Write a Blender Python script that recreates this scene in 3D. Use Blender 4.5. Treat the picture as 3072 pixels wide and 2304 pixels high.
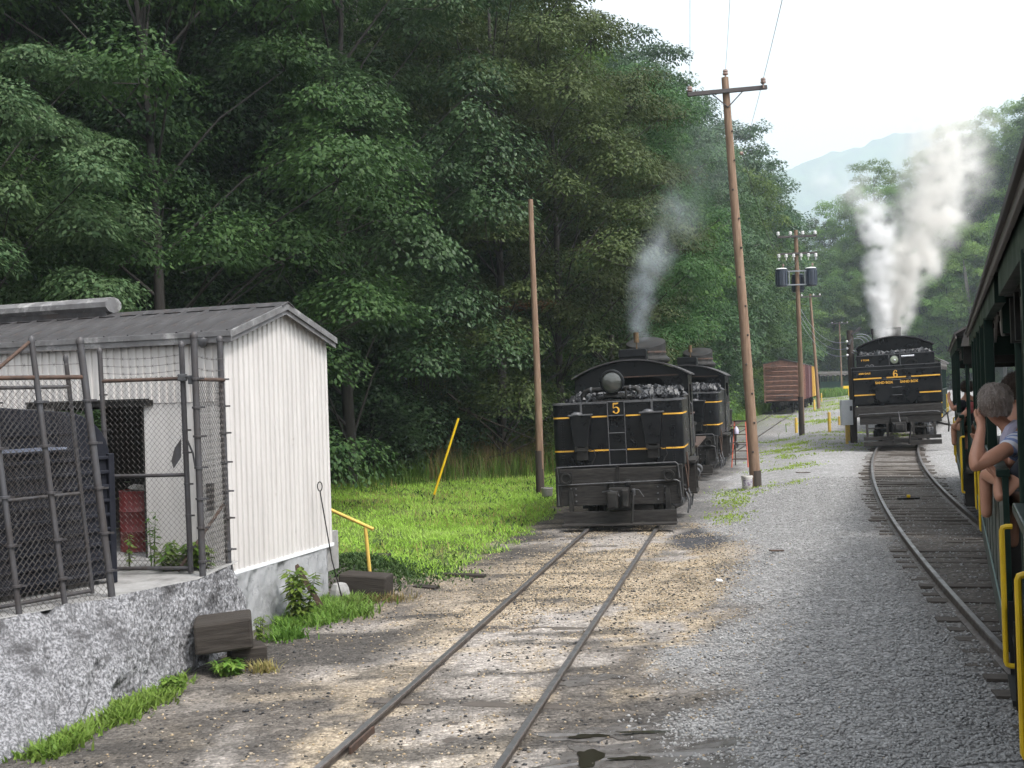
import bpy, bmesh, math, random
import numpy as np
from mathutils import Matrix, Vector
R = math.radians
rng = np.random.default_rng(7)
random.seed(7)
for o in list(bpy.data.objects):
    bpy.data.objects.remove(o)
S = bpy.context.scene
C = S.collection

# ------------------------------------------------------------------ camera
CAM_Z = 3.1
cam = bpy.data.cameras.new('camera')
cam.sensor_width = 36.0
cam.lens = 38.25
cam.clip_start = 0.05
cam.clip_end = 6000
camo = bpy.data.objects.new('camera', cam)
C.objects.link(camo)
_p, _r = R(0.35), R(1.8)
_f = Vector((0, math.cos(_p), math.sin(_p)))
_u = Vector((0, -math.sin(_p), math.cos(_p)))
_x = Vector((1, 0, 0))
_rx = _x * math.cos(_r) - _u * math.sin(_r)
_ux = _x * math.sin(_r) + _u * math.cos(_r)
camo.matrix_world = Matrix(((_rx.x, _ux.x, -_f.x, 0), (_rx.y, _ux.y, -_f.y, 0), (_rx.z, _ux.z, -_f.z, CAM_Z), (0, 0, 0, 1)))
S.camera = camo

# ------------------------------------------------------------------ sky, sun, exposure
SUN_EL, SUN_AZ = R(56), math.atan2(0.66, -0.58)      # azimuth clockwise from +Y
w = bpy.data.worlds.new('World')
S.world = w
w.use_nodes = True
nt = w.node_tree
nt.nodes.clear()
sky = nt.nodes.new('ShaderNodeTexSky')
sky.sky_type = 'NISHITA'
sky.sun_disc = False
sky.sun_elevation = SUN_EL
sky.sun_rotation = SUN_AZ
sky.dust_density = 6.0
sky.air_density = 1.6
sky.ozone_density = 1.0
hs = nt.nodes.new('ShaderNodeHueSaturation')          # overcast: the blue is veiled by cloud
hs.inputs['Saturation'].default_value = 0.18
bg = nt.nodes.new('ShaderNodeBackground')
bg.inputs['Strength'].default_value = 0.15
ow = nt.nodes.new('ShaderNodeOutputWorld')
nt.links.new(sky.outputs[0], hs.inputs['Color'])
nt.links.new(hs.outputs[0], bg.inputs['Color'])
nt.links.new(bg.outputs[0], ow.inputs['Surface'])
sl = bpy.data.lights.new('sun', 'SUN')
sl.energy = 1.4
sl.angle = R(10)
sl.color = (1.0, 0.965, 0.91)
so = bpy.data.objects.new('sun', sl)
C.objects.link(so)
_sd = Vector((math.sin(SUN_AZ) * math.cos(SUN_EL), math.cos(SUN_AZ) * math.cos(SUN_EL), math.sin(SUN_EL)))
so.rotation_euler = _sd.to_track_quat('Z', 'Y').to_euler()
so.location = _sd * 60
vs = S.view_settings
vs.view_transform = 'Standard'
vs.look = 'None'
vs.gamma = 1.0
vs.use_curve_mapping = False
vs.exposure = 1.2
cy = S.cycles
cy.use_denoising = True
cy.max_bounces = 6
cy.diffuse_bounces = 2
cy.glossy_bounces = 2
cy.transmission_bounces = 4
cy.transparent_max_bounces = 8
cy.volume_bounces = 4
cy.caustics_reflective = False
cy.caustics_refractive = False
cy.sample_clamp_indirect = 4.0
cy.use_adaptive_sampling = True

# ------------------------------------------------------------------ materials
def nmat(name):
    m = bpy.data.materials.new(name)
    m.use_nodes = True
    n = m.node_tree
    n.nodes.clear()
    out = n.nodes.new('ShaderNodeOutputMaterial')
    return m, n, out
def N(n, t, **kw):
    a = n.nodes.new(t)
    for k, v in kw.items():
        if k in a.inputs.keys():
            a.inputs[k].default_value = v
        else:
            setattr(a, k, v)
    return a
def rgb(c): return (c[0], c[1], c[2], 1.0)
def ramp(n, fac, stops):
    r = n.nodes.new('ShaderNodeValToRGB')
    e = r.color_ramp.elements
    while len(e) < len(stops): e.new(0.5)
    for i, (p, c) in enumerate(stops):
        e[i].position = p
        e[i].color = rgb(c) if hasattr(c, '__len__') else (c, c, c, 1)
    n.links.new(fac, r.inputs[0])
    return r.outputs[0]
MATS = {}
def mat(name, base, rough=0.6, metal=0.0, var=None, scale=4.0, stretch=(1, 1, 1), bump=0.0, bscale=None, spec=0.5, detail=6, thr=(0.35, 0.7), coord='Object', var2=None, scale2=1.0, thr2=(0.5, 0.75)):
    """Principled material: base mixed with 'var' by noise (grain, dirt, wear with their own shape), optional bump."""
    m, n, out = nmat(name)
    b = N(n, 'ShaderNodeBsdfPrincipled')
    b.inputs['Roughness'].default_value = rough
    b.inputs['Metallic'].default_value = metal
    b.inputs['Specular IOR Level'].default_value = spec
    tc = N(n, 'ShaderNodeTexCoord')
    mp = N(n, 'ShaderNodeMapping')
    mp.inputs['Scale'].default_value = stretch
    n.links.new(tc.outputs[coord], mp.inputs[0])
    nz = N(n, 'ShaderNodeTexNoise')
    nz.inputs['Scale'].default_value = scale
    nz.inputs['Detail'].default_value = detail
    nz.inputs['Roughness'].default_value = 0.65
    n.links.new(mp.outputs[0], nz.inputs['Vector'])
    if var is not None:
        col = ramp(n, nz.outputs[0], [(thr[0], base), (thr[1], var)])
        if var2 is not None:
            n2 = N(n, 'ShaderNodeTexNoise')
            n2.inputs['Scale'].default_value = scale2
            n2.inputs['Detail'].default_value = 8
            n2.inputs['Roughness'].default_value = 0.7
            n.links.new(tc.outputs[coord], n2.inputs['Vector'])
            f2 = ramp(n, n2.outputs[0], [(thr2[0], 0.0), (thr2[1], 1.0)])
            mx = N(n, 'ShaderNodeMix', data_type='RGBA')
            n.links.new(f2, mx.inputs[0])
            n.links.new(col, mx.inputs[6])
            mx.inputs[7].default_value = rgb(var2)
            col = mx.outputs[2]
        n.links.new(col, b.inputs['Base Color'])
        rr = ramp(n, nz.outputs[0], [(thr[0], max(0.05, rough - 0.06)), (thr[1], min(1, rough + 0.12))])
        n.links.new(rr, b.inputs['Roughness'])
    else:
        b.inputs['Base Color'].default_value = rgb(base)
    if bump:
        bp = N(n, 'ShaderNodeBump')
        bp.inputs['Strength'].default_value = 1.0
        bp.inputs['Distance'].default_value = bump
        if bscale:
            nb = N(n, 'ShaderNodeTexNoise')
            nb.inputs['Scale'].default_value = bscale
            nb.inputs['Detail'].default_value = 5
            n.links.new(mp.outputs[0], nb.inputs['Vector'])
            n.links.new(nb.outputs[0], bp.inputs['Height'])
        else:
            n.links.new(nz.outputs[0], bp.inputs['Height'])
        n.links.new(bp.outputs[0], b.inputs['Normal'])
    n.links.new(b.outputs[0], out.inputs[0])
    MATS[name] = m
    return m
def leafmat(name, cols, trans=0.35, rough=0.55):
    """Leaf material: colour from a per-leaf random value stored on the mesh, plus the tree's own random."""
    m, n, out = nmat(name)
    at = N(n, 'ShaderNodeAttribute', attribute_name='rnd')
    oi = N(n, 'ShaderNodeObjectInfo')
    c = ramp(n, at.outputs['Fac'], [(i / (len(cols) - 1), k) for i, k in enumerate(cols)])
    hsv = N(n, 'ShaderNodeHueSaturation')
    mr = N(n, 'ShaderNodeMapRange')
    mr.inputs[3].default_value = 0.485
    mr.inputs[4].default_value = 0.515
    n.links.new(oi.outputs['Random'], mr.inputs[0])
    n.links.new(mr.outputs[0], hsv.inputs['Hue'])
    ml = N(n, 'ShaderNodeMath', operation='MULTIPLY')
    ml.inputs[1].default_value = 7.31
    fr = N(n, 'ShaderNodeMath', operation='FRACT')
    n.links.new(oi.outputs['Random'], ml.inputs[0])
    n.links.new(ml.outputs[0], fr.inputs[0])
    mv = N(n, 'ShaderNodeMapRange')
    mv.inputs[3].default_value = 0.72
    mv.inputs[4].default_value = 1.3
    n.links.new(fr.outputs[0], mv.inputs[0])
    n.links.new(mv.outputs[0], hsv.inputs['Value'])
    n.links.new(c, hsv.inputs['Color'])
    b = N(n, 'ShaderNodeBsdfPrincipled')
    b.inputs['Roughness'].default_value = rough
    b.inputs['Specular IOR Level'].default_value = 0.18
    n.links.new(hsv.outputs[0], b.inputs['Base Color'])
    t = N(n, 'ShaderNodeBsdfTranslucent')
    n.links.new(hsv.outputs[0], t.inputs['Color'])
    mx = N(n, 'ShaderNodeMixShader')
    mx.inputs[0].default_value = trans
    n.links.new(b.outputs[0], mx.inputs[1])
    n.links.new(t.outputs[0], mx.inputs[2])
    n.links.new(mx.outputs[0], out.inputs[0])
    MATS[name] = m
    return m

M_black = mat('black_paint', (0.0045, 0.005, 0.0062), 0.30, var=(0.010, 0.0105, 0.0115), scale=2.2, bump=0.004, bscale=1.3, spec=0.22, var2=(0.028, 0.026, 0.024), scale2=1.7, thr2=(0.58, 0.82))
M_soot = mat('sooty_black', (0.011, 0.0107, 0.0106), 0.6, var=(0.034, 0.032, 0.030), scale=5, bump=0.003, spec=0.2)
M_beam = mat('grimy_timber_black', (0.016, 0.0146, 0.0138), 0.7, var=(0.048, 0.044, 0.041), scale=7, stretch=(0.5, 1, 3), bump=0.006, spec=0.2, var2=(0.055, 0.05, 0.044), scale2=3.0, thr2=(0.58, 0.8))
M_steelw = mat('worn_steel_edge', (0.055, 0.055, 0.06), 0.45, 0.3, var=(0.12, 0.12, 0.125), scale=14)
M_gold = mat('gold_paint', (0.68, 0.36, 0.035), 0.5, var=(0.60, 0.33, 0.05), scale=9)
M_coal = mat('coal', (0.010, 0.010, 0.012), 0.45, var=(0.028, 0.029, 0.033), scale=25, spec=0.55)
M_glass_dark = mat('headlight_glass', (0.035, 0.037, 0.034), 0.08, var=(0.07, 0.074, 0.066), scale=2.0, spec=0.9)
M_glass_lit = mat('headlight_reflector', (0.33, 0.36, 0.26), 0.15, var=(0.20, 0.23, 0.16), scale=3.0, spec=1.0)
M_chrome = mat('bright_metal', (0.6, 0.6, 0.62), 0.22, 0.9)
M_rust = mat('rusty_iron', (0.075, 0.040, 0.026), 0.8, var=(0.035, 0.026, 0.022), scale=8, bump=0.003)
M_brass = mat('dull_brass', (0.16, 0.10, 0.045), 0.5, 0.5, var=(0.06, 0.04, 0.025), scale=6)
M_rail = mat('rail_steel', (0.13, 0.115, 0.105), 0.55, 0.3, var=(0.065, 0.048, 0.040), scale=3, stretch=(3, 3, 3))
M_railtop = mat('polished_rail_head', (0.26, 0.26, 0.27), 0.38, 0.75, var=(0.15, 0.14, 0.13), scale=4)
M_tie = mat('old_tie_wood', (0.055, 0.046, 0.040), 0.9, var=(0.115, 0.098, 0.084), scale=5, stretch=(0.6, 8, 8), bump=0.01)
M_pole = mat('pole_wood', (0.25, 0.165, 0.11), 0.85, var=(0.13, 0.078, 0.05), scale=3.0, stretch=(7, 7, 0.5), bump=0.012, var2=(0.23, 0.165, 0.11), scale2=1.2, thr2=(0.55, 0.72))
M_pole_dark = mat('creosote_wood', (0.035, 0.026, 0.022), 0.85, var=(0.065, 0.05, 0.042), scale=4, stretch=(6, 6, 0.7), bump=0.008)
M_arm = mat('crossarm_wood', (0.045, 0.040, 0.042), 0.85, var=(0.085, 0.074, 0.070), scale=4, stretch=(0.6, 6, 6), bump=0.006)
M_ins = mat('insulator', (0.28, 0.20, 0.17), 0.25)
M_insw = mat('white_insulator', (0.62, 0.62, 0.62), 0.25)
M_trafo = mat('transformer_paint', (0.030, 0.042, 0.065), 0.45, var=(0.05, 0.06, 0.08), scale=3)
M_wire = mat('wire', (0.02, 0.02, 0.022), 0.6)
M_wire_l = mat('grey_cable', (0.22, 0.24, 0.26), 0.6)
M_siding = mat('white_metal_siding', (0.575, 0.552, 0.538), 0.42, var=(0.48, 0.458, 0.445), scale=2.6, stretch=(1.6, 1.6, 0.16), detail=7, bump=0.012, bscale=1.7, var2=(0.30, 0.26, 0.225), scale2=5.0, thr2=(0.64, 0.80))
M_roof = mat('weathered_roof_metal', (0.034, 0.033, 0.035), 0.6, var=(0.075, 0.072, 0.074), scale=3.5, stretch=(0.5, 2.5, 1), spec=0.25, var2=(0.05, 0.034, 0.027), scale2=3.0, thr2=(0.52, 0.72))
M_trimw = mat('weathered_trim', (0.16, 0.157, 0.162), 0.6, var=(0.085, 0.082, 0.082), scale=5, var2=(0.35, 0.345, 0.34), scale2=3, thr2=(0.55, 0.7))
M_fpipe = mat('galvanised_pipe_dirty', (0.07, 0.07, 0.077), 0.55, 0.25, var=(0.042, 0.034, 0.031), scale=6, stretch=(1, 1, 0.4))
M_fwire = mat('fence_wire', (0.10, 0.095, 0.092), 0.6, 0.35, var=(0.06, 0.047, 0.04), scale=3)
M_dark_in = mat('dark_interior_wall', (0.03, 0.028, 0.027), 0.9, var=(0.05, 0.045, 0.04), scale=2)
M_red = mat('red_drum_paint', (0.16, 0.012, 0.012), 0.45, var=(0.09, 0.010, 0.010), scale=4)
M_bin = mat('ribbed_bin_blueblack', (0.010, 0.011, 0.016), 0.5, var=(0.018, 0.019, 0.026), scale=2.5, spec=0.15)
M_bintop = mat('glossy_bluish_top', (0.17, 0.19, 0.25), 0.18, var=(0.10, 0.11, 0.15), scale=1.5)
M_green = mat('dark_green_car_paint', (0.004, 0.016, 0.011), 0.4, var=(0.008, 0.024, 0.018), scale=3, spec=0.25)
M_green_p = mat('pale_green_trim', (0.10, 0.17, 0.15), 0.5, var=(0.15, 0.21, 0.19), scale=4)
M_carroof = mat('car_roof_fabric', (0.045, 0.042, 0.040), 0.75, var=(0.085, 0.078, 0.072), scale=4)
M_valance = mat('grey_valance_board', (0.13, 0.118, 0.11), 0.6, var=(0.17, 0.155, 0.145), scale=3)
M_ylw = mat('yellow_paint', (0.72, 0.48, 0.012), 0.4, var=(0.64, 0.40, 0.012), scale=6)
M_ylw_o = mat('old_yellow_paint', (0.62, 0.42, 0.085), 0.6, var=(0.50, 0.33, 0.08), scale=7, var2=(0.08, 0.06, 0.04), scale2=9, thr2=(0.62, 0.72))
M_skin = mat('skin', (0.44, 0.215, 0.14), 0.5, var=(0.50, 0.26, 0.18), scale=7, spec=0.35)
M_hair_g = mat('grey_hair', (0.20, 0.155, 0.13), 0.5, var=(0.42, 0.36, 0.33), scale=10, stretch=(2.2, 2.2, 0.8), bump=0.02)
M_hair_b = mat('brown_hair', (0.030, 0.016, 0.010), 0.55, var=(0.06, 0.034, 0.02), scale=14, stretch=(3, 3, 0.7), bump=0.02)
M_dark_cloth = mat('dark_cloth', (0.015, 0.017, 0.024), 0.9)
M_redcloth = mat('faded_red_cloth', (0.30, 0.06, 0.06), 0.9)
M_lav = mat('pale_lavender_cloth', (0.50, 0.47, 0.60), 0.9)
M_white = mat('white_paint', (0.78, 0.80, 0.82), 0.45, var=(0.70, 0.72, 0.75), scale=5)
M_pailw = mat('pail_plastic_white', (0.60, 0.58, 0.56), 0.45, var=(0.40, 0.37, 0.34), scale=8)
M_pailg = mat('pail_plastic_grey', (0.30, 0.29, 0.27), 0.5, var=(0.2, 0.19, 0.17), scale=6)
M_pailr = mat('pail_red_band', (0.34, 0.02, 0.03), 0.45)
M_pailp = mat('pail_print', (0.22, 0.17, 0.24), 0.5, var=(0.45, 0.43, 0.45), scale=16, thr=(0.45, 0.55))
M_orange = mat('orange_ladder', (0.55, 0.10, 0.05), 0.5, var=(0.42, 0.10, 0.06), scale=6)
M_boxred = mat('rusty_boxcar_red', (0.25, 0.125, 0.09), 0.8, var=(0.13, 0.08, 0.066), scale=2.5, stretch=(1, 1, 0.6), var2=(0.36, 0.19, 0.13), scale2=1.6, thr2=(0.5, 0.7))
M_boxdk = mat('rusty_boxcar_dark_board', (0.14, 0.075, 0.058), 0.85, var=(0.08, 0.052, 0.045), scale=3)  # darker rust tone for every other end board
M_boxmar = mat('maroon_boxcar', (0.13, 0.05, 0.055), 0.7, var=(0.085, 0.04, 0.042), scale=2)
M_boxylw = mat('boxcar_yellow', (0.55, 0.34, 0.05), 0.6, var=(0.40, 0.25, 0.06), scale=2)
M_timber = mat('old_timber', (0.028, 0.024, 0.021), 0.92, var=(0.06, 0.052, 0.046), scale=3.5, stretch=(0.7, 7, 7), bump=0.015, spec=0.15)
M_bark = mat('bark', (0.018, 0.0155, 0.0135), 0.95, var=(0.045, 0.04, 0.035), scale=2.0, stretch=(5, 5, 0.8), bump=0.03)
M_bark_p = mat('pale_bark', (0.19, 0.175, 0.16), 0.95, var=(0.10, 0.092, 0.083), scale=1.6, stretch=(3, 3, 0.9), bump=0.02)
M_stem = mat('green_stem', (0.08, 0.12, 0.03), 0.8)
M_deadwood = mat('dead_branch', (0.055, 0.042, 0.034), 0.95, var=(0.08, 0.065, 0.052), scale=4)
L_dark = leafmat('leaf_bluish_dark', [(0.0143, 0.0369, 0.015), (0.0307, 0.0674, 0.0273), (0.0563, 0.1024, 0.0423), (0.0287, 0.0614, 0.0191)], 0.28, 0.42)
L_mid = leafmat('leaf_mid_green', [(0.0166, 0.0466, 0.0166), (0.0372, 0.0829, 0.0241), (0.0632, 0.116, 0.0352), (0.0326, 0.0705, 0.0279)], 0.34)
L_olive = leafmat('leaf_olive', [(0.0199, 0.0349, 0.0112), (0.0411, 0.0635, 0.0182), (0.0664, 0.0853, 0.0294), (0.0405, 0.0624, 0.0188)], 0.32)
L_fresh = leafmat('leaf_fresh_green', [(0.0359, 0.0838, 0.0168), (0.0777, 0.1495, 0.0288), (0.1197, 0.1976, 0.0407), (0.0599, 0.1173, 0.0264)], 0.4)
L_pale = leafmat('leaf_pale_underside', [(0.0413, 0.0803, 0.0344), (0.0688, 0.1205, 0.0516), (0.1033, 0.1526, 0.0688), (0.0551, 0.0964, 0.0344)], 0.4)
L_grass = leafmat('grass_blades', [(0.1731, 0.2996, 0.039), (0.2597, 0.4178, 0.0568), (0.3383, 0.5046, 0.0887), (0.3305, 0.3942, 0.1418)], 0.42)
L_weed = leafmat('weed_leaves', [(0.0605, 0.1265, 0.022), (0.11, 0.198, 0.033), (0.165, 0.253, 0.0495), (0.099, 0.132, 0.0385)], 0.42)
L_straw = leafmat('dry_straw', [(0.24, 0.165, 0.0675), (0.36, 0.255, 0.1125), (0.195, 0.1875, 0.0675), (0.3, 0.21, 0.12)], 0.35)
L_hill = leafmat('leaf_hill_green', [(0.0622, 0.1299, 0.0284), (0.1106, 0.2138, 0.0458), (0.159, 0.2672, 0.0633), (0.0898, 0.1681, 0.0436)], 0.42)
L_rusty = leafmat('leaf_rusty', [(0.10, 0.035, 0.012), (0.16, 0.06, 0.02), (0.08, 0.06, 0.02), (0.13, 0.045, 0.018)], 0.3)

# ------------------------------------------------------------------ mesh collector
def rotm(rx=0, ry=0, rz=0):
    return np.array(Matrix.Rotation(rz, 3, 'Z') @ Matrix.Rotation(ry, 3, 'Y') @ Matrix.Rotation(rx, 3, 'X'))
class MB:
    def __init__(s): s.v = []; s.f = []; s.n = 0
    def add(s, v, f):
        v = np.asarray(v, float)
        s.v.append(v)
        o = s.n
        s.f.extend([tuple(i + o for i in q) for q in f])
        s.n += len(v)
        return s
    def box(s, c, d, rot=None, taper=1.0):
        x, y, z = d[0] / 2, d[1] / 2, d[2] / 2
        t = taper
        v = np.array([(-x, -y, -z), (x, -y, -z), (x, y, -z), (-x, y, -z), (-x * t, -y * t, z), (x * t, -y * t, z), (x * t, y * t, z), (-x * t, y * t, z)])
        if rot is not None: v = v @ rotm(*rot).T
        return s.add(v + np.array(c), [(3, 2, 1, 0), (4, 5, 6, 7), (0, 1, 5, 4), (1, 2, 6, 5), (2, 3, 7, 6), (3, 0, 4, 7)])
    def b2(s, p0, p1):
        p0, p1 = np.array(p0, float), np.array(p1, float)
        return s.box((p0 + p1) / 2, np.abs(p1 - p0))
    def tube(s, pts, r, n=8, cap=True):
        pts = np.asarray(pts, float)
        k = len(pts)
        r = np.full(k, r, float) if np.isscalar(r) else np.asarray(r, float)
        t = np.gradient(pts, axis=0)
        t /= np.linalg.norm(t, axis=1)[:, None] + 1e-9
        up = np.array([0, 0, 1.0]) if abs(t[0][2]) < 0.9 else np.array([1.0, 0, 0])
        V = []
        a = np.cross(t[0], up); a /= np.linalg.norm(a)
        ang = np.arange(n) * 2 * math.pi / n
        for i in range(k):
            a = a - t[i] * (a @ t[i]); a /= np.linalg.norm(a) + 1e-9
            b = np.cross(t[i], a)
            V.append(pts[i] + r[i] * (np.cos(ang)[:, None] * a + np.sin(ang)[:, None] * b))
        V = np.concatenate(V)
        F = [(i * n + j, i * n + (j + 1) % n, (i + 1) * n + (j + 1) % n, (i + 1) * n + j) for i in range(k - 1) for j in range(n)]
        if cap:
            F.append(tuple(range(n))[::-1])
            F.append(tuple((k - 1) * n + j for j in range(n)))
        return s.add(V, F)
    def cyl(s, p0, p1, r, n=16, r2=None):
        return s.tube([p0, p1], [r, r if r2 is None else r2], n)
    def lathe(s, prof, n=24, origin=(0, 0, 0), axis='z'):
        ang = np.arange(n) * 2 * math.pi / n
        V = []
        for (r, z) in prof:
            p = np.stack([r * np.cos(ang), r * np.sin(ang), np.full(n, z)], 1)
            if axis == 'y': p = p[:, [0, 2, 1]] * np.array([1, -1, 1])
            if axis == 'x': p = p[:, [2, 1, 0]] * np.array([1, 1, -1])
            V.append(p + np.array(origin))
        k = len(prof)
        F = [(i * n + j, i * n + (j + 1) % n, (i + 1) * n + (j + 1) % n, (i + 1) * n + j) for i in range(k - 1) for j in range(n)]
        F.append(tuple(range(n))[::-1]); F.append(tuple((k - 1) * n + j for j in range(n)))
        return s.add(np.concatenate(V), F)
    def prism(s, poly, y0, y1, frame='xz'):
        """polygon in the xz plane (or xy, yz) swept along the third axis"""
        n = len(poly)
        def lift(p, h):
            if frame == 'xz': return (p[0], h, p[1])
            if frame == 'yz': return (h, p[0], p[1])
            return (p[0], p[1], h)
        V = [lift(p, y0) for p in poly] + [lift(p, y1) for p in poly]
        F = [tuple(range(n)), tuple(range(2 * n - 1, n - 1, -1))] + [(i, i + n, (i + 1) % n + n, (i + 1) % n) for i in range(n)]
        return s.add(V, F)
    def strip(s, a, b):
        """quad strip between two polylines"""
        a, b = np.asarray(a, float), np.asarray(b, float)
        n = len(a)
        return s.add(np.concatenate([a, b]), [(i, i + 1, n + i + 1, n + i) for i in range(n - 1)])
    def data(s, name):
        me = bpy.data.meshes.new(name)
        v = np.concatenate(s.v) if s.v else np.zeros((0, 3))
        me.from_pydata([tuple(x) for x in v], [], s.f)
        return me
    def build(s, name, m, parent=None, smooth=False, bevel=0.0, fix=True):
        me = s.data(name)
        if fix and len(s.f) < 20000:
            bm = bmesh.new(); bm.from_mesh(me)
            bmesh.ops.recalc_face_normals(bm, faces=bm.faces)
            bm.to_mesh(me); bm.free()
        me.materials.append(m)
        if smooth:
            me.polygons.foreach_set('use_smooth', [True] * len(me.polygons))
            try: me.set_sharp_from_angle(angle=R(40))
            except Exception: pass
        o = bpy.data.objects.new(name, me)
        C.objects.link(o)
        if parent is not None: o.parent = parent
        if bevel:
            bv = o.modifiers.new('bevel', 'BEVEL')
            bv.width = bevel; bv.segments = 2; bv.limit_method = 'ANGLE'; bv.angle_limit = R(50)
        return o
def tag(o, label=None, cat=None, group=None, kind=None):
    if label: o['label'] = label
    if cat: o['category'] = cat
    if group: o['group'] = group
    if kind: o['kind'] = kind
    return o
def thing(name, label, cat, loc=(0, 0, 0), rz=0.0, group=None, kind=None, rx=0.0, ry=0.0):
    o = bpy.data.objects.new(name, None)
    o.empty_display_size = 0.2
    C.objects.link(o)
    o.location = loc
    o.rotation_euler = (rx, ry, rz)
    return tag(o, label, cat, group, kind)
def part(name, m, parent, fn, smooth=False, bevel=0.0):
    b = MB(); fn(b)
    return b.build(name, m, parent, smooth, bevel)
def copy_tree(o, parent=None):
    c = o.copy(); C.objects.link(c); c.parent = parent
    for ch in o.children: copy_tree(ch, c)
    return c
def quick_mesh(name, verts, faces_n, m, rnd=None, parent=None, smooth=False):
    """numpy mesh of equal-size polygons (faces_n: array F x k)"""
    me = bpy.data.meshes.new(name)
    F, k = faces_n.shape
    me.vertices.add(len(verts)); me.vertices.foreach_set('co', np.ascontiguousarray(verts, np.float32).ravel())
    me.loops.add(F * k); me.loops.foreach_set('vertex_index', np.ascontiguousarray(faces_n, np.int32).ravel())
    me.polygons.add(F); me.polygons.foreach_set('loop_start', np.arange(F, dtype=np.int32) * k)
    try: me.polygons.foreach_set('loop_total', np.full(F, k, np.int32))
    except Exception: pass
    me.update(calc_edges=True)
    if rnd is not None:
        a = me.attributes.new('rnd', 'FLOAT', 'FACE')
        a.data.foreach_set('value', np.ascontiguousarray(rnd, np.float32))
    if smooth: me.polygons.foreach_set('use_smooth', [True] * F)
    me.materials.append(m)
    me.validate()
    if parent is False: return me
    o = bpy.data.objects.new(name, me); C.objects.link(o)
    if parent is not None: o.parent = parent
    return o
def mesh_obj(name, me, parent=None):
    o = bpy.data.objects.new(name, me); C.objects.link(o)
    if parent is not None: o.parent = parent
    return o
def sstep(x, a, b):
    t = np.clip((np.asarray(x, float) - a) / (b - a), 0, 1)
    return t * t * (3 - 2 * t)
# cheap smooth value noise in numpy
_perm = rng.random((64, 64))
def vnoise(x, y):
    x = np.asarray(x, float); y = np.asarray(y, float)
    xi = np.floor(x).astype(int); yi = np.floor(y).astype(int)
    fx, fy = x - xi, y - yi
    fx = fx * fx * (3 - 2 * fx); fy = fy * fy * (3 - 2 * fy)
    g = lambda a, b: _perm[a % 64, b % 64]
    return (g(xi, yi) * (1 - fx) + g(xi + 1, yi) * fx) * (1 - fy) + (g(xi, yi + 1) * (1 - fx) + g(xi + 1, yi + 1) * fx) * fy
def fbm(x, y, o=4):
    s = 0; a = 0.5; t = 0
    for i in range(o):
        s = s + a * vnoise(x * 2 ** i + 17 * i, y * 2 ** i + 5 * i); t += a; a *= 0.55
    return s / t

# ------------------------------------------------------------------ track lines and ground heights
def x1(y):                                  # centre line of the track under the two locomotives and the boxcars
    y = np.asarray(y, float)
    return -2.98 + 0.221 * y + np.where(y < 26, 0, np.where(y < 48, 0.104 / 44 * (y - 26) ** 2, 0.104 / 44 * 22 ** 2 + 0.104 * (y - 48)))
def x2(y):                                  # centre line of the track under locomotive 6
    y = np.asarray(y, float)
    q = lambda t: 0.002486 * t * t + 0.16509 * t + 2.7112 + 0.755
    return np.where(y < 60, q(np.minimum(y, 60)), q(60.0) + 0.45 * (y - 60) + 0.0008 * (y - 60) ** 2)
def x3(y): return 1.94 + 0.404 * np.asarray(y, float)      # under the passenger train
def x4(y):                                  # siding that leaves track 2 towards the far coach
    return np.interp(y, [56, 60, 70, 81, 88, 97, 112, 130, 180, 215], [22.3, 23.2, 24.6, 26.0, 27.4, 30.0, 35.5, 43.0, 60.5, 73.0])
TOE_Y = [-60, 0, 12, 18, 24, 30, 36, 43.5, 52, 75, 95, 125, 150, 180, 230, 300]
TOE_X = [-40, -34, -27, -20.5, -15.5, -11.0, -6.5, 0.8, 5.6, 13.2, 19.0, 29, 37, 46, 60, 75]
def toe(y): return np.interp(y, TOE_Y, TOE_X)
def rtoe(x): return np.interp(x, [30, 45, 60, 80, 100, 130, 200, 400], [290, 255, 228, 198, 172, 140, 80, -40])
def zrise(y): return 0.55 * sstep(y, 38, 95)
def zg(x, y):
    x = np.asarray(x, float); y = np.asarray(y, float)
    s = x - x1(y)
    z = -0.085 + 0.36 * sstep(s, 1.4, 5.0) + zrise(y) + 0.22 * sstep(-s, 4.5, 9.0) * sstep(y, 17, 24)
    off = (toe(y) - x) * 0.74
    o2 = np.maximum(off, 0)
    z = z + 60 * (1 - np.exp(-(0.85 + 0.35 * sstep(y, 60, 100)) * o2 / 60)) * sstep(off, 0, 5)
    r2 = np.clip((y - rtoe(x)) * 0.8, 0, 46)
    z = z + 75 * (1 - np.exp(-(0.26 + 0.78 * sstep(x, 62, 104)) * r2 / 75)) * sstep(x, 30, 60)
    z = z + (fbm(x * 0.9, y * 0.9, 4) - 0.5) * 0.07 * sstep(np.abs(s), 0.9, 1.6) + (fbm(x * 3.1 + 9, y * 3.1, 3) - 0.5) * 0.030
    # coal-dirt bank beside the shed
    z = z + 0.30 * np.exp(-(((x + 3.0) / 1.15) ** 2 + ((y - 19.3) / 1.4) ** 2))
    return z

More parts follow.
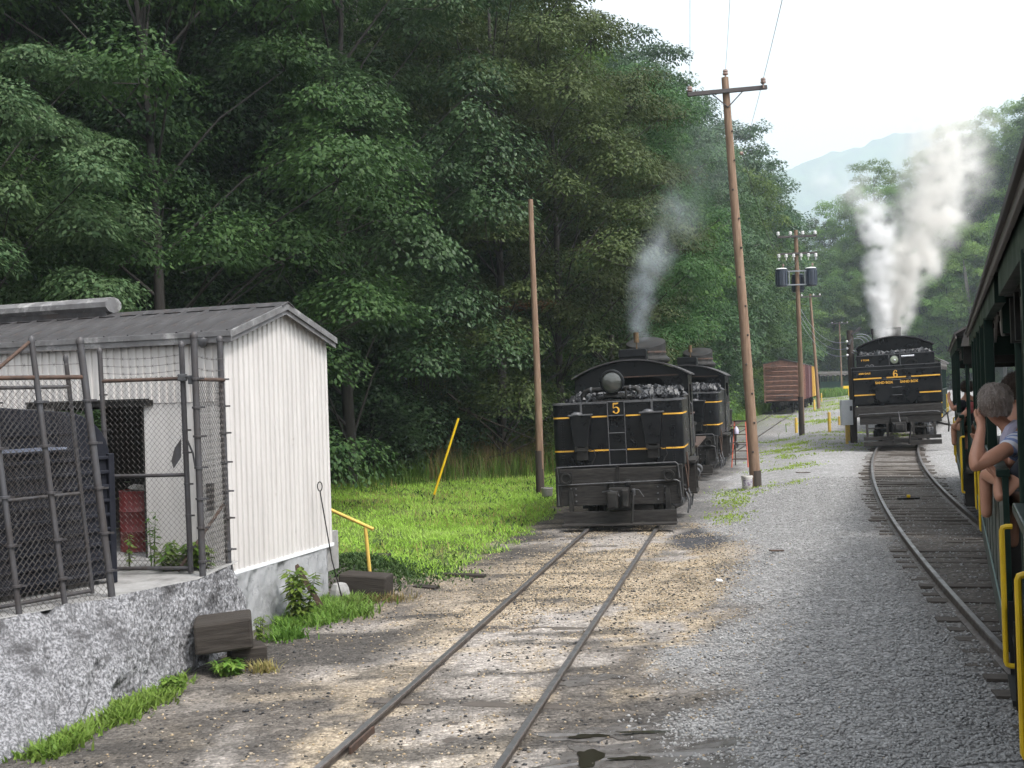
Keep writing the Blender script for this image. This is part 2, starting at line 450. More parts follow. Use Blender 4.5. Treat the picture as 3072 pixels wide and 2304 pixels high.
# ------------------------------------------------------------------ the ground sheet
def ground_colour(x, y):
    s = x - x1(y)
    n1, n2, n3 = fbm(x * 0.55, y * 0.55), fbm(x * 1.7 + 40, y * 1.7), fbm(x * 0.25 + 9, y * 0.9 + 3)
    tan = np.array([0.36, 0.295, 0.215]); pale = np.array([0.35, 0.318, 0.29]); coal = np.array([0.055, 0.050, 0.046])
    grey = np.array([0.275, 0.27, 0.268]); dirt = np.array([0.125, 0.110, 0.097]); soil = np.array([0.075, 0.095, 0.025]); litter = np.array([0.022, 0.019, 0.013])
    mix = lambda c, d, m: c * (1 - m[..., None]) + d * m[..., None]
    c = np.broadcast_to(dirt, x.shape + (3,)).copy()
    c = mix(c, pale, 0.75 * sstep(n1, 0.46, 0.62) * sstep(s, -4.2, -1.5))
    c = mix(c, tan, sstep(n2 + 0.35 * np.exp(-((y - 18.2) / 2.6) ** 2), 0.50, 0.66) * sstep(-np.abs(s + 0.2), -3.2, -2.2) * (1 - 0.55 * sstep(-s, 0.8, 1.8)))
    c = mix(c, pale, 0.75 * np.exp(-(s / 0.62) ** 2) * sstep(n3, 0.40, 0.58) * (1 - sstep(y, 15.5, 17.5)))
    c = mix(c, coal, 0.92 * sstep(n3, 0.50, 0.62) * sstep(-s, 0.9, 2.0))  # dark bands left of the track: coal stains plus soft shade painted into the colour
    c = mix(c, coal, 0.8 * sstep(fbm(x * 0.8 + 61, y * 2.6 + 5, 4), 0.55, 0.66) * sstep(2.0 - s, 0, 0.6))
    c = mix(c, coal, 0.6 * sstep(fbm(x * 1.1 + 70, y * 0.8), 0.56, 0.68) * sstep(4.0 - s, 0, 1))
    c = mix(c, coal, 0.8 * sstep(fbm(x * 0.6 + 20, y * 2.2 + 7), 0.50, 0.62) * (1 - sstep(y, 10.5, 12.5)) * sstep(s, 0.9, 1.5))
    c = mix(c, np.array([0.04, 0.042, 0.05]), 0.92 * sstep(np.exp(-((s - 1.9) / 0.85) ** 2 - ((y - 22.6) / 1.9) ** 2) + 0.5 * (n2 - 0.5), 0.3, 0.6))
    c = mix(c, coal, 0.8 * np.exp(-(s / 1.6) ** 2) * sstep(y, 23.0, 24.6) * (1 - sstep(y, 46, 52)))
    c = mix(c, grey * 0.55, 0.8 * np.exp(-((s - 1.6) / 1.0) ** 2) * sstep(y, 24, 26) * (1 - sstep(y, 48, 60)))
    c = mix(c, grey * 0.8, 0.85 * sstep(y, 46, 56) * sstep(s, -2.5, -1.0))
    edge = 2.15 + 1.1 * (n1 - 0.5) * 2 + 0.5 * sstep(y, 13, 19) - 1.0 * sstep(y, 20, 25)
    gm = sstep(s, edge - 0.25, edge + 0.45)
    c = mix(c, grey * (0.82 + 0.36 * n2)[..., None], gm)
    d2 = np.abs(x - x2(y))
    c = mix(c, np.array([0.105, 0.090, 0.076]), 0.85 * np.exp(-(d2 / 1.15) ** 4) * (1 - sstep(y, 34, 41)))
    c = mix(c, np.array([0.10, 0.084, 0.070]), 0.6 * np.exp(-(d2 / 1.05) ** 4) * sstep(y, 34, 41))
    lawn = sstep(-s, 2.0 + (n2 - 0.5), 2.7 + (n2 - 0.5)) * sstep(y, 18.6 + 2 * (n1 - 0.5) + 1.2 * sstep(-x, 1.5, 3), 19.6 + 2 * (n1 - 0.5) + 1.2 * sstep(-x, 1.5, 3))
    c = mix(c, soil, lawn)
    c = mix(c, soil, sstep(-(x - toe(y)), -5, -2) * sstep(y, 40, 46))
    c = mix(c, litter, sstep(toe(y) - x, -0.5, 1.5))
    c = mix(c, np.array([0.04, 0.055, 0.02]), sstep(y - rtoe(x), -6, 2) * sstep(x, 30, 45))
    return c
def lines(a, step, far):
    return np.array(a)
xs = np.arange(-14, 24.001, 0.14); ys = np.arange(5, 62.001, 0.14)
X, Y = np.meshgrid(xs, ys)
V1 = np.stack([X, Y, zg(X, Y)], -1).reshape(-1, 3)
nx, ny = len(xs), len(ys)
idx = np.arange(nx * ny).reshape(ny, nx)
F1 = np.stack([idx[:-1, :-1], idx[:-1, 1:], idx[1:, 1:], idx[1:, :-1]], -1).reshape(-1, 4)
xf = np.unique(np.concatenate([np.linspace(-400, -60, 12), np.arange(-60, -14, 2.0), np.arange(-14, 24.1, 2.0), np.arange(24, 130, 2.0), np.linspace(130, 700, 20), [24.0 - 0.0]]))
yf = np.unique(np.concatenate([np.linspace(-200, -20, 8), np.arange(-20, 5, 2.5), np.arange(5, 61.9, 1.9), np.arange(62, 300, 3.0), np.linspace(300, 1800, 14)]))
X2, Y2 = np.meshgrid(xf, yf)
Z2 = zg(X2, Y2)
inside = (X2 > -13.9) & (X2 < 23.9) & (Y2 > 5.1) & (Y2 < 61.9)
Z2 = np.where(inside, Z2 - 0.6, Z2)
V2 = np.stack([X2, Y2, Z2], -1).reshape(-1, 3)
nx2, ny2 = len(xf), len(yf)
id2 = np.arange(nx2 * ny2).reshape(ny2, nx2) + len(V1)
F2 = np.stack([id2[:-1, :-1], id2[:-1, 1:], id2[1:, 1:], id2[1:, :-1]], -1).reshape(-1, 4)
cx = (X2[:-1, :-1] + X2[1:, 1:]) / 2; cyy = (Y2[:-1, :-1] + Y2[1:, 1:]) / 2
keep = ~((cx > -13) & (cx < 23) & (cyy > 6) & (cyy < 61))
F2 = F2[keep.reshape(-1)]
VG = np.concatenate([V1, V2]); FG = np.concatenate([F1, F2])
gm_, gn, gout = nmat('ground_gravel_and_dirt')
_at = N(gn, 'ShaderNodeAttribute', attribute_name='Col')
_geo = N(gn, 'ShaderNodeNewGeometry')
_vo = N(gn, 'ShaderNodeTexVoronoi'); _vo.inputs['Scale'].default_value = 26
_vo2 = N(gn, 'ShaderNodeTexNoise'); _vo2.inputs['Scale'].default_value = 9; _vo2.inputs['Detail'].default_value = 8; _vo2.inputs['Roughness'].default_value = 0.75
gn.links.new(_geo.outputs['Position'], _vo.inputs['Vector']); gn.links.new(_geo.outputs['Position'], _vo2.inputs['Vector'])
_sep = N(gn, 'ShaderNodeSeparateColor'); gn.links.new(_vo.outputs['Color'], _sep.inputs[0])
_v = ramp(gn, _sep.outputs[0], [(0.0, 0.55), (0.35, 0.85), (0.8, 1.12), (1.0, 1.5)])
_v2 = ramp(gn, _vo2.outputs[0], [(0.3, 0.72), (0.7, 1.25)])
_m1 = N(gn, 'ShaderNodeMix', data_type='RGBA', blend_type='MULTIPLY'); _m1.inputs[0].default_value = 1.0
_m2 = N(gn, 'ShaderNodeMix', data_type='RGBA', blend_type='MULTIPLY'); _m2.inputs[0].default_value = 1.0
gn.links.new(_at.outputs['Color'], _m1.inputs[6]); gn.links.new(_v, _m1.inputs[7])
gn.links.new(_m1.outputs[2], _m2.inputs[6]); gn.links.new(_v2, _m2.inputs[7])
_b = N(gn, 'ShaderNodeBsdfPrincipled'); _b.inputs['Roughness'].default_value = 0.92; _b.inputs['Specular IOR Level'].default_value = 0.25
gn.links.new(_m2.outputs[2], _b.inputs['Base Color'])
_bp = N(gn, 'ShaderNodeBump'); _bp.inputs['Distance'].default_value = 0.03; _bp.inputs['Strength'].default_value = 0.9
_inv = N(gn, 'ShaderNodeMath', operation='SUBTRACT'); _inv.inputs[0].default_value = 1.0
gn.links.new(_vo.outputs['Distance'], _inv.inputs[1]); gn.links.new(_inv.outputs[0], _bp.inputs['Height'])
gn.links.new(_bp.outputs[0], _b.inputs['Normal']); gn.links.new(_b.outputs[0], gout.inputs[0])
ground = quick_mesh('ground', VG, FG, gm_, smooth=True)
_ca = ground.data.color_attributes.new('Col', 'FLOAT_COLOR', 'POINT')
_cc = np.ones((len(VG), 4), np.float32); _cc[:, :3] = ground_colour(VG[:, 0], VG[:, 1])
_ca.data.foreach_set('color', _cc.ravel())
tag(ground, kind='structure')

# ------------------------------------------------------------------ loose stones
def stonemat(name, cols, rough=0.85):
    m, n, out = nmat(name)
    at = N(n, 'ShaderNodeAttribute', attribute_name='rnd')
    c = ramp(n, at.outputs['Fac'], [(i / (len(cols) - 1), k) for i, k in enumerate(cols)])
    b = N(n, 'ShaderNodeBsdfPrincipled'); b.inputs['Roughness'].default_value = rough
    n.links.new(c, b.inputs['Base Color']); n.links.new(b.outputs[0], out.inputs[0])
    return m
def stones(name, P, size, m, flat=0.6):
    n = len(P)
    base = np.array([(1, 0, 0), (0, 1, 0), (-1, 0, 0), (0, -1, 0), (0, 0, 1), (0, 0, -1)], float)
    tri = np.array([(0, 1, 4), (1, 2, 4), (2, 3, 4), (3, 0, 4), (1, 0, 5), (2, 1, 5), (3, 2, 5), (0, 3, 5)])
    v = np.repeat(base[None], n, 0) * rng.uniform(0.55, 1.25, (n, 6, 1))
    v = v + rng.normal(0, 0.18, (n, 6, 3))
    v = v * np.array([1, 1, flat]) * size[:, None, None]
    a = rng.uniform(0, 6.28, n); ca, sa = np.cos(a), np.sin(a)
    x = v[..., 0] * ca[:, None] - v[..., 1] * sa[:, None]; y = v[..., 0] * sa[:, None] + v[..., 1] * ca[:, None]
    v = np.stack([x, y, v[..., 2]], -1) + P[:, None, :]
    f = (tri[None] + (np.arange(n) * 6)[:, None, None]).reshape(-1, 3)
    o = quick_mesh(name, v.reshape(-1, 3), f, m, rnd=np.repeat(rng.random(n), 8))
    return o
def scatter(n, x0, x1_, y0, y1_, dens, mask):
    y = y0 + (y1_ - y0) * rng.random(n) ** dens; x = rng.uniform(x0, x1_, n)
    k = mask(x, y) > rng.random(n)
    return x[k], y[k]
def grey_mask(x, y):
    s = x - x1(y)
    e = 2.15 + 1.1 * (fbm(x * 0.55, y * 0.55) - 0.5) * 2 + 0.5 * sstep(y, 13, 19) - 1.0 * sstep(y, 20, 25)
    return sstep(s, e - 0.5, e + 0.5) * (1 - 0.85 * np.exp(-((x - x2(y)) / 1.15) ** 4))
gx, gy = scatter(150000, -1, 15, 8.0, 32, 1.7, grey_mask)
sz = rng.uniform(0.009, 0.026, len(gx)) * (0.75 + 0.6 * fbm(gx * 0.8, gy * 0.8))
st = stones('gravel', np.stack([gx, gy, zg(gx, gy) + sz * 0.2], 1), sz, stonemat('grey_limestone_chips', [(0.20, 0.197, 0.195), (0.265, 0.262, 0.26), (0.31, 0.306, 0.302), (0.375, 0.37, 0.365)]))
tag(st, 'grey crushed stone covering the yard beside the tracks', 'gravel', kind='stuff')
def tan_mask(x, y):
    s = x - x1(y)
    t = sstep(fbm(x * 1.7 + 40, y * 1.7) + 0.35 * np.exp(-((y - 18.2) / 2.6) ** 2), 0.48, 0.64) * sstep(-np.abs(s + 0.2), -3.4, -2.2)
    t = t * (1 - 0.75 * sstep(-s, 0.7, 1.6)) * (0.25 + 0.75 * sstep(y, 13, 16))
    return np.maximum(t, 0.07 * sstep(-np.abs(s), -4.0, -2.5)) * sstep(np.abs(np.abs(s) - 0.76), 0.03, 0.09)
tx, ty = scatter(90000, -5, 5, 8.2, 25, 1.25, tan_mask)
sz = rng.uniform(0.008, 0.023, len(tx))
st = stones('gravel', np.stack([tx, ty, zg(tx, ty) + sz * 0.2], 1), sz, stonemat('tan_sand_and_coal_chips', [(0.03, 0.028, 0.026), (0.05, 0.045, 0.04), (0.33, 0.245, 0.15), (0.42, 0.33, 0.21), (0.40, 0.335, 0.255), (0.28, 0.235, 0.18)]))
tag(st, 'tan gravel and coal crumbs spread between the rails', 'gravel', kind='stuff')
kx, ky = scatter(9000, -6, 4, 8.2, 24, 1.2, lambda x, y: 0.5 * sstep(fbm(x * 0.9 + 70, y * 0.9), 0.42, 0.6) * (x > -4.1) * (x - x1(y) < 2.6))
sz = rng.uniform(0.010, 0.030, len(kx))
st = stones('coal_crumbs', np.stack([kx, ky, zg(kx, ky) + sz * 0.2], 1), sz, M_coal)
tag(st, 'black coal crumbs strewn over the dirt beside the rails', 'coal', kind='stuff')

# ------------------------------------------------------------------ tracks
RAILP = [(-0.070, -0.145), (0.070, -0.145), (0.070, -0.133), (0.014, -0.115), (0.010, -0.045), (0.034, -0.034), (0.036, -0.006), (0.028, 0.0), (-0.028, 0.0), (-0.036, -0.006), (-0.034, -0.034), (-0.010, -0.045), (-0.014, -0.115), (-0.070, -0.133)]
def make_track(name, fx, y0, y1_, zrail, tie=None, tiez=-0.15, step=0.9):
    t = thing(name, None, None, (0, 0, 0), kind='structure')
    yy = np.arange(y0, y1_ + step / 2, step)
    xx = fx(yy)
    d = np.stack([np.gradient(xx, yy), np.ones_like(yy)], 1); d /= np.linalg.norm(d, axis=1)[:, None]
    px = np.stack([d[:, 1], -d[:, 0]], 1)
    zz = np.array([zrail(y) for y in yy])
    for sgn in (-1, 1):
        V = []
        for i in range(len(yy)):
            c = np.array([xx[i], yy[i]]) + px[i] * sgn * 0.752
            for (a, b) in RAILP: V.append((c[0] + px[i][0] * a, c[1] + px[i][1] * a, zz[i] + b))
        k = len(RAILP)
        F = [(i * k + j, i * k + (j + 1) % k, (i + 1) * k + (j + 1) % k, (i + 1) * k + j) for i in range(len(yy) - 1) for j in range(k)]
        F += [tuple(range(k)), tuple((len(yy) - 1) * k + j for j in range(k))[::-1]]
        b = MB(); b.add(V, F)
        o = b.build('rail', M_rail, t)
        o.data.materials.append(M_railtop)
        for p in o.data.polygons:
            if p.normal.z > 0.9 and abs(p.center.z) < 9 and all(abs(o.data.vertices[q].co.z - zrail(o.data.vertices[q].co.y)) < 0.02 for q in p.vertices): p.material_index = 1
    if tie:
        b = MB(); b.box((0, 0, -0.08), (2.12, 0.20, 0.16)); me = b.data('tie'); me.materials.append(M_tie)
        y = tie[0]
        while y < tie[1]:
            o = mesh_obj('tie', me, t)
            g = math.atan(float(fx(y + 0.5) - fx(y - 0.5)))
            o.location = (float(fx(y)) + random.uniform(-0.08, 0.08), y, zrail(y) + tiez + random.uniform(-0.015, 0.012))
            o.rotation_euler = (random.uniform(-0.01, 0.01), 0, -g + random.uniform(-0.03, 0.03))
            o.scale = (random.uniform(0.94, 1.05), random.uniform(0.85, 1.12), 1)
            y += tie[2] * random.uniform(0.9, 1.1)
    return t
make_track('railway_track', x1, 4, 150, lambda y: float(zrise(y)) * sstep(y, 30, 60).item() if y > 30 else 0.0, (7.2, 24.2, 0.56), -0.094)
make_track('railway_track', x2, 3, 170, lambda y: 0.42 + float(zrise(y)), (4.5, 46, 0.50), -0.130)
make_track('railway_track', x3, -14, 52, lambda y: 0.415 + float(zrise(y)), (-8, 32, 0.55), -0.14)
make_track('railway_track', x4, 56, 205, lambda y: 0.36 + float(zrise(y)))

# ------------------------------------------------------------------ puddles
M_water = mat('puddle_water', (0.018, 0.016, 0.012), 0.03, var=(0.03, 0.027, 0.02), scale=2.0, spec=0.7)
M_wet = mat('wet_dirt', (0.085, 0.078, 0.074), 0.16, var=(0.16, 0.15, 0.145), scale=7, bump=0.003)
def blob(name, cx_, cy_, rx, ry, ph, m, dz, kind='structure'):
    b = MB(); n = 48; v = [(cx_, cy_, 0)]
    for i in range(n):
        a = 2 * math.pi * i / n
        k = 1 + 0.22 * math.sin(2 * a + ph) + 0.16 * math.sin(3 * a + 2 * ph) + 0.12 * math.sin(5 * a + ph * 3) + (0.10 * math.sin(9 * a + ph) + 0.08 * math.sin(14 * a + 2 * ph) if m is not M_water else 0.04 * math.sin(8 * a))
        v.append((cx_ + rx * k * math.cos(a), cy_ + ry * k * math.sin(a), 0))
    v = np.array(v)
    v[:, 2] = np.max(zg(v[:, 0], v[:, 1])) + dz if m is M_water else zg(v[:, 0], v[:, 1]) + dz
    b.add(v, [(0, i + 1, (i + 1) % n + 1) for i in range(n)])
    return tag(b.build(name, m, None, fix=False), kind=kind)
for a in [(0.95, 9.35, 0.75, 0.42, 0.9), (0.85, 10.0, 0.55, 0.28, 2.2), (0.72, 11.9, 0.30, 0.22, 0.3), (1.25, 8.9, 0.5, 0.35, 1.7)]: blob('puddle', *a, M_wet, 0.006)
for a in [(0.56, 9.32, 0.10, 0.24, 0.4), (0.92, 9.22, 0.16, 0.05, 2.0), (0.60, 9.95, 0.15, 0.07, 1.2), (1.12, 9.9, 0.22, 0.04, 2.6)]:
    blob('puddle', *a, M_water, 0.004)

# ------------------------------------------------------------------ concrete platform, shed
M_conc = mat('rough_sooty_concrete', (0.105, 0.105, 0.112), 0.92, var=(0.31, 0.31, 0.326), scale=38, stretch=(1, 1, 0.6), detail=5, thr=(0.43, 0.58), bump=0.06, bscale=24, var2=(0.06, 0.058, 0.061), scale2=2.6, thr2=(0.50, 0.66))
M_concs = mat('smooth_old_concrete', (0.30, 0.295, 0.29), 0.85, var=(0.20, 0.195, 0.19), scale=3, bump=0.006, var2=(0.10, 0.095, 0.09), scale2=2.5, thr2=(0.52, 0.75))
M_concl = mat('whitewashed_concrete', (0.34, 0.345, 0.36), 0.85, var=(0.26, 0.265, 0.275), scale=2.2, bump=0.01, bscale=12, var2=(0.09, 0.09, 0.095), scale2=4.0, thr2=(0.56, 0.72))
PZ = 0.95
plat = thing('concrete_platform', 'rough sooty spalled concrete loading platform below the chain-link fence', 'platform', (0, 0, 0))
def lerp(a, b, t): return np.array(a) * (1 - t) + np.array(b) * t
def rough_face(name, base, top, m, nu, nv, amp, parent, lip=0.0):
    base, top = np.array(base, float), np.array(top, float)
    def along(P, t):
        d = np.r_[0, np.cumsum(np.linalg.norm(np.diff(P, axis=0), axis=1))]; d /= d[-1]
        return np.stack([np.interp(t, d, P[:, k]) for k in range(3)], -1)
    t = np.linspace(0, 1, nu); v = np.linspace(0, 1, nv)
    B, T = along(base, t), along(top, t)
    G = B[None] * (1 - v)[:, None, None] + T[None] * v[:, None, None]
    dt = np.gradient(G, axis=1); dv = np.gradient(G, axis=0)
    nn = np.cross(dt, dv); nn /= np.linalg.norm(nn, axis=-1)[..., None] + 1e-9
    L = np.linalg.norm(base[-1] - base[0])
    U_, V_ = np.meshgrid(t * L, v)
    h = (fbm(U_ * 1.6, V_ * 1.4, 2) - 0.5) * 1.5 + (fbm(U_ * 5 + 3, V_ * 3, 4) - 0.5) + 1.2 * np.abs(fbm(U_ * 11 + 31, V_ * 4 + 2, 3) - 0.5) + 0.45 * (fbm(U_ * 26 + 7, V_ * 14, 3) - 0.5)
    ridge = -1.1 * sstep(fbm(U_ * 2.4 + 50, V_ * 1.2 + 9, 3), 0.55, 0.68)
    win = sstep(v, 0, 0.10)[:, None] * 1.0
    G = G + nn * ((h + ridge) * amp * win)[..., None]
    idx_ = np.arange(nu * nv).reshape(nv, nu)
    F = np.stack([idx_[:-1, :-1], idx_[:-1, 1:], idx_[1:, 1:], idx_[1:, :-1]], -1).reshape(-1, 4)
    return quick_mesh(name, G.reshape(-1, 3), F, m, parent=parent, smooth=True)
_b0, _b1, _b2 = (-5.2, 7.0, -0.12), (-3.90, 12.85, -0.12), (-3.76, 13.28, -0.12)
_t0, _t1, _t2 = (-6.9, 8.9, PZ), (-4.42, 12.18, PZ), (-3.86, 13.12, PZ)
rough_face('rough_face', [_b0, _b1, _b2, (-3.58, 14.5, -0.12)], [_t0, _t1, _t2, (-3.70, 14.5, PZ)], M_conc, 420, 90, 0.085, plat)
part('deck', M_concs, plat, lambda b: b.add([(-6.9, 8.9, PZ - 0.005), (-4.42, 12.18, PZ - 0.005), (-3.86, 13.12, PZ - 0.005), (-3.70, 14.5, PZ - 0.005), (-12, 17.6, PZ - 0.005), (-13, 9, PZ - 0.005)], [(0, 1, 2, 3, 4, 5)]))

OH = 0.10
SH = thing('corrugated_shed', 'white corrugated metal shed with dark rusty roof on a concrete base', 'shed', (-3.85, 14.6, 0), math.atan2(0.943, 0.333))
SW, SL, SZ0, SE, SA = 2.72, 9.2, 0.78, 3.98, 4.40     # width, length, siding bottom, eave, apex
def rib_profile(t0, t1, pitch, depth, w=0.050):
    P = [(t0, 0)]
    t = t0 + pitch * 0.5
    while t < t1 - w:
        P += [(t - w * 0.5 - 0.008, 0), (t - w * 0.5 - 0.004, -0.012), (t - w * 0.5, 0), (t - w * 0.36, depth), (t + w * 0.36, depth), (t + w * 0.5, 0)]
        t += pitch
    P.append((t1, 0))
    return P
def sheet(name, prof, fpos, ztop, zbot, m, parent):
    b = MB()
    a = [tuple(fpos(t, d)) + (zbot(t),) for t, d in prof]; c = [tuple(fpos(t, d)) + (ztop(t),) for t, d in prof]
    b.strip(a, c)
    return b.build(name, m, parent)
gable_top = lambda t: SE + (SA - SE) * (1 - abs(t - SW / 2) / (SW / 2)) - 0.01
sheet('gable_siding', rib_profile(0.0, SW, 0.125, 0.022), lambda t, d: (t, -0.016 - d), gable_top, lambda t: SZ0, M_siding, SH)
sheet('front_siding', rib_profile(0.0, SL, 0.125, 0.022), lambda t, d: (-0.016 - d, t), lambda t: SE, lambda t: 3.08, M_siding, SH)
sheet('front_siding', rib_profile(2.86, SL, 0.125, 0.022), lambda t, d: (-0.016 - d, t), lambda t: 3.08, lambda t: PZ, M_siding, SH)
part('wall_panel', M_siding, SH, lambda b: b.b2((-0.012, 0.52, PZ + 0.02), (0.02, 1.32, 3.075)))
part('wall_panel', M_siding, SH, lambda b: b.b2((-0.010, 0.03, PZ - 0.1), (0.02, 0.515, 3.075)))
part('corner_trim', M_siding, SH, lambda b: (b.b2((-0.035, -0.032, SZ0), (0.06, 0.03, SE - 0.03))), bevel=0.006)
part('corner_trim', M_siding, SH, lambda b: (b.b2((SW - 0.05, -0.032, SZ0), (SW + 0.02, 0.03, SE - 0.03))), bevel=0.006)
part('base_flashing', M_white, SH, lambda b: b.b2((-0.03, -0.045, SZ0 - 0.035), (SW + 0.05, -0.0, SZ0 + 0.012)))
# inside and rear walls
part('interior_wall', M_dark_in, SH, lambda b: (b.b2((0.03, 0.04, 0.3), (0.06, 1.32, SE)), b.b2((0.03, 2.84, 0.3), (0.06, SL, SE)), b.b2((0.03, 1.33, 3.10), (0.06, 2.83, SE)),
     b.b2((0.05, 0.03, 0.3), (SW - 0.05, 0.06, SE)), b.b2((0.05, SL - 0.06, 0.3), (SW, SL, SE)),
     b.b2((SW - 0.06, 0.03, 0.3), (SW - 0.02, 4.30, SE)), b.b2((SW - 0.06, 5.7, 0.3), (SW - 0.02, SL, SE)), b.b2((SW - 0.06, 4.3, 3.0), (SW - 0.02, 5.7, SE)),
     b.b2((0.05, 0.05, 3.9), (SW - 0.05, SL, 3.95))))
part('floor_slab', M_concs, SH, lambda b: b.b2((-0.25, 0.02, 0.35), (SW + 0.3, SL, PZ + 0.004)))
part('rear_siding', M_siding, SH, lambda b: (b.b2((SW - 0.02, 0, SZ0), (SW, 4.3, SE)), b.b2((SW - 0.02, 5.7, SZ0), (SW, SL, SE)), b.b2((SW - 0.02, 4.3, 3.0), (SW, 5.7, SE))))
dr = part('door_header', M_soot, SH, lambda b: (b.b2((-0.07, 1.16, 3.05), (0.0, 3.3, 3.13)), b.b2((-0.09, 1.2, 3.12), (-0.0, 3.3, 3.15))))
part('door_jamb', M_soot, SH, lambda b: b.b2((-0.02, 1.315, PZ), (0.06, 1.345, 3.06)))
part('wall_outlet', M_fpipe, SH, lambda b: b.b2((-0.06, 0.21, 1.62), (-0.01, 0.31, 1.98)), bevel=0.008)
fl = part('floodlight', M_steelw, SH, lambda b: (b.lathe([(0.02, 0), (0.055, 0.03), (0.075, 0.12), (0.07, 0.13)], 14, (-0.16, 0.22, 3.80), 'z'), b.cyl((-0.16, 0.22, 3.92), (-0.02, 0.22, 3.95), 0.02, 8)), smooth=True)
# foundation of the gable wall
def foundation(b):
    b.b2((0.02, 0.02, -0.2), (SW - 0.06, 0.3, SZ0 - 0.03)); b.b2((0.02, 0.3, -0.2), (0.3, SL, SZ0 - 0.03))
    b.b2((SW - 0.36, 0.3, -0.2), (SW - 0.06, SL, SZ0 - 0.03))
part('foundation', M_concl, SH, foundation)
rough_face('foundation_face', [(-3.86, 14.5, -0.2), (-3.02, 16.95, -0.2)], [(-3.80, 14.62, SZ0 - 0.03), (-2.98, 17.0, SZ0 - 0.03)], M_concl, 90, 26, 0.035, None)
_ff = C.objects['foundation_face']; _ff.parent = SH; _ff.matrix_parent_inverse = Matrix.LocRotScale(SH.location, SH.rotation_euler, None).inverted()
# roof: panels with a standing rib each
sl_len = math.hypot(SW / 2 + OH, (SA - SE) * (SW / 2 + OH) / (SW / 2)); sl_ang = math.atan2(SA - SE, SW / 2)
pw = 0.40
def panel_mesh():
    b = MB()
    b.b2((0, 0.0, 0.0), (sl_len, pw - 0.002, 0.012))
    b.prism([(0.0, 0.012), (0.012, 0.040), (0.034, 0.040), (0.046, 0.012)], 0, sl_len, 'yz')
    me = b.data('roof_panel'); me.materials.append(M_roof); return me
pm = panel_mesh()
zr = SE - (SA - SE) * OH / (SW / 2) + 0.05
for i in range(int((SL + 0.4) / pw)):
    y = -0.15 + i * pw
    for side in (0, 1):
        o = mesh_obj('roof_panel', pm, SH)
        if side == 0: o.location = (-OH, y, zr); o.rotation_euler = (0, -sl_ang, 0)
        else: o.location = (SW + OH, y + pw, zr); o.rotation_euler = (0, -sl_ang, math.pi)
part('ridge_cap', M_roof, SH, lambda b: b.prism([(SW / 2 - 0.16, SA + 0.030), (SW / 2, SA + 0.10), (SW / 2 + 0.16, SA + 0.030), (SW / 2 + 0.15, SA + 0.018), (SW / 2, SA + 0.085), (SW / 2 - 0.15, SA + 0.018)], -0.2, SL + 0.2))
def rake(b, side, y0, y1, h0, h1):
    xa = -OH if side == 0 else SW + OH
    za = zr
    zb = SA + 0.055
    b.prism([(xa, za + h0), (SW / 2, zb + h0), (SW / 2, zb + h1), (xa, za + h1)], y0, y1)
for sd in (0, 1):
    part('rake_board', M_trimw, SH, lambda b: rake(b, sd, -0.155, -0.135, -0.14, -0.005))
    part('rake_board', M_trimw, SH, lambda b: rake(b, sd, -0.185, -0.156, -0.075, 0.020), bevel=0.004)
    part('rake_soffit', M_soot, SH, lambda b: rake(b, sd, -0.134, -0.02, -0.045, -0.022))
part('eave_fascia', M_trimw, SH, lambda b: b.b2((-OH - 0.025, -0.205, zr - 0.135), (-OH - 0.005, SL + 0.2, zr - 0.002)), bevel=0.004)
part('eave_fascia', M_trimw, SH, lambda b: b.b2((-OH - 0.042, -0.208, zr - 0.055), (-OH - 0.026, SL + 0.2, zr + 0.02)), bevel=0.004)
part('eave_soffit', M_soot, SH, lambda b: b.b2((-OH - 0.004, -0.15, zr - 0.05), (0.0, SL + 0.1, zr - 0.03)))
rv = part('ridge_vent', M_trimw, SH, lambda b: b.prism([(SW / 2 + 0.19 * math.cos(a), SA + 0.22 + 0.125 * math.sin(a)) for a in [math.pi * (k + 0.5) / 5 for k in range(10)]], 2.9, SL + 0.1))
part('vent_curb', M_roof, rv, lambda b: b.b2((SW / 2 - 0.12, 2.95, SA + 0.0), (SW / 2 + 0.12, SL + 0.05, SA + 0.2)))

# things in the doorway
dm = thing('steel_drum', 'dark red steel drum standing inside the dark doorway', 'drum', (0, 0, 0)); 
_w = SH.matrix_basis if False else Matrix.LocRotScale(SH.location, SH.rotation_euler, None)
dm.location = _w @ Vector((0.62, 1.92, PZ + 0.006))
part('body', M_red, dm, lambda b: b.lathe([(0.28, 0), (0.295, 0.01), (0.29, 0.03), (0.288, 0.28), (0.30, 0.295), (0.288, 0.31), (0.288, 0.57), (0.30, 0.585), (0.288, 0.60), (0.29, 0.84), (0.295, 0.87), (0.28, 0.875), (0.27, 0.855)], 28), smooth=True)
part('lid', M_soot, dm, lambda b: b.lathe([(0.265, 0.85), (0.27, 0.86), (0.0, 0.865)], 28))
rag = part('rag', M_pailg, None, lambda b: b.box((0, 0, 0.045), (0.34, 0.22, 0.07), (0.1, 0.15, 0.5), 0.5), bevel=0.03)
rag.location = dm.location + Vector((0, 0, 0.868)); tag(rag, 'crumpled pale rag lying on top of the red drum', 'rag')

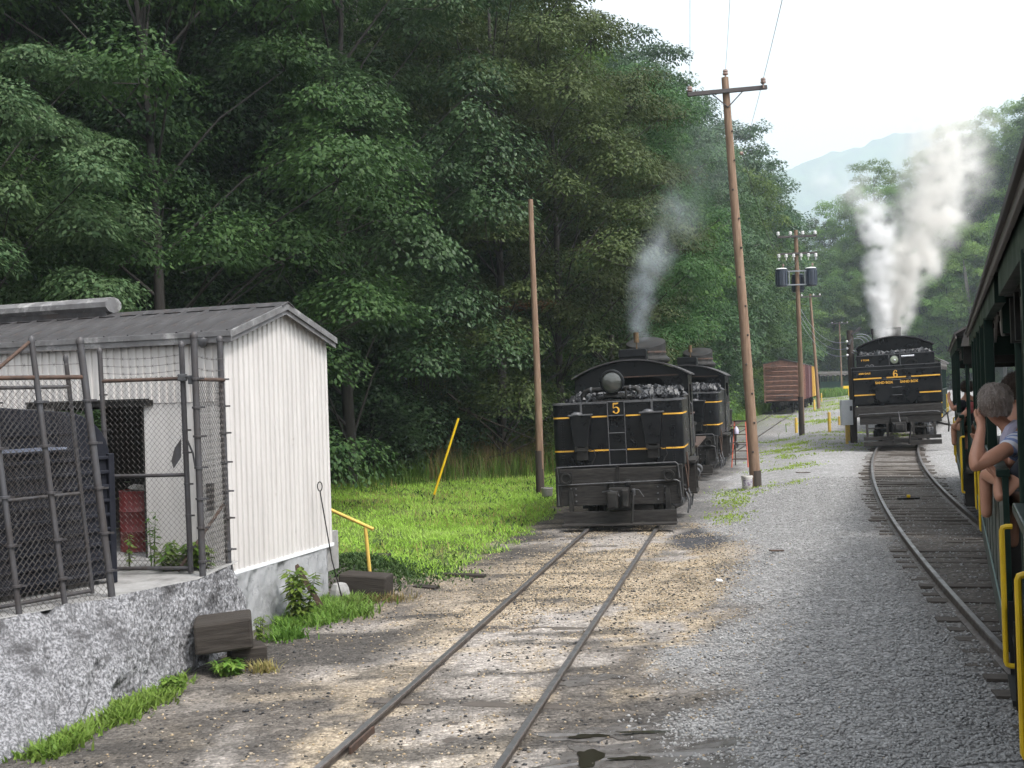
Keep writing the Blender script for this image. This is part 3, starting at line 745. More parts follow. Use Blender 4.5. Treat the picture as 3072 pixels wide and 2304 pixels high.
# ribbed bin behind the fence
BN = thing('ribbed_container', 'blue-black ribbed container with rounded glossy top behind the fence', 'container', (-4.86, 13.08, PZ), math.atan2(-0.81, -0.58))
def binprof(): return [(-2.2, 0.06), (0, 0.06)]
def bin_body(b):
    pts = [(0.0, 0.06), (0.0, 1.52)] + [(0.0 + 0.62 * (1 - math.cos(a)), 1.52 + 0.55 * math.sin(a)) for a in np.linspace(0.15, math.pi / 2, 8)] + [(3.0, 2.30), (3.0, 0.06)]
    b.prism(pts, -1.5, 0)            # x along the face, z up, y (depth) behind
part('body', M_bin, BN, bin_body, bevel=0.015)
for k in range(9):
    part('rib', M_bin, BN, lambda b: b.b2((0.01, 0.0, 0.12 + 0.17 * k), (3.0, 0.045, 0.165 + 0.17 * k)), bevel=0.012)
part('post', M_bin, BN, lambda b: b.b2((-0.03, -0.02, 0.0), (0.05, 0.05, 1.55)), bevel=0.01)
part('glossy_panel', M_bintop, BN, lambda b: b.add([(0.55, 0.012, 1.62), (3.0, 0.012, 1.62), (3.0, -0.10, 2.12), (0.62, -0.10, 1.98)], [(0, 1, 2, 3)]))
part('panel_rail', M_bin, BN, lambda b: (b.b2((0.5, -0.03, 1.60), (3.0, 0.05, 1.635)), b.b2((0.5, -0.06, 1.80), (3.0, 0.02, 1.835))), bevel=0.008)

# ------------------------------------------------------------------ chain-link fence
def chainlink(p0, p1, z0, z1, lean=(0, 0), pitch=0.034, r=0.0030, sag=0.02):
    """diamond mesh woven of zigzag wires between two points"""
    p0, p1 = np.array(p0, float), np.array(p1, float)
    L = np.linalg.norm(p1 - p0); d = (p1 - p0) / L; nrm = np.array([d[1], -d[0]])
    nw = int(L / pitch); nz = int((z1 - z0) / (pitch * 1.12))
    b = MB()
    zz = np.linspace(z0, z1, nz + 1)
    for i in range(nw + 1):
        zig = (i + ((np.arange(nz + 1) + i) % 2)) * pitch
        k = (zz - z0) / (z1 - z0)
        wob = (vnoise(np.full(nz + 1, i * 0.31), zz * 2.3) - 0.5) * sag
        t = np.clip(zig, 0, L)
        P = np.stack([p0[0] + d[0] * t + nrm[0] * wob + lean[0] * k, p0[1] + d[1] * t + nrm[1] * wob + lean[1] * k, zz], 1)
        b.tube(P, r, 3, cap=False)
    return b
def pipe(p0, p1, r, n=10, capball=False):
    b = MB(); b.tube([p0, p1], r, n)
    if capball: b.lathe([(r * 1.15, -0.03), (r * 1.2, 0.0), (r * 1.0, 0.03), (r * 0.4, 0.05)], n, p1)
    return b
def bands(b, p0, p1, r, ts):
    p0, p1 = np.array(p0), np.array(p1)
    for t in ts:
        c = p0 * (1 - t) + p1 * t
        b.lathe([(r * 1.0, -0.014), (r * 1.22, -0.012), (r * 1.22, 0.012), (r * 1.0, 0.014)], 10, c)
        b.box(c + np.array([r * 1.5, 0, 0]), (r * 1.6, 0.008, 0.022))
GT = thing('chainlink_gate', 'closed chain-link gate with barbed wire in front of the shed doorway', 'gate', (0, 0, 0))
gl, gr = np.array([-5.10, 13.70]), np.array([-4.07, 13.56])
zb, zt = 1.0, 3.38
v3 = lambda p, z: (p[0], p[1], z)
pl = pipe(v3(gl, zb - 0.02), v3(gl + [-0.08, 0], 3.76), 0.030, 10, True); bands(pl, v3(gl, zb), v3(gl + [-0.08, 0], 3.76), 0.030, [0.13, 0.3, 0.47, 0.64, 0.80]); pl.build('stile', M_fpipe, GT, True)
pr_ = pipe(v3(gr, zb - 0.04), v3(gr + [-0.035, 0], 3.80), 0.034, 10, True); bands(pr_, v3(gr, zb), v3(gr + [-0.035, 0], 3.8), 0.034, [0.1, 0.24, 0.38, 0.52, 0.62, 0.85]); pr_.build('stile', M_fpipe, GT, True)
for z in (zb + 0.02, 2.18, zt):
    k = (z - 1) / 2.76
    pipe(v3(gl + np.array([-0.08, 0]) * k, z), v3(gr + np.array([-0.035, 0]) * k, z), 0.024).build('frame_rail', M_rust if z > 3 else M_fpipe, GT, True)
chainlink(gl, gr, zb + 0.02, zt + 0.04, (-0.05, 0)).build('wire_mesh', M_fwire, GT, fix=False)
def barb(p0, p1, z0, z1, n=9):
    b = MB(); t = np.linspace(0, 1, 12)
    P = np.stack([p0[0] + (p1[0] - p0[0]) * t, p0[1] + (p1[1] - p0[1]) * t, z0 + (z1 - z0) * t - 0.03 * np.sin(math.pi * t)], 1)
    b.tube(P, 0.003, 4)
    for k in range(n):
        c = P[int((k + 0.5) * 11 / n)]
        b.tube([c + [-0.012, 0, -0.02], c + [0.012, 0, 0.02]], 0.002, 3); b.tube([c + [0.012, 0.01, -0.02], c + [-0.012, -0.01, 0.02]], 0.002, 3)
    return b
for z in (3.48, 3.57, 3.67): barb(gl + [-0.07, 0], gr + [-0.03, 0], z, z + 0.01).build('barbed_wire', M_fwire, GT)
part('latch', M_steelw, GT, lambda b: (b.box((-4.09, 13.52, zt + 0.01), (0.10, 0.10, 0.09)), b.box((-3.97, 13.47, zt - 0.02), (0.07, 0.05, 0.11)), b.cyl((-4.1, 13.5, zt + 0.02), (-3.9, 13.42, zt + 0.02), 0.012, 8)), bevel=0.01)
scuff = part('torn_tarp_scrap', M_fpipe, GT, lambda b: (b.add([(-4.22, 13.54, 2.52), (-4.13, 13.53, 2.64), (-4.14, 13.53, 2.40), (-4.24, 13.54, 2.26), (-4.27, 13.55, 2.36)], [(0, 1, 2, 3, 4)]), b.tube([(-4.05, 13.5, 2.62), (-3.98, 13.49, 2.45), (-3.95, 13.48, 2.26)], 0.012, 6)))

FR = thing('fence_corner', 'short chain-link section between two pipe posts at the shed corner', 'fence', (0, 0, 0))
fa, fb = np.array([-3.86, 13.36]), np.array([-3.80, 14.36])
p = pipe(v3(fa, 0.55), v3(fa + [-0.03, 0], 3.90), 0.042, 12, True); bands(p, v3(fa, 0.95), v3(fa + [-0.03, 0], 3.9), 0.048, [0.06, 0.2, 0.32, 0.45, 0.58, 0.7, 0.82]); p.build('post', M_fpipe, FR, True)
p = pipe(v3(fb, 0.1), v3(fb + [-0.04, 0], 3.90), 0.040, 12, True); bands(p, v3(fb, 0.95), v3(fb + [-0.04, 0], 3.9), 0.045, [0.06, 0.2, 0.32, 0.45, 0.58, 0.7, 0.82]); p.build('post', M_fpipe, FR, True)
pipe(v3(fa, 3.36), v3(fb, 3.36), 0.024).build('frame_rail', M_rust, FR, True)
chainlink(fa, fb, 0.98, 3.40).build('wire_mesh', M_fwire, FR, fix=False)
for z in (3.5, 3.65): barb(fa, fb, z, z, 6).build('barbed_wire', M_fwire, FR)
pipe((-3.84, 14.3, 1.72), (-4.25, 13.62, 0.98), 0.022).build('brace', M_rust, FR, True)

FL = thing('chainlink_fence', 'leaning chain-link fence panels and posts along the platform edge', 'fence', (0, 0, 0))
lean = np.array([-0.26, -0.05])
fp = [np.array([-4.52, 12.15]), np.array([-4.86, 11.70]), np.array([-5.17, 11.30]), np.array([-5.9, 10.35]), np.array([-6.8, 9.2])]
for i, q in enumerate(fp):
    zt_ = 3.80 if i != 2 else 3.45
    p = pipe(v3(q, 0.80), v3(q + lean * (zt_ - 0.8) / 2.9, zt_), 0.040 if i == 0 else 0.031, 12, i != 2)
    bands(p, v3(q, 0.9), v3(q + lean, 3.7), 0.046, [0.12, 0.27, 0.45, 0.63, 0.8])
    p.build('post', M_fpipe, FL, True)
l2 = lambda z: lean * (z - 0.8) / 2.9
pipe(v3(fp[0] + l2(3.4), 3.40), v3(fp[4] + l2(3.4), 3.40), 0.026).build('frame_rail', M_rust, FL, True)
for i in range(4): chainlink(fp[i], fp[i + 1], 0.90, 3.42, lean * 0.9, sag=0.05).build('wire_mesh', M_fwire, FL, fix=False)
pipe(v3(fp[2] + l2(3.4), 3.42), v3(fp[1] + l2(3.8), 3.80), 0.02).build('brace', M_rust, FL, True)
for z in (3.55, 3.7): barb(fp[0] + l2(z), fp[4] + l2(z), z, z - 0.02, 14).build('barbed_wire', M_fwire, FL)
FG2 = thing('fence_leaf', 'open chain-link gate leaf folded back behind the leaning fence', 'fence', (0, 0, 0))
off = np.array([-0.22, 0.16])
ga, gb = fp[0] + off + [-0.05, -0.06], fp[2] + off + [-0.35, -0.45]
for q in (ga, gb): pipe(v3(q, 0.97), v3(q + lean * 0.8, 3.62), 0.025, 10, True).build('stile', M_fpipe, FG2, True)
for z in (1.0, 2.1, 3.3): pipe(v3(ga + l2(z) * 0.8, z), v3(gb + l2(z) * 0.8, z), 0.022).build('frame_rail', M_fpipe, FG2, True)
chainlink(ga, gb, 1.0, 3.3, lean * 0.75, sag=0.04).build('wire_mesh', M_fwire, FG2, fix=False)

# ------------------------------------------------------------------ timbers and rods by the shed
def timber(label, loc, size, rz, rx=0.0, ry=0.0, bev=0.03):
    o = part('timber_block', M_timber, None, lambda b: b.box((0, 0, size[2] / 2), size), bevel=bev)
    o.location = loc; o.rotation_euler = (rx, ry, rz)
    return tag(o, label, 'timber')
timber('thick sawn timber block resting against the rough concrete platform', (-3.50, 12.92, 0.17), (0.66, 0.55, 0.36), R(14), 0.02, -0.05)
timber('small dark wooden chock under the timber block by the platform', (-3.28, 13.08, -0.07), (0.42, 0.36, 0.22), R(24), bev=0.02)
timber('dark cut timber end lying beside the yellow handrail post', (-2.42, 17.25, -0.08), (0.78, 0.42, 0.36), R(-12), 0.0, 0.06)
timber('old tie lying at the edge of the lawn', (-0.96, 18.75, float(zg(-0.96, 18.75)) - 0.045), (0.85, 0.16, 0.10), R(-22), bev=0.01)
timber('short weathered plank on the coal dirt bank', (-1.5, 17.75, float(zg(-1.5, 17.75)) - 0.015), (0.42, 0.15, 0.05), R(-30), 0.08, bev=0.005)
timber('flat rusty plank end on the weedy bank behind the handrail', (-2.85, 20.6, float(zg(-2.85, 20.6)) - 0.01), (0.9, 0.22, 0.05), R(-10), 0.03, bev=0.005)
cl = part('concrete_lump', M_concs, None, lambda b: b.lathe([(0.13, 0), (0.17, 0.06), (0.15, 0.16), (0.11, 0.24), (0.04, 0.26)], 7), bevel=0.02)
cl.location = (-2.78, 16.95, -0.06); tag(cl, 'grey concrete lump behind the shed foundation corner', 'concrete')
ang = part('steel_angle_bar', M_rust, None, lambda b: b.prism([(-0.04, 0), (0.04, 0), (0.04, 0.01), (-0.03, 0.01), (-0.03, 0.08), (-0.04, 0.08)], 0, 0.82, 'xy'))
ang.location = (-2.86, 16.05, -0.08); ang.rotation_euler = (R(-8), R(-30), R(10)); tag(ang, 'dark steel angle bar leaning on the shed foundation', 'bar')
rod = thing('fire_rod', 'thin black iron rod with a loop leaning on the white shed wall', 'rod', (-2.70, 16.72, -0.05))
part('shaft', M_soot, rod, lambda b: b.tube([(0, 0, 0), (-0.13, -0.10, 0.65), (-0.26, -0.22, 1.72)], 0.010, 6))
part('loop', M_soot, rod, lambda b: b.tube([(-0.26 + 0.035 * math.sin(a) * 1.0, -0.22, 1.79 - 0.07 * math.cos(a)) for a in np.linspace(0, 2 * math.pi, 14)], 0.009, 6))
HR = thing('handrail', 'yellow pipe handrail of the steps beside the white shed', 'handrail', (0, 0, 0))
pipe((-2.50, 18.45, -0.05), (-2.56, 18.45, 0.86), 0.032).build('post', M_ylw_o, HR, True)
pipe((-2.42, 18.42, 0.83), (-3.75, 18.75, 1.42), 0.030).build('rail', M_ylw_o, HR, True)
pipe((-3.70, 18.74, -0.05), (-3.72, 18.74, 1.40), 0.032).build('post', M_ylw_o, HR, True)
YG = thing('guy_wire_guard', 'long thin yellow guy wire guard leaning up from the lawn', 'guard', (-2.41, 32.0, 0.0))
part('sleeve', M_ylw, YG, lambda b: b.tube([(0.02, 0, 0.12), (0.80, 0.1, 2.34)], 0.034, 8), True)
part('anchor', M_rust, YG, lambda b: b.tube([(-0.04, 0, -0.1), (0.05, 0, 0.2)], 0.022, 6))

# ------------------------------------------------------------------ lettering
def text_part(txt, size, m, parent, loc, rot=(R(90), 0, 0), name='lettering', sx=1.0, bold=0.0, depth=0.002):
    cu = bpy.data.curves.new('txt', 'FONT'); cu.body = txt; cu.size = size; cu.align_x = 'CENTER'; cu.align_y = 'CENTER'; cu.extrude = depth; cu.offset = bold
    to = bpy.data.objects.new('txt', cu); C.objects.link(to)
    dg = bpy.context.evaluated_depsgraph_get()
    me = bpy.data.meshes.new_from_object(to.evaluated_get(dg))
    bpy.data.objects.remove(to); bpy.data.curves.remove(cu)
    me.materials.clear(); me.materials.append(m); me.name = name
    o = mesh_obj(name, me, parent); o.location = loc; o.rotation_euler = rot; o.scale = (sx, 1, 1)
    return o
def stroke(b, pts, ws, y, th=0.004):
    """ribbon of varying width in the xz plane"""
    P = np.array(pts, float); t = np.gradient(P, axis=0); t /= np.linalg.norm(t, axis=1)[:, None]
    nn = np.stack([-t[:, 1], t[:, 0]], 1); ws = np.array(ws)[:, None] / 2
    A, B = P + nn * ws, P - nn * ws; n = len(P)
    V = [(a[0], y, a[1]) for a in A] + [(a[0], y, a[1]) for a in B] + [(a[0], y + th, a[1]) for a in A] + [(a[0], y + th, a[1]) for a in B]
    F = [(i, i + 1, n + i + 1, n + i) for i in range(n - 1)] + [(i + 1, i, 2 * n + i, 2 * n + i + 1) for i in range(n - 1)] + [(n + i, n + i + 1, 3 * n + i + 1, 3 * n + i) for i in range(n - 1)]
    b.add(V, F)
def digit5(b, h, y):
    k = h
    stroke(b, [(-0.22 * k, 0.44 * k), (0.0, 0.42 * k), (0.20 * k, 0.46 * k), (0.26 * k, 0.48 * k)], [0.13 * k, 0.14 * k, 0.13 * k, 0.02 * k], y)
    stroke(b, [(-0.22 * k, 0.48 * k), (-0.22 * k, 0.25 * k), (-0.23 * k, 0.03 * k)], [0.07 * k, 0.06 * k, 0.05 * k], y - 0.001)
    A = [(-0.22 * k, 0.03 * k)] + [(0.02 * k + 0.25 * k * math.cos(a), -0.16 * k + 0.27 * k * math.sin(a)) for a in np.linspace(2.2, -2.35, 18)]
    stroke(b, A, list(np.interp(np.linspace(0, 1, 19), [0, 0.25, 0.5, 0.85, 1], [0.03, 0.10, 0.17, 0.08, 0.05]) * k), y - 0.002)
    b.lathe([(0.085 * k, 0), (0.085 * k, 0.004)], 14, (-0.19 * k, y, -0.30 * k), 'y')
def digit6(b, h, y):
    k = h
    A = [(0.02 * k + 0.22 * k * math.cos(a), -0.20 * k + 0.24 * k * math.sin(a)) for a in np.linspace(0, 2 * math.pi, 26)]
    stroke(b, A, [0.12 * k + 0.05 * k * abs(math.cos(a)) for a in np.linspace(0, 2 * math.pi, 26)], y)
    Bp = [(0.20 * k, 0.36 * k), (0.10 * k, 0.46 * k), (-0.04 * k, 0.42 * k), (-0.15 * k, 0.27 * k), (-0.21 * k, 0.05 * k), (-0.21 * k, -0.18 * k)]
    stroke(b, Bp, [0.10 * k, 0.07 * k, 0.09 * k, 0.13 * k, 0.17 * k, 0.16 * k], y - 0.001)
    b.lathe([(0.07 * k, 0), (0.07 * k, 0.004)], 12, (0.19 * k, y, 0.32 * k), 'y')

# ------------------------------------------------------------------ geared locomotives
def coal_heap(parent, x0, x1_, y0, y1_, z0, zfun, n, size=(0.05, 0.11), seed=3):
    g = np.random.default_rng(seed)
    b = MB()
    nx_, ny_ = 14, 10
    gx_, gy_ = np.meshgrid(np.linspace(x0, x1_, nx_), np.linspace(y0, y1_, ny_))
    gz_ = np.vectorize(zfun)(gx_, gy_) - 0.05
    id_ = np.arange(nx_ * ny_).reshape(ny_, nx_)
    b.add(np.stack([gx_, gy_, gz_], -1).reshape(-1, 3), [tuple(q) for q in np.stack([id_[:-1, :-1], id_[:-1, 1:], id_[1:, 1:], id_[1:, :-1]], -1).reshape(-1, 4)])
    base = np.array([(1, 0, 0), (0, 1, 0), (-1, 0, 0), (0, -1, 0), (0, 0, 1), (0, 0, -1), (0.7, 0.7, 0.6), (-0.7, -0.6, 0.6)])
    tri = [(0, 6, 4), (0, 1, 6), (1, 4, 6), (1, 2, 4), (2, 7, 4), (2, 3, 7), (3, 4, 7), (3, 0, 4), (1, 0, 5), (2, 1, 5), (3, 2, 5), (0, 3, 5)]
    for _ in range(n):
        x, y = g.uniform(x0, x1_), g.uniform(y0, y1_)
        v = base * g.uniform(0.7, 1.2, (8, 1)) * g.uniform(*size) @ rotm(g.uniform(0, 6), g.uniform(0, 6), g.uniform(0, 6)).T
        b.add(v + np.array([x, y, zfun(x, y) + g.uniform(-0.02, 0.05)]), tri)
    o = b.build('coal', M_coal, parent, fix=False); o['kind'] = 'stuff'
    return o
def arc_roof(W, ze, za, n=18, ex=1.25):
    return [(-W / 2 + W * i / n, ze + (za - ze) * (1 - abs(2 * i / n - 1) ** 2.1)) for i in range(n + 1)]
def wheel_mesh(r=0.46):
    b = MB(); b.lathe([(0.05, -0.07), (0.16, -0.07), (0.16, -0.03), (r - 0.07, -0.03), (r - 0.06, -0.065), (r, -0.065), (r, 0.05), (r + 0.03, 0.055), (r + 0.03, 0.07), (0.05, 0.07)], 24, axis='x')
    me = b.data('wheel'); me.materials.append(M_soot); return me
WHEEL = wheel_mesh()
def truck(parent, yc, right_gear=True):
    t = MB(); t.b2((-0.98, yc - 1.15, 0.40), (-0.88, yc + 1.15, 0.62)); t.b2((0.88, yc - 1.15, 0.40), (0.98, yc + 1.15, 0.62)); t.b2((-0.95, yc - 0.2, 0.5), (0.95, yc + 0.2, 0.8))
    for s_ in (-1, 1):
        for d_ in (-0.7, 0.7): t.b2((s_ * 0.93 - 0.07, yc + d_ - 0.14, 0.30), (s_ * 0.93 + 0.07, yc + d_ + 0.14, 0.60))
    tr = t.build('truck_frame', M_soot, parent, bevel=0.012)
    for s_ in (-1, 1):
        for d_ in (-0.7, 0.7):
            o = mesh_obj('wheel', WHEEL, tr); o.location = (s_ * 0.752, yc + d_, 0.46)
            if s_ < 0: o.rotation_euler = (0, 0, math.pi)
    if right_gear:
        for d_ in (-0.7, 0.7):
            g = MB(); g.lathe([(0.08, 0), (0.40, 0.0), (0.40, 0.03), (0.33, 0.09), (0.10, 0.10)], 26, (1.02, yc + d_, 0.46), 'x')
            g.build('bevel_gear', M_steelw, tr, True)
            g = MB(); g.lathe([(0.05, 0), (0.16, 0), (0.13, 0.12), (0.05, 0.12)], 16, (1.22, yc + d_ - 0.30, 0.46), 'y'); g.build('pinion', M_steelw, tr, True)
            g = MB(); P = [(1.10 + 0.03 * math.sin(k), yc + d_ + 0.46 * math.cos(k), 0.46 + 0.46 * math.sin(k)) for k in np.linspace(0.1, math.pi - 0.1, 10)]
            g.tube(P, 0.035, 6); g.build('gear_guard', M_steelw, tr, True)
    return tr
def shaft_gear(parent, y0, y1_):
    part('line_shaft', M_steelw, parent, lambda b: b.cyl((1.22, y0, 0.46), (1.22, y1_, 0.46), 0.055, 12), True)
    for y in np.arange(y0 + 0.5, y1_, 1.25):
        part('shaft_coupling', M_soot, parent, lambda b: b.lathe([(0.06, 0), (0.13, 0), (0.13, 0.08), (0.09, 0.1), (0.09, 0.2), (0.13, 0.22), (0.13, 0.30), (0.06, 0.30)], 14, (1.22, y, 0.46), 'y'), True)
def cylinders(parent, y, n=3):
    for k in range(n):
        part('steam_cylinder', M_soot, parent, lambda b: (b.lathe([(0.20, 1.35), (0.24, 1.36), (0.24, 1.42), (0.20, 1.44), (0.20, 1.95), (0.24, 1.97), (0.24, 2.03), (0.12, 2.06)], 18, (1.18, y + k * 0.55, 0)), b.cyl((1.18, y + k * 0.55, 0.46), (1.18, y + k * 0.55, 1.36), 0.045, 8), b.b2((1.0, y + k * 0.55 - 0.1, 0.8), (1.08, y + k * 0.55 + 0.1, 1.5))), True)
    part('crank_box', M_soot, parent, lambda b: b.b2((1.04, y - 0.3, 0.30), (1.36, y + n * 0.55 - 0.2, 0.72)), bevel=0.03)
def boiler(parent, y0, y1_, zc, r, stack_y):
    part('boiler', M_black, parent, lambda b: b.lathe([(0.2, -y1_ - 0.35), (r * 0.8, -y1_ - 0.3), (r + 0.02, -y1_), (r + 0.02, -stack_y + 0.6), (r, -stack_y + 0.62), (r, -y0)], 32, (0, 0, zc), 'y'), True)
    part('sand_dome', M_black, parent, lambda b: b.lathe([(0.32, zc + r - 0.1), (0.30, zc + r + 0.25), (0.22, zc + r + 0.42), (0.08, zc + r + 0.48)], 20, (0, (y0 + stack_y) / 2, 0)), True)
def rail_bar(b, pts, r=0.016): b.tube(pts, r, 6)

def rivets(parent, pts):
    """rows of rivet heads on the tank's end plate, too small to count"""
    b = MB()
    for (x, y, z) in pts:
        r_ = 0.012
        b.add([(x - r_, y, z - r_), (x + r_, y, z - r_), (x + r_, y, z + r_), (x - r_, y, z + r_), (x, y - 0.010, z)], [(0, 1, 4), (1, 2, 4), (2, 3, 4), (3, 0, 4)])
    o = b.build('rivets', M_black, parent, fix=False); o['kind'] = 'stuff'
def shay_small(label, loc, rz, number, lean=0.0, stack_r=0.58, front=11.2):
    T = thing('steam_locomotive', label, 'locomotive', loc, rz, 'black geared steam locomotives', ry=lean)
    # --- water tank with rounded corners
    def tankpoly(W, y0, y1_, r):
        P = []
        for cx_, cy_, a0 in ((W / 2 - r, y0 + r, -90), (W / 2 - 0.02, y1_ - 0.02, 0), (-W / 2 + 0.02, y1_ - 0.02, 90), (-W / 2 + r, y0 + r, 180)):
            rr = r if cy_ < y0 + 1 else 0.02
            for k in range(6): P.append((cx_ + rr * math.cos(R(a0 + 18 * k)), cy_ + rr * math.sin(R(a0 + 18 * k))))
        return P
    TP = tankpoly(2.94, 0.22, 1.75, 0.16)
    tank = part('water_tank', M_black, T, lambda b: b.prism(TP, 1.33, 2.76, 'xy'), True)
    part('tank_rim', M_steelw, tank, lambda b: b.prism(tankpoly(2.98, 0.20, 1.77, 0.17), 2.75, 2.79, 'xy'))
    part('coal_bunker', M_black, T, lambda b: b.b2((-1.28, 1.76, 1.33), (1.42, 3.45, 2.84)), bevel=0.02)
    part('bunker_rim', M_steelw, T, lambda b: b.b2((1.40, 1.76, 2.83), (1.44, 3.45, 2.86)))
    part('bunker_rim', M_steelw, T, lambda b: b.b2((-1.30, 1.2, 2.78), (-1.27, 3.45, 2.87)))
    zf = lambda x, y: 2.80 + 0.20 * math.exp(-((y - 2.3) / 0.9) ** 2) * (0.7 + 0.3 * math.cos(x * 1.6)) + 0.10 * (x > 0.2) * math.exp(-((y - 1.7) / 0.8) ** 2)
    coal_heap(T, -1.22, 1.36, 0.75, 3.35, 2.7, zf, 520, (0.045, 0.10), 5)
    for k, z in enumerate((2.46, 1.70)):
        segs = [(-1.47, -0.95), (-0.62, -0.21), (0.21, 0.62), (1.00, 1.47)]
        if k: segs = [(-1.47, -1.0), (-0.70, -0.21), (0.21, 0.68), (0.96, 1.47)]
        for (a, c) in segs:
            a2, c2 = max(a, -1.31), min(c, 1.31)
            part('stripe', M_gold, tank, lambda b: b.b2((a2, 0.214, z - 0.017), (c2, 0.222, z + 0.017)))
        def bend(b, s_):
            P = [(s_ * (1.31 + 0.164 * math.sin(q)), 0.38 - 0.166 * math.cos(q)) for q in np.linspace(0, math.pi / 2, 6)] + [(s_ * 1.476, 1.72)]
            b.strip([(p_[0], p_[1], z - 0.017) for p_ in P], [(p_[0], p_[1], z + 0.017) for p_ in P])
        for s_ in (-1, 1): part('stripe', M_gold, tank, lambda b: bend(b, s_))
    rivets(tank, [(x_, 0.219, z_) for x_ in (-1.27, -1.22, 1.22, 1.27) for z_ in np.arange(1.38, 2.74, 0.055)] + [(x_, 0.219, z_) for z_ in (1.38, 2.70) for x_ in np.arange(-1.2, 1.21, 0.06)])
    # --- sand boxes on the tank's end
    for xs_ in (-0.80, 0.80):
        sb = part('sand_box', M_black, T, lambda b: b.prism([(xs_ - 0.245, 2.50), (xs_ + 0.245, 2.50), (xs_ + 0.155, 1.80), (xs_ - 0.155, 1.80)], 0.0, 0.22), bevel=0.015)
        part('lid', M_steelw, sb, lambda b: (b.b2((xs_ - 0.27, -0.03, 2.50), (xs_ + 0.27, 0.22, 2.53)), b.lathe([(0.14, 2.53), (0.10, 2.57), (0.02, 2.59)], 14, (xs_ - 0.08, 0.08, 0))), bevel=0.004)
        part('spout', M_soot, sb, lambda b: (b.b2((xs_ - 0.12, 0.06, 1.50), (xs_ + 0.12, 0.21, 1.80)), b.box((xs_, 0.04, 1.74), (0.30, 0.06, 0.07)), b.cyl((xs_ - 0.12, 0.0, 1.79), (xs_ - 0.12, 0.08, 1.79), 0.03, 8), b.cyl((xs_ + 0.12, 0.0, 1.79), (xs_ + 0.12, 0.08, 1.79), 0.03, 8)))
        part('sand_hose', M_soot, sb, lambda b: rail_bar(b, [(xs_ + 0.14, 0.12, 1.70), (xs_ + 0.27, 0.1, 1.72), (xs_ + 0.30, 0.1, 1.58), (xs_ + 0.2, 0.1, 1.40)], 0.014))
        part('hanger', M_steelw, sb, lambda b: b.b2((xs_ - 0.02, 0.19, 2.53), (xs_ + 0.025, 0.218, 2.76)))
    # --- ladder and number plate
    ld = part('ladder', M_steelw, T, lambda b: (rail_bar(b, [(-0.19, 0.15, 1.36), (-0.19, 0.15, 2.80)], 0.011), rail_bar(b, [(0.19, 0.15, 1.36), (0.19, 0.15, 2.80)], 0.011)))
    for z in (1.70, 2.08, 2.47, 2.78): part('rung', M_steelw, ld, lambda b: rail_bar(b, [(-0.19, 0.15, z), (0.19, 0.15, z)], 0.012))
    pl_ = part('number_plate', M_black, T, lambda b: b.b2((-0.175, 0.16, 2.49), (0.175, 0.20, 2.77)))
    if number == 5: part('numeral', M_gold, pl_, lambda b: digit5(b, 0.25, 0.152)).location = (0, 0, 2.63)
    # --- headlight
    hl = part('headlight', M_black, T, lambda b: b.lathe([(0.14, -0.55), (0.245, -0.45), (0.26, -0.15), (0.275, -0.14), (0.285, -0.05), (0.275, -0.03), (0.245, -0.02), (0.235, -0.06)], 30, (-0.10, 0.42, 3.23), 'y'), True)
    part('lens', M_glass_dark, hl, lambda b: b.lathe([(0.0, 0.0), (0.10, -0.008), (0.18, -0.03), (0.235, -0.06)][::-1], 26, (-0.10, 0.42, 3.23), 'y'), True)
    part('bracket', M_soot, hl, lambda b: (b.b2((-0.5, 0.6, 2.86), (0.35, 0.9, 2.90)), b.b2((-0.3, 0.5, 2.88), (0.12, 0.95, 2.97)), b.b2((-0.55, 0.35, 2.80), (0.3, 0.37, 2.83)), b.cyl((0.2, 0.55, 2.85), (0.2, 0.55, 3.1), 0.025, 8)))
    part('syphon_pipe', M_soot, T, lambda b: b.tube([(-0.86, 1.05, 2.78), (-0.86, 1.05, 2.95), (-0.80, 1.04, 3.03), (-0.70, 1.03, 3.06), (0.30, 0.98, 3.07), (0.40, 0.97, 3.05), (0.46, 0.96, 2.98), (0.47, 0.96, 2.72)], 0.062, 10), True)
    part('pipe_flange', M_steelw, T, lambda b: (b.lathe([(0.075, -0.02), (0.075, 0.02)], 12, (-0.66, 1.03, 3.06), 'x'), b.lathe([(0.075, -0.02), (0.075, 0.02)], 12, (0.26, 0.98, 3.07), 'x'), b.lathe([(0.08, -0.02), (0.08, 0.02)], 12, (0.47, 0.96, 2.90))))
    # --- cab
    cy0, cy1 = 3.5, 5.3
    arc = arc_roof(2.94, 3.34, 3.76)
    def rear_wall(b):
        # wall with a wide arched opening above the coal
        o_ = [(-0.62, 2.9), (-0.62, 3.15), (-0.50, 3.30), (-0.3, 3.33), (0.5, 3.33), (0.75, 3.28), (0.88, 3.12), (0.90, 2.9)]
        outer = [(-1.42, 1.3), (-1.42, 3.34)] + [(p_[0] * 0.966, p_[1] - 0.015) for p_ in arc] + [(1.42, 3.34), (1.42, 1.3)]
        poly = outer + [(0.90, 1.3)] + o_[::-1] + [(-0.62, 1.3)]
        n_ = len(poly)
        bm = bmesh.new(); vs = [bm.verts.new((p_[0], cy0, p_[1])) for p_ in poly]; f_ = bm.faces.new(vs)
        ex = bmesh.ops.extrude_face_region(bm, geom=[f_]); bmesh.ops.translate(bm, verts=[q for q in ex['geom'] if isinstance(q, bmesh.types.BMVert)], vec=(0, 0.04, 0))
        bmesh.ops.triangulate(bm, faces=bm.faces); bm.verts.index_update()
        b.add([tuple(q.co) for q in bm.verts], [tuple(q.index for q in f2.verts) for f2 in bm.faces]); bm.free()
    part('cab_rear_wall', M_black, T, rear_wall)
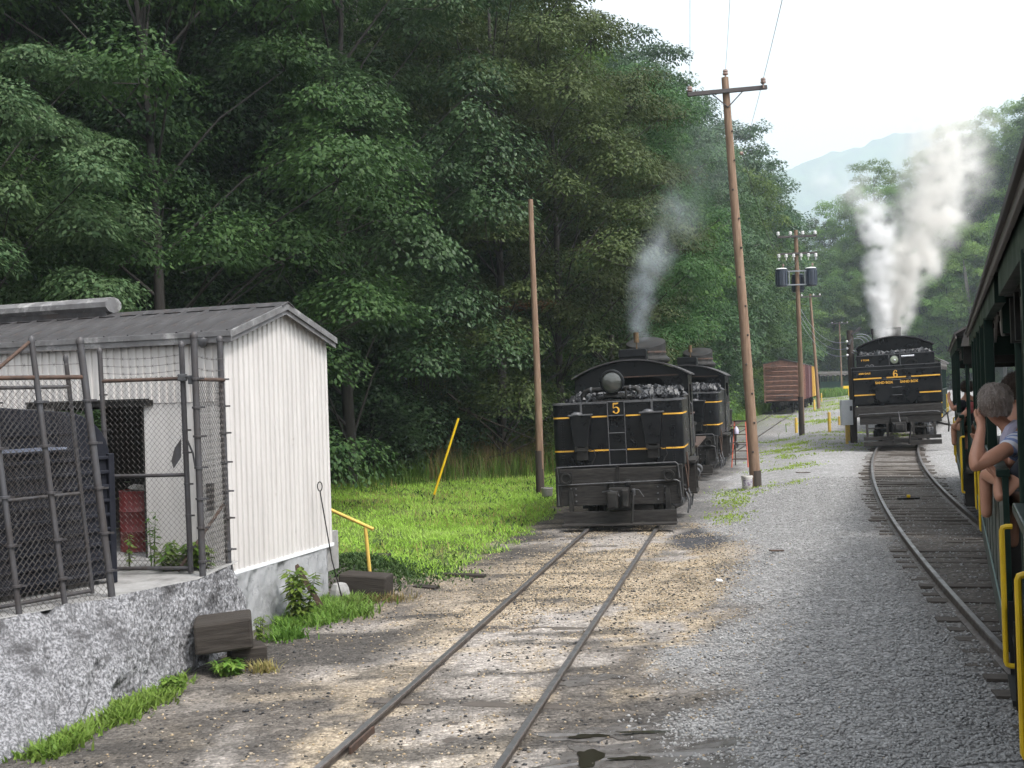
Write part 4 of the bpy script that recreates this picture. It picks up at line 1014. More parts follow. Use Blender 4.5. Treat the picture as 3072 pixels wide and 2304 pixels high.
    part('cab_front_wall', M_black, T, lambda b: b.prism([(-1.42, 1.3), (1.42, 1.3), (1.42, 3.34)] + [(p_[0] * 0.966, p_[1] - 0.015) for p_ in arc][::-1] + [(-1.42, 3.34)], cy1 - 0.04, cy1))
    for s_ in (-1, 1):
        part('cab_side', M_black, T, lambda b: (b.b2((s_ * 1.42 - 0.02, cy0, 1.3), (s_ * 1.42 + 0.02, cy1, 2.35)), b.b2((s_ * 1.42 - 0.02, cy0, 2.35), (s_ * 1.42 + 0.02, cy0 + 0.45, 3.34)), b.b2((s_ * 1.42 - 0.02, cy1 - 0.45, 2.35), (s_ * 1.42 + 0.02, cy1, 3.34)), b.b2((s_ * 1.42 - 0.02, cy0, 3.1), (s_ * 1.42 + 0.02, cy1, 3.34))))
        part('window_sill', M_rust, T, lambda b: b.b2((s_ * 1.46 - 0.05, cy0 + 0.3, 2.33), (s_ * 1.46 + 0.03, cy1 - 0.3, 2.37)))
        part('grab_rail', M_steelw, T, lambda b: rail_bar(b, [(s_ * 1.46, cy0 + 0.06, 1.5), (s_ * 1.50, cy0 + 0.06, 1.55), (s_ * 1.50, cy0 + 0.06, 2.6), (s_ * 1.46, cy0 + 0.06, 2.65)]))
    part('roof_beam', M_rust, T, lambda b: b.b2((-0.2, cy0 - 0.035, 3.34), (1.2, cy0 - 0.002, 3.37)))
    rf = MB()
    A = [(p_[0] * 1.02, cy0 - 0.16, p_[1] + 0.008) for p_ in arc]; B = [(p_[0] * 1.02, cy1 + 0.3, p_[1] + 0.008) for p_ in arc]
    A2 = [(p_[0], p_[1], p_[2] + 0.035) for p_ in A]; B2 = [(p_[0], p_[1], p_[2] + 0.035) for p_ in B]
    rf.strip(A, B); rf.strip(A2, B2); rf.strip(A, A2); rf.strip(B, B2); rf.strip([A[0], B[0]], [A2[0], B2[0]]); rf.strip([A[-1], B[-1]], [A2[-1], B2[-1]])
    ro = rf.build('cab_roof', M_roof, T, True)
    part('roof_hatch', M_black, ro, lambda b: (b.box((-0.05, cy1 - 0.3, 3.93), (0.72, 0.5, 0.30)), b.box((-0.05, cy1 - 0.58, 4.0), (0.74, 0.05, 0.22))), bevel=0.05)
    part('whistle', M_brass, ro, lambda b: (b.cyl((-0.05, cy1 + 0.6, 4.1), (-0.05, cy1 + 0.6, 4.32), 0.02, 8), b.cyl((-0.05, cy1 + 0.6, 4.32), (-0.05, cy1 + 0.6, 4.60), 0.075, 12)), True)
    part('backhead', M_soot, T, lambda b: b.lathe([(0.0, -5.0), (0.62, -5.0), (0.62, -5.32), (0.0, -5.32)], 24, (0, 0, 2.4), 'y'))
    # --- boiler, stack
    sy = 8.1
    boiler(T, cy1, front - 1.2, 2.15, 0.62, sy)
    def drum(b):
        b.lathe([(0.24, 2.6), (0.24, 3.5), (stack_r * 1.20, 3.84), (stack_r * 1.20, 3.89), (stack_r * 1.02, 3.99)], 36, (0.0, sy, 0))
        n_ = 40; A = [2 * math.pi * q / n_ for q in range(n_)]
        ztop = lambda r_, q: 4.40 + 0.30 * r_ * math.sin(q)
        V = [(stack_r * math.cos(q), sy + stack_r * math.sin(q), 3.98) for q in A] + [(stack_r * math.cos(q), sy + stack_r * math.sin(q), ztop(stack_r, q)) for q in A] + [(stack_r * 0.9 * math.cos(q), sy + stack_r * 0.9 * math.sin(q), ztop(stack_r * 0.9, q) + 0.025) for q in A] + [(0, sy, 4.45)]
        b.add(V, [(q, (q + 1) % n_, n_ + (q + 1) % n_, n_ + q) for q in range(n_)] + [(n_ + q, n_ + (q + 1) % n_, 2 * n_ + (q + 1) % n_, 2 * n_ + q) for q in range(n_)] + [(2 * n_ + q, 2 * n_ + (q + 1) % n_, 3 * n_) for q in range(n_)])
    st_ = part('smoke_stack', M_soot, T, drum, True)
    part('rim_band', M_rust, st_, lambda b: b.lathe([(stack_r + 0.005, 4.06), (stack_r + 0.012, 4.07), (stack_r + 0.012, 4.11), (stack_r + 0.005, 4.12)], 36, (0, sy, 0)))
    for a in (0.6, 2.2, 3.9, 5.3): part('stay', M_soot, st_, lambda b: rail_bar(b, [(stack_r * 1.15 * math.cos(a), sy + stack_r * 1.15 * math.sin(a), 3.9), (stack_r * math.cos(a + 0.5), sy + stack_r * math.sin(a + 0.5), 4.1)], 0.02))
    # --- frame, bumper beam
    part('main_frame', M_soot, T, lambda b: (b.b2((-0.55, 0.3, 0.75), (-0.25, front, 1.05)), b.b2((0.25, 0.3, 0.75), (0.55, front, 1.05)), b.b2((-1.4, 0.25, 1.22), (1.4, cy1, 1.34)), b.b2((-1.2, front - 0.25, 0.55), (1.2, front, 1.1))))
    for j, (z0, z1) in enumerate(((0.92, 1.30), (0.48, 0.915))):
        part('bumper_plank', M_beam, T, lambda b: b.b2((-1.38 + 0.12 * j * 0.5, 0.02, z0), (1.38 - 0.02 * j, 0.22, z1)), bevel=0.012)
    for q0, q1 in (((-1.42, -0.01, 0.46), (-1.30, 0.25, 1.34)), ((1.30, -0.01, 0.62), (1.42, 0.25, 1.34)), ((-0.04, -0.015, 0.95), (0.035, 0.02, 1.38))): part('beam_plate', M_soot, T, lambda b: b.b2(q0, q1), bevel=0.01)
    for xs_ in (-1.17, 1.13):
        part('poling_pocket', M_soot, T, lambda b: (b.b2((xs_ - 0.13, -0.03, 0.98), (xs_ + 0.13, 0.02, 1.24)), b.lathe([(0.10, 0.0), (0.125, 0.02), (0.125, 0.10), (0.095, 0.10), (0.085, 0.04), (0.0, 0.035)], 18, (xs_, -0.02, 1.11), 'y')), True)
    part('hand_rail', M_steelw, T, lambda b: (rail_bar(b, [(-1.34, -0.02, 1.0), (-1.36, -0.07, 1.36), (1.28, -0.07, 1.40), (1.33, -0.06, 1.36), (1.36, -0.05, 1.05)], 0.015), rail_bar(b, [(-1.36, -0.05, 0.50), (-1.36, -0.06, 0.96), (-0.1, -0.07, 0.985), (1.28, -0.06, 1.01), (1.36, -0.06, 0.97), (1.39, -0.05, 0.55)], 0.015)))
    for z in (0.52, 0.66, 0.80): 
        for xs_ in (-1.08, -0.97, 0.86, 1.02): part('bolt', M_steelw, T, lambda b: b.lathe([(0.02, 0), (0.02, 0.02), (0.01, 0.03)], 8, (xs_, 0.015, z + 0.06), 'y'))
    cp = part('coupler', M_soot, T, lambda b: (b.b2((-0.22, -0.20, 0.40), (0.24, 0.05, 0.88)), b.b2((-0.22, -0.46, 0.44), (0.02, -0.18, 0.82)), b.b2((0.10, -0.42, 0.46), (0.25, -0.18, 0.86)), b.b2((-0.24, -0.05, 0.86), (-0.10, 0.03, 1.04)), b.b2((0.14, -0.05, 0.88), (0.28, 0.03, 1.04))), bevel=0.035)
    part('uncoupling_lever', M_steelw, cp, lambda b: rail_bar(b, [(-0.36, -0.1, 0.79), (-0.16, -0.30, 0.83), (-0.02, -0.34, 0.80), (0.06, -0.36, 0.70)], 0.014))
    part('air_hose', M_soot, T, lambda b: rail_bar(b, [(0.28, -0.05, 0.78), (0.33, -0.12, 0.80), (0.33, -0.20, 0.62), (0.30, -0.24, 0.3), (0.28, -0.24, 0.10)], 0.030), True)
    part('hose_valve', M_steelw, T, lambda b: (b.cyl((0.34, -0.12, 0.70), (0.34, -0.14, 0.84), 0.04, 10), rail_bar(b, [(0.34, -0.13, 0.83), (0.46, -0.13, 0.82), (0.56, -0.12, 0.66)], 0.010)))
    fb_ = part('foot_board', M_beam, T, lambda b: b.b2((-1.26, -0.10, 0.085), (1.26, -0.04, 0.36)), bevel=0.008)
    part('tread', M_beam, fb_, lambda b: b.b2((-1.27, -0.38, 0.06), (1.27, -0.05, 0.10)), bevel=0.008)
    for xs_ in (-1.08, 1.08): part('hanger', M_soot, fb_, lambda b: (b.b2((xs_ - 0.055, -0.035, 0.2), (xs_ + 0.055, -0.005, 0.86))), bevel=0.006)
    # --- running gear
    for yc in (1.9, 6.0, 9.9): truck(T, yc)
    shaft_gear(T, 0.9, front - 0.4)
    cylinders(T, 5.9)
    part('running_board', M_rust, T, lambda b: b.b2((0.9, cy1, 1.40), (1.50, front - 0.4, 1.45)))
    part('tank_step', M_beam, T, lambda b: (b.b2((1.42, 1.8, 1.24), (1.62, 3.4, 1.30)), b.b2((1.30, 2.0, 0.55), (1.60, 2.05, 1.24)), b.b2((1.30, 2.9, 0.55), (1.60, 2.95, 1.24)), b.b2((1.25, 1.95, 0.50), (1.62, 3.0, 0.55))))
    part('side_ladder', M_steelw, T, lambda b: [rail_bar(b, [(1.47, 1.82, z), (1.47, 2.12, z)], 0.012) for z in np.arange(1.5, 2.8, 0.26)])
    part('brake_pipe', M_rust, T, lambda b: (rail_bar(b, [(1.47, 0.9, 1.55), (1.5, 0.9, 1.2), (1.45, 1.0, 0.7), (1.3, 1.3, 0.6), (1.2, 1.8, 0.75)], 0.028), rail_bar(b, [(1.45, 0.6, 1.3), (1.5, 0.6, 0.8), (1.4, 0.9, 0.55)], 0.02)), True)
    for k in range(3): part('step_iron', M_steelw, T, lambda b: rail_bar(b, [(1.28, 0.9 + k * 0.8, 0.75), (1.42, 0.75 + k * 0.8, 0.72), (1.50, 0.62 + k * 0.8, 0.45), (1.46, 0.6 + k * 0.8, 0.2)], 0.022), True)
    return T
_y5 = 24.25
shay_small('black locomotive with a gold 5 on its coal tender and a round headlight', (float(x1(_y5)) - 0.06, _y5, 0.0), -math.atan(0.221), 5, lean=R(-1.0))
_y4 = 36.6
shay_small('black locomotive coupled behind number 5, only its cab and stack showing', (float(x1(_y4)) + 0.02, _y4, 0.05), -math.atan(0.285), None, front=11.4, stack_r=0.60)

# --- locomotive 6
def shay_six(loc, rz, lean):
    T = thing('steam_locomotive', 'black locomotive with a gold 6 and sand box lettering, steaming on the curved track', 'locomotive', loc, rz, 'black geared steam locomotives', ry=lean)
    tank = part('water_tank', M_black, T, lambda b: b.b2((-1.66, 0.25, 1.66), (1.66, 4.2, 3.18)), bevel=0.05)
    part('tank_rim', M_steelw, tank, lambda b: (b.b2((-1.68, 0.23, 3.17), (1.68, 4.2, 3.195)), b.b2((-1.665, 0.238, 3.02), (1.665, 0.25, 3.035))))
    bk = part('coal_bunker', M_black, T, lambda b: b.b2((-1.47, 1.15, 3.1), (1.47, 4.2, 3.64)), bevel=0.02)
    part('bunker_rim', M_steelw, bk, lambda b: b.b2((-1.49, 1.13, 3.63), (1.49, 1.2, 3.66)))
    coal_heap(T, -1.35, 1.35, 1.25, 4.1, 3.5, lambda x, y: 3.58 + 0.16 * math.exp(-((y - 2.3) / 1.0) ** 2), 300, (0.05, 0.11), 8)
    for (a, c, z) in ((-1.60, -0.55, 2.72), (-0.36, 0.36, 2.72), (0.55, 1.60, 2.72), (-1.60, -0.82, 2.08), (0.82, 1.60, 2.08)):
        part('stripe', M_gold, tank, lambda b: b.b2((a, 0.240, z - 0.025), (c, 0.252, z + 0.025)))
    part('numeral', M_gold, tank, lambda b: digit6(b, 0.28, 0.236)).location = (-0.03, 0, 2.86)
    text_part('SAND BOX', 0.13, M_gold, tank, (-0.46, 0.065, 2.53), sx=1.0, bold=0.004)
    text_part('SAND BOX', 0.13, M_gold, tank, (0.46, 0.065, 2.53), sx=1.0, bold=0.004)
    text_part('6000 GALS', 0.095, M_gold, tank, (-1.17, 0.244, 2.92), bold=0.003)
    text_part('9 TONS', 0.09, M_gold, bk, (-1.14, 1.14, 3.46), bold=0.003)
    rivets(tank, [(x_, 0.249, z_) for x_ in (-1.58, 1.58) for z_ in np.arange(1.72, 3.15, 0.07)] + [(x_, 0.249, z_) for z_ in (1.72, 2.98) for x_ in np.arange(-1.5, 1.51, 0.07)])
    sb = part('sand_box', M_black, T, lambda b: b.prism([(-0.80, 2.64), (0.80, 2.64), (0.80, 1.95), (0.52, 1.68), (0.0, 2.22), (-0.52, 1.68), (-0.80, 1.95)], 0.08, 0.25))
    part('lid', M_steelw, sb, lambda b: (b.b2((-0.82, 0.05, 2.635), (-0.1, 0.25, 2.65)), b.b2((0.1, 0.05, 2.635), (0.82, 0.25, 2.65))))
    for xs_ in (-0.44, 0.44): part('filler_cap', M_soot, sb, lambda b: b.lathe([(0.09, 2.65), (0.09, 2.70), (0.04, 2.73)], 12, (xs_, 0.15, 0)))
    for z in (2.62, 2.33, 2.03): part('rung', M_steelw, T, lambda b: rail_bar(b, [(-0.18, 0.05, z), (0.18, 0.05, z)], 0.014))
    for xs_ in (-1.0, 1.05): part('washout_plug', M_soot, tank, lambda b: b.lathe([(0.06, 0), (0.12, 0.0), (0.13, 0.03), (0.05, 0.03)], 14, (xs_, 0.25, 1.85), 'y'))
    hl = part('headlight', M_black, T, lambda b: b.lathe([(0.12, -0.4), (0.17, -0.35), (0.18, -0.03), (0.165, 0.0), (0.15, -0.03)], 24, (-0.03, 1.0, 3.42), 'y'), True)
    part('lens', M_glass_lit, hl, lambda b: b.lathe([(0.155, -0.02), (0.10, 0.0), (0.0, 0.005)], 20, (-0.03, 1.0, 3.42), 'y'), True)
    part('bulb', M_chrome, hl, lambda b: b.lathe([(0.04, 0.004), (0.03, 0.012), (0.0, 0.016)], 10, (-0.02, 1.0, 3.39), 'y'), True)
    part('bracket', M_steelw, hl, lambda b: (b.b2((-0.24, 0.9, 3.16), (-0.21, 0.94, 3.62)), b.b2((0.17, 0.9, 3.16), (0.20, 0.94, 3.62))))
    part('turbo_cylinder', M_chrome, T, lambda b: b.cyl((0.24, 1.0, 3.53), (0.72, 1.0, 3.53), 0.045, 12), True)
    part('hose_loop', M_soot, T, lambda b: rail_bar(b, [(0.60 + 0.24 * math.cos(a), 0.9, 3.19 + 0.22 * math.sin(a)) for a in np.linspace(0, math.pi, 12)], 0.012))
    part('lifting_eye', M_steelw, T, lambda b: [rail_bar(b, [(x_ + 0.07 * math.cos(a), 0.35, 3.19 + 0.07 * math.sin(a)) for a in np.linspace(0, math.pi, 8)], 0.018) for x_ in (-1.05, -0.88)])
    cy0, cy1 = 4.25, 6.6
    arc = arc_roof(3.06, 4.02, 4.45)
    def rear(b):
        outer = [(-1.5, 1.6), (-1.5, 4.0)] + [(p_[0] * 0.98, p_[1] - 0.02) for p_ in arc] + [(1.5, 4.0), (1.5, 1.6)]
        poly = outer + [(0.95, 1.6), (0.95, 3.92), (-0.95, 3.92), (-0.95, 1.6)]
        bm = bmesh.new(); f_ = bm.faces.new([bm.verts.new((p_[0], cy0, p_[1])) for p_ in poly])
        bmesh.ops.triangulate(bm, faces=[f_]); bm.verts.index_update()
        b.add([tuple(q.co) for q in bm.verts], [tuple(q.index for q in f2.verts) for f2 in bm.faces]); bm.free()
    part('cab_rear_wall', M_black, T, rear)
    part('cab_front_wall', M_black, T, lambda b: b.prism([(-1.5, 1.6), (1.5, 1.6), (1.5, 4.0)] + [(p_[0] * 0.98, p_[1] - 0.02) for p_ in arc][::-1] + [(-1.5, 4.0)], cy1 - 0.04, cy1))
    for s_ in (-1, 1): part('cab_side', M_black, T, lambda b: (b.b2((s_ * 1.5 - 0.02, cy0, 1.6), (s_ * 1.5 + 0.02, cy1, 2.9)), b.b2((s_ * 1.5 - 0.02, cy0, 2.9), (s_ * 1.5 + 0.02, cy0 + 0.6, 4.02)), b.b2((s_ * 1.5 - 0.02, cy1 - 0.6, 2.9), (s_ * 1.5 + 0.02, cy1, 4.02)), b.b2((s_ * 1.5 - 0.02, cy0, 3.7), (s_ * 1.5 + 0.02, cy1, 4.02))))
    rf = MB(); A = [(p_[0] * 1.03, cy0 - 0.25, p_[1]) for p_ in arc]; B = [(p_[0] * 1.03, cy1 + 0.3, p_[1]) for p_ in arc]
    A2 = [(p_[0], p_[1], p_[2] + 0.03) for p_ in A]; B2 = [(p_[0], p_[1], p_[2] + 0.03) for p_ in B]
    rf.strip(A, B); rf.strip(A2, B2); rf.strip(A, A2); rf.strip(B, B2)
    rf.build('cab_roof', M_roof, T, True)
    boiler(T, cy1, 11.5, 2.6, 0.75, 9.0)
    st_ = part('smoke_stack', M_soot, T, lambda b: b.lathe([(0.3, 3.2), (0.3, 4.4), (0.34, 4.5), (0.34, 4.95), (0.36, 4.97), (0.36, 5.02), (0.30, 5.02), (0.30, 4.6)], 24, (0.0, 8.6, 0)), True)
    part('whistle', M_soot, T, lambda b: (b.cyl((-0.9, 7.6, 3.2), (-0.9, 7.6, 4.75), 0.03, 8), b.cyl((-0.9, 7.6, 4.75), (-0.9, 7.6, 5.0), 0.06, 10)), True)
    part('main_frame', M_soot, T, lambda b: (b.b2((-0.6, 0.3, 0.85), (-0.3, 12.2, 1.2)), b.b2((0.3, 0.3, 0.85), (0.6, 12.2, 1.2)), b.b2((-1.5, 0.25, 1.5), (1.5, 6.6, 1.66))))
    part('bumper_beam', M_beam, T, lambda b: (b.b2((-1.62, 0.0, 1.22), (1.62, 0.3, 1.62))), bevel=0.015)
    part('bumper_beam', M_beam, T, lambda b: (b.b2((-1.45, 0.03, 0.92), (1.55, 0.28, 1.215))), bevel=0.015)
    part('hand_rail', M_steelw, T, lambda b: rail_bar(b, [(-1.5, -0.05, 1.28), (-1.45, -0.07, 1.33), (1.4, -0.07, 1.35), (1.5, -0.05, 1.30)], 0.018))
    cp = part('coupler', M_soot, T, lambda b: (b.b2((-0.26, -0.5, 0.58), (0.26, 0.1, 0.98)), b.b2((-0.16, -0.62, 0.66), (0.18, -0.45, 0.92)), b.b2((-0.33, -0.05, 0.9), (0.33, 0.05, 1.16))), bevel=0.05)
    part('cut_lever', M_steelw, cp, lambda b: rail_bar(b, [(0.0, -0.15, 1.38), (0.02, -0.2, 1.16), (0.04, -0.3, 0.98)], 0.02))
    part('air_hose', M_soot, T, lambda b: rail_bar(b, [(0.42, -0.05, 0.95), (0.46, -0.15, 0.85), (0.36, -0.22, 0.4), (0.32, -0.22, 0.12)], 0.035), True)
    for (a, c) in ((-1.34, -0.22), (0.36, 1.50)):
        sp = part('step_frame', M_beam, T, lambda b: (b.b2((a + 0.10, -0.06, 0.30), (a + 0.19, 0.02, 0.95)), b.b2((c - 0.27, -0.06, 0.30), (c - 0.18, 0.02, 0.95)), b.b2((a + 0.1, -0.05, 0.74), (c - 0.18, 0.01, 0.79))), bevel=0.006)
        part('foot_board', M_beam, sp, lambda b: b.b2((a, -0.08, 0.30), (c, -0.03, 0.44)), bevel=0.008)
        part('foot_board', M_beam, sp, lambda b: b.b2((a, -0.30, 0.08), (c, -0.06, 0.25)), bevel=0.008)
    for yc in (2.1, 6.6, 10.8): truck(T, yc)
    shaft_gear(T, 0.9, 11.8)
    cylinders(T, 7.2)
    part('side_hose', M_soot, T, lambda b: rail_bar(b, [(1.6, 0.5, 1.4), (1.78, 0.45, 1.2), (1.82, 0.4, 0.8), (1.78, 0.4, 0.5)], 0.03), True)
    return T
_y6 = 42.3
_t6 = 0.352
_l6 = shay_six((15.02, _y6, 0.44), -math.atan(_t6), R(-1.6))

# ------------------------------------------------------------------ open passenger cars
CL = 11.4
def make_coach():
    T = thing('passenger_car', None, 'passenger car', (0, 0, 0), 0, 'dark green open passenger cars')
    HW = 1.45
    part('underframe', M_soot, T, lambda b: (b.b2((-1.30, 0.1, 0.72), (1.30, CL - 0.1, 0.98))), bevel=0.02)
    part('floor', M_beam, T, lambda b: b.b2((-HW + 0.03, 0.0, 0.98), (HW - 0.03, CL, 1.06)))
    for s_ in (-1, 1):
        part('sill', M_green, T, lambda b: b.b2((s_ * HW - 0.04, 0.9, 0.60), (s_ * HW + 0.03, CL - 0.9, 0.82)), bevel=0.01)
        part('skirt_edge', M_green_p, T, lambda b: b.b2((s_ * (HW + 0.032) - 0.006, 0.9, 0.80), (s_ * (HW + 0.032) + 0.006, CL - 0.9, 0.83)))
        n = 10
        for k in range(n):
            y0 = 0.92 + k * (CL - 1.84) / n
            part('side_panel', M_green, T, lambda b: b.b2((s_ * HW - 0.015, y0 + 0.004, 0.83), (s_ * HW + 0.005, y0 + (CL - 1.84) / n - 0.004, 1.92)))
            part('stile', M_green, T, lambda b: b.b2((s_ * HW - 0.02, y0 - 0.035, 0.82), (s_ * HW + 0.025, y0 + 0.035, 1.93)), bevel=0.006)
        part('window_rail', M_green, T, lambda b: b.b2((s_ * HW - 0.06, 0.88, 1.92), (s_ * HW + 0.035, CL - 0.88, 1.98)), bevel=0.01)
        npst = 7
        for k in range(npst):
            y = 0.94 + k * (CL - 1.88) / (npst - 1)
            if 0 < k < npst - 1: part('post', M_green, T, lambda b: b.b2((s_ * HW - 0.07, y - 0.05, 1.97), (s_ * HW + 0.01, y + 0.05, 3.20)), bevel=0.008)
            if k < npst - 1:
                y2 = y + (CL - 1.88) / (npst - 1)
                P = [(y, 3.36), (y, 2.98), (y + 0.16, 3.02)] + [(y + 0.16 + (y2 - y - 0.32) * q, 3.03 + 0.15 * math.sin(math.pi * q) ** 0.7) for q in np.linspace(0.08, 0.92, 8)] + [(y2 - 0.16, 3.02), (y2, 2.98), (y2, 3.36)]
                va = part('valance', M_valance, T, lambda b: b.prism(P, s_ * HW + 0.012, s_ * HW + 0.034, 'yz'))
                for q in (0.10, 0.2, 0.8, 0.90): part('bolt', M_soot, va, lambda b: b.lathe([(0.022, 0), (0.020, 0.012)], 8, (s_ * HW + (0.034 if s_ > 0 else 0.0), y + (y2 - y) * q, 3.12 + (0.06 if 0.15 < q < 0.85 else 0)), 'x'))
        part('top_plate', M_green, T, lambda b: b.b2((s_ * HW - 0.06, 0.05, 3.18), (s_ * HW + 0.010, CL - 0.05, 3.36)))
        part('eave_strip', M_valance, T, lambda b: b.b2((s_ * (HW + 0.085) - 0.012, -0.28, 3.33), (s_ * (HW + 0.085) + 0.012, CL + 0.28, 3.40)), bevel=0.004)
        part('eave_edge', M_carroof, T, lambda b: b.b2((s_ * (HW + 0.108) - 0.012, -0.30, 3.385), (s_ * (HW + 0.108) + 0.012, CL + 0.30, 3.425)), bevel=0.004)
        for k in range(22):
            y = 0.1 + k * (CL - 0.2) / 21
            part('rafter', M_carroof, T, lambda b: b.box((s_ * (HW - 0.02), y, 3.375), (0.16, 0.045, 0.03)))
    def roof(b):
        n = 14
        pr = [(-1.56 + 3.12 * i / n, 3.40 + 0.42 * (1 - abs(2 * i / n - 1) ** 2.2)) for i in range(n + 1)]
        A, B = [(p[0], -0.30, p[1]) for p in pr], [(p[0], CL + 0.30, p[1]) for p in pr]
        A2, B2 = [(p[0], -0.30, p[1] + 0.04) for p in pr], [(p[0], CL + 0.30, p[1] + 0.04) for p in pr]
        b.strip(A, B); b.strip(A2, B2); b.strip(A, A2); b.strip(B, B2); b.strip([A[0], B[0]], [A2[0], B2[0]]); b.strip([A[-1], B[-1]], [A2[-1], B2[-1]])
    part('roof', M_carroof, T, roof, True)
    for y in (0.92, CL - 0.92):
        part('end_wall', M_green, T, lambda b: (b.b2((0.42, y - 0.02, 1.05), (HW - 0.02, y + 0.02, 3.3)), b.b2((-HW + 0.02, y - 0.02, 3.0), (0.42, y + 0.02, 3.3))))
    for e_ in (0, 1):
        yb = -0.02 if e_ == 0 else CL + 0.02
        part('end_sill', M_soot, T, lambda b: b.b2((-1.30, yb - 0.08, 0.70), (1.30, yb + 0.08, 1.04)), bevel=0.02)
        part('end_arch', M_carroof, T, lambda b: b.prism([(-1.46, 3.2), (1.46, 3.2), (1.40, 3.44), (0.8, 3.66), (0, 3.74), (-0.8, 3.66), (-1.40, 3.44)], yb - 0.24 if e_ == 0 else yb + 0.21, yb - 0.21 if e_ == 0 else yb + 0.24))
        part('end_beam', M_soot, T, lambda b: b.b2((-1.42, yb - 0.06, 2.9), (1.42, yb + 0.06, 3.2)))
        part('coupler', M_soot, T, lambda b: b.b2((-0.15, yb - 0.3, 0.62), (0.15, yb + 0.3, 0.88)), bevel=0.04)
        for s_ in (-1, 1):
            part('platform_post', M_green, T, lambda b: b.cyl((s_ * 1.36, yb + (0.12 if e_ == 0 else -0.12), 1.04), (s_ * 1.36, yb + (0.12 if e_ == 0 else -0.12), 3.2), 0.035, 10), True)
            yy = 0.45 if e_ == 0 else CL - 0.45
            stp = part('step', M_soot, T, lambda b: (b.b2((s_ * 1.30 - 0.14, yy - 0.36, 0.72), (s_ * 1.30 + 0.14, yy + 0.36, 0.76)), b.b2((s_ * 1.36 - 0.12, yy - 0.36, 0.42), (s_ * 1.36 + 0.12, yy + 0.36, 0.46)), b.b2((s_ * 1.32 - 0.14, yy - 0.38, 0.40), (s_ * 1.32 + 0.14, yy - 0.35, 1.0)), b.b2((s_ * 1.32 - 0.14, yy + 0.35, 0.40), (s_ * 1.32 + 0.14, yy + 0.38, 1.0))))
    for s_ in (-1, 1):
        for y in (0.45, CL - 3.6, CL - 1.0):
            x_ = s_ * (HW + 0.05); xi = s_ * (HW - 0.02)
            part('handrail', M_ylw, T, lambda b: b.tube([(xi, y, 1.605), (x_ - s_ * 0.03, y, 1.605), (x_ - s_ * 0.008, y, 1.597), (x_, y, 1.575), (x_, y, 0.64), (x_ - s_ * 0.008, y, 0.618), (x_ - s_ * 0.03, y, 0.61), (xi, y, 0.61)], 0.019, 8), True)
    for k in range(5):
        y = 1.8 + k * 1.85
        part('bench', M_beam, T, lambda b: (b.b2((-0.4, y, 1.42), (1.38, y + 0.42, 1.47)), b.b2((-0.4, y + 0.40, 1.47), (1.38, y + 0.44, 1.95)), b.b2((-0.4, y + 0.05, 1.06), (-0.36, y + 0.4, 1.42)), b.b2((1.3, y + 0.05, 1.06), (1.34, y + 0.4, 1.42))))
    for k in range(6): part('body_stake', M_soot, T, lambda b: (b.b2((-1.44, 1.2 + k * 1.8, 0.44), (-1.36, 1.28 + k * 1.8, 0.64)), b.b2((1.36, 1.2 + k * 1.8, 0.44), (1.44, 1.28 + k * 1.8, 0.64))))
    for yc in (2.2, CL - 2.2):
        tr = truck(T, yc, False)
    return T
D22 = (math.sin(R(22)), math.cos(R(22)))
coachB = make_coach()
def place_coach(o, corner, hd, z, label):
    d = (math.sin(R(hd)), math.cos(R(hd))); nrm = (d[1], -d[0])
    o.location = (corner[0] + nrm[0] * 1.45, corner[1] + nrm[1] * 1.45, z); o.rotation_euler = (0, 0, -R(hd)); o['label'] = label
    return o
place_coach(coachB, (0.375 + 0.404 * 7.35, 7.35), 22, 0.415, 'dark green open passenger car with the grey haired person leaning out')
cA = (0.375 + 0.404 * 6.8 - CL * D22[0], 6.8 - CL * D22[1])
place_coach(copy_tree(coachB), cA, 22, 0.415, 'nearest dark green passenger car, its roof edge and yellow handrail cut by the picture edge')
place_coach(copy_tree(coachB), (7.86, 19.0), 21.4, 0.42, 'passenger car beyond the grey haired person, mostly hidden by the next one')
place_coach(copy_tree(coachB), (float(x2(54.6)) - 1.32, 55.2), 23.6, 0.42 + 0.1, 'passenger car coupled ahead of locomotive 6, its yellow handrails showing beside the boiler')
place_coach(copy_tree(coachB), (53.0, 198.0), 50, 0.95, 'distant green passenger car standing by the trees left of locomotive 6')

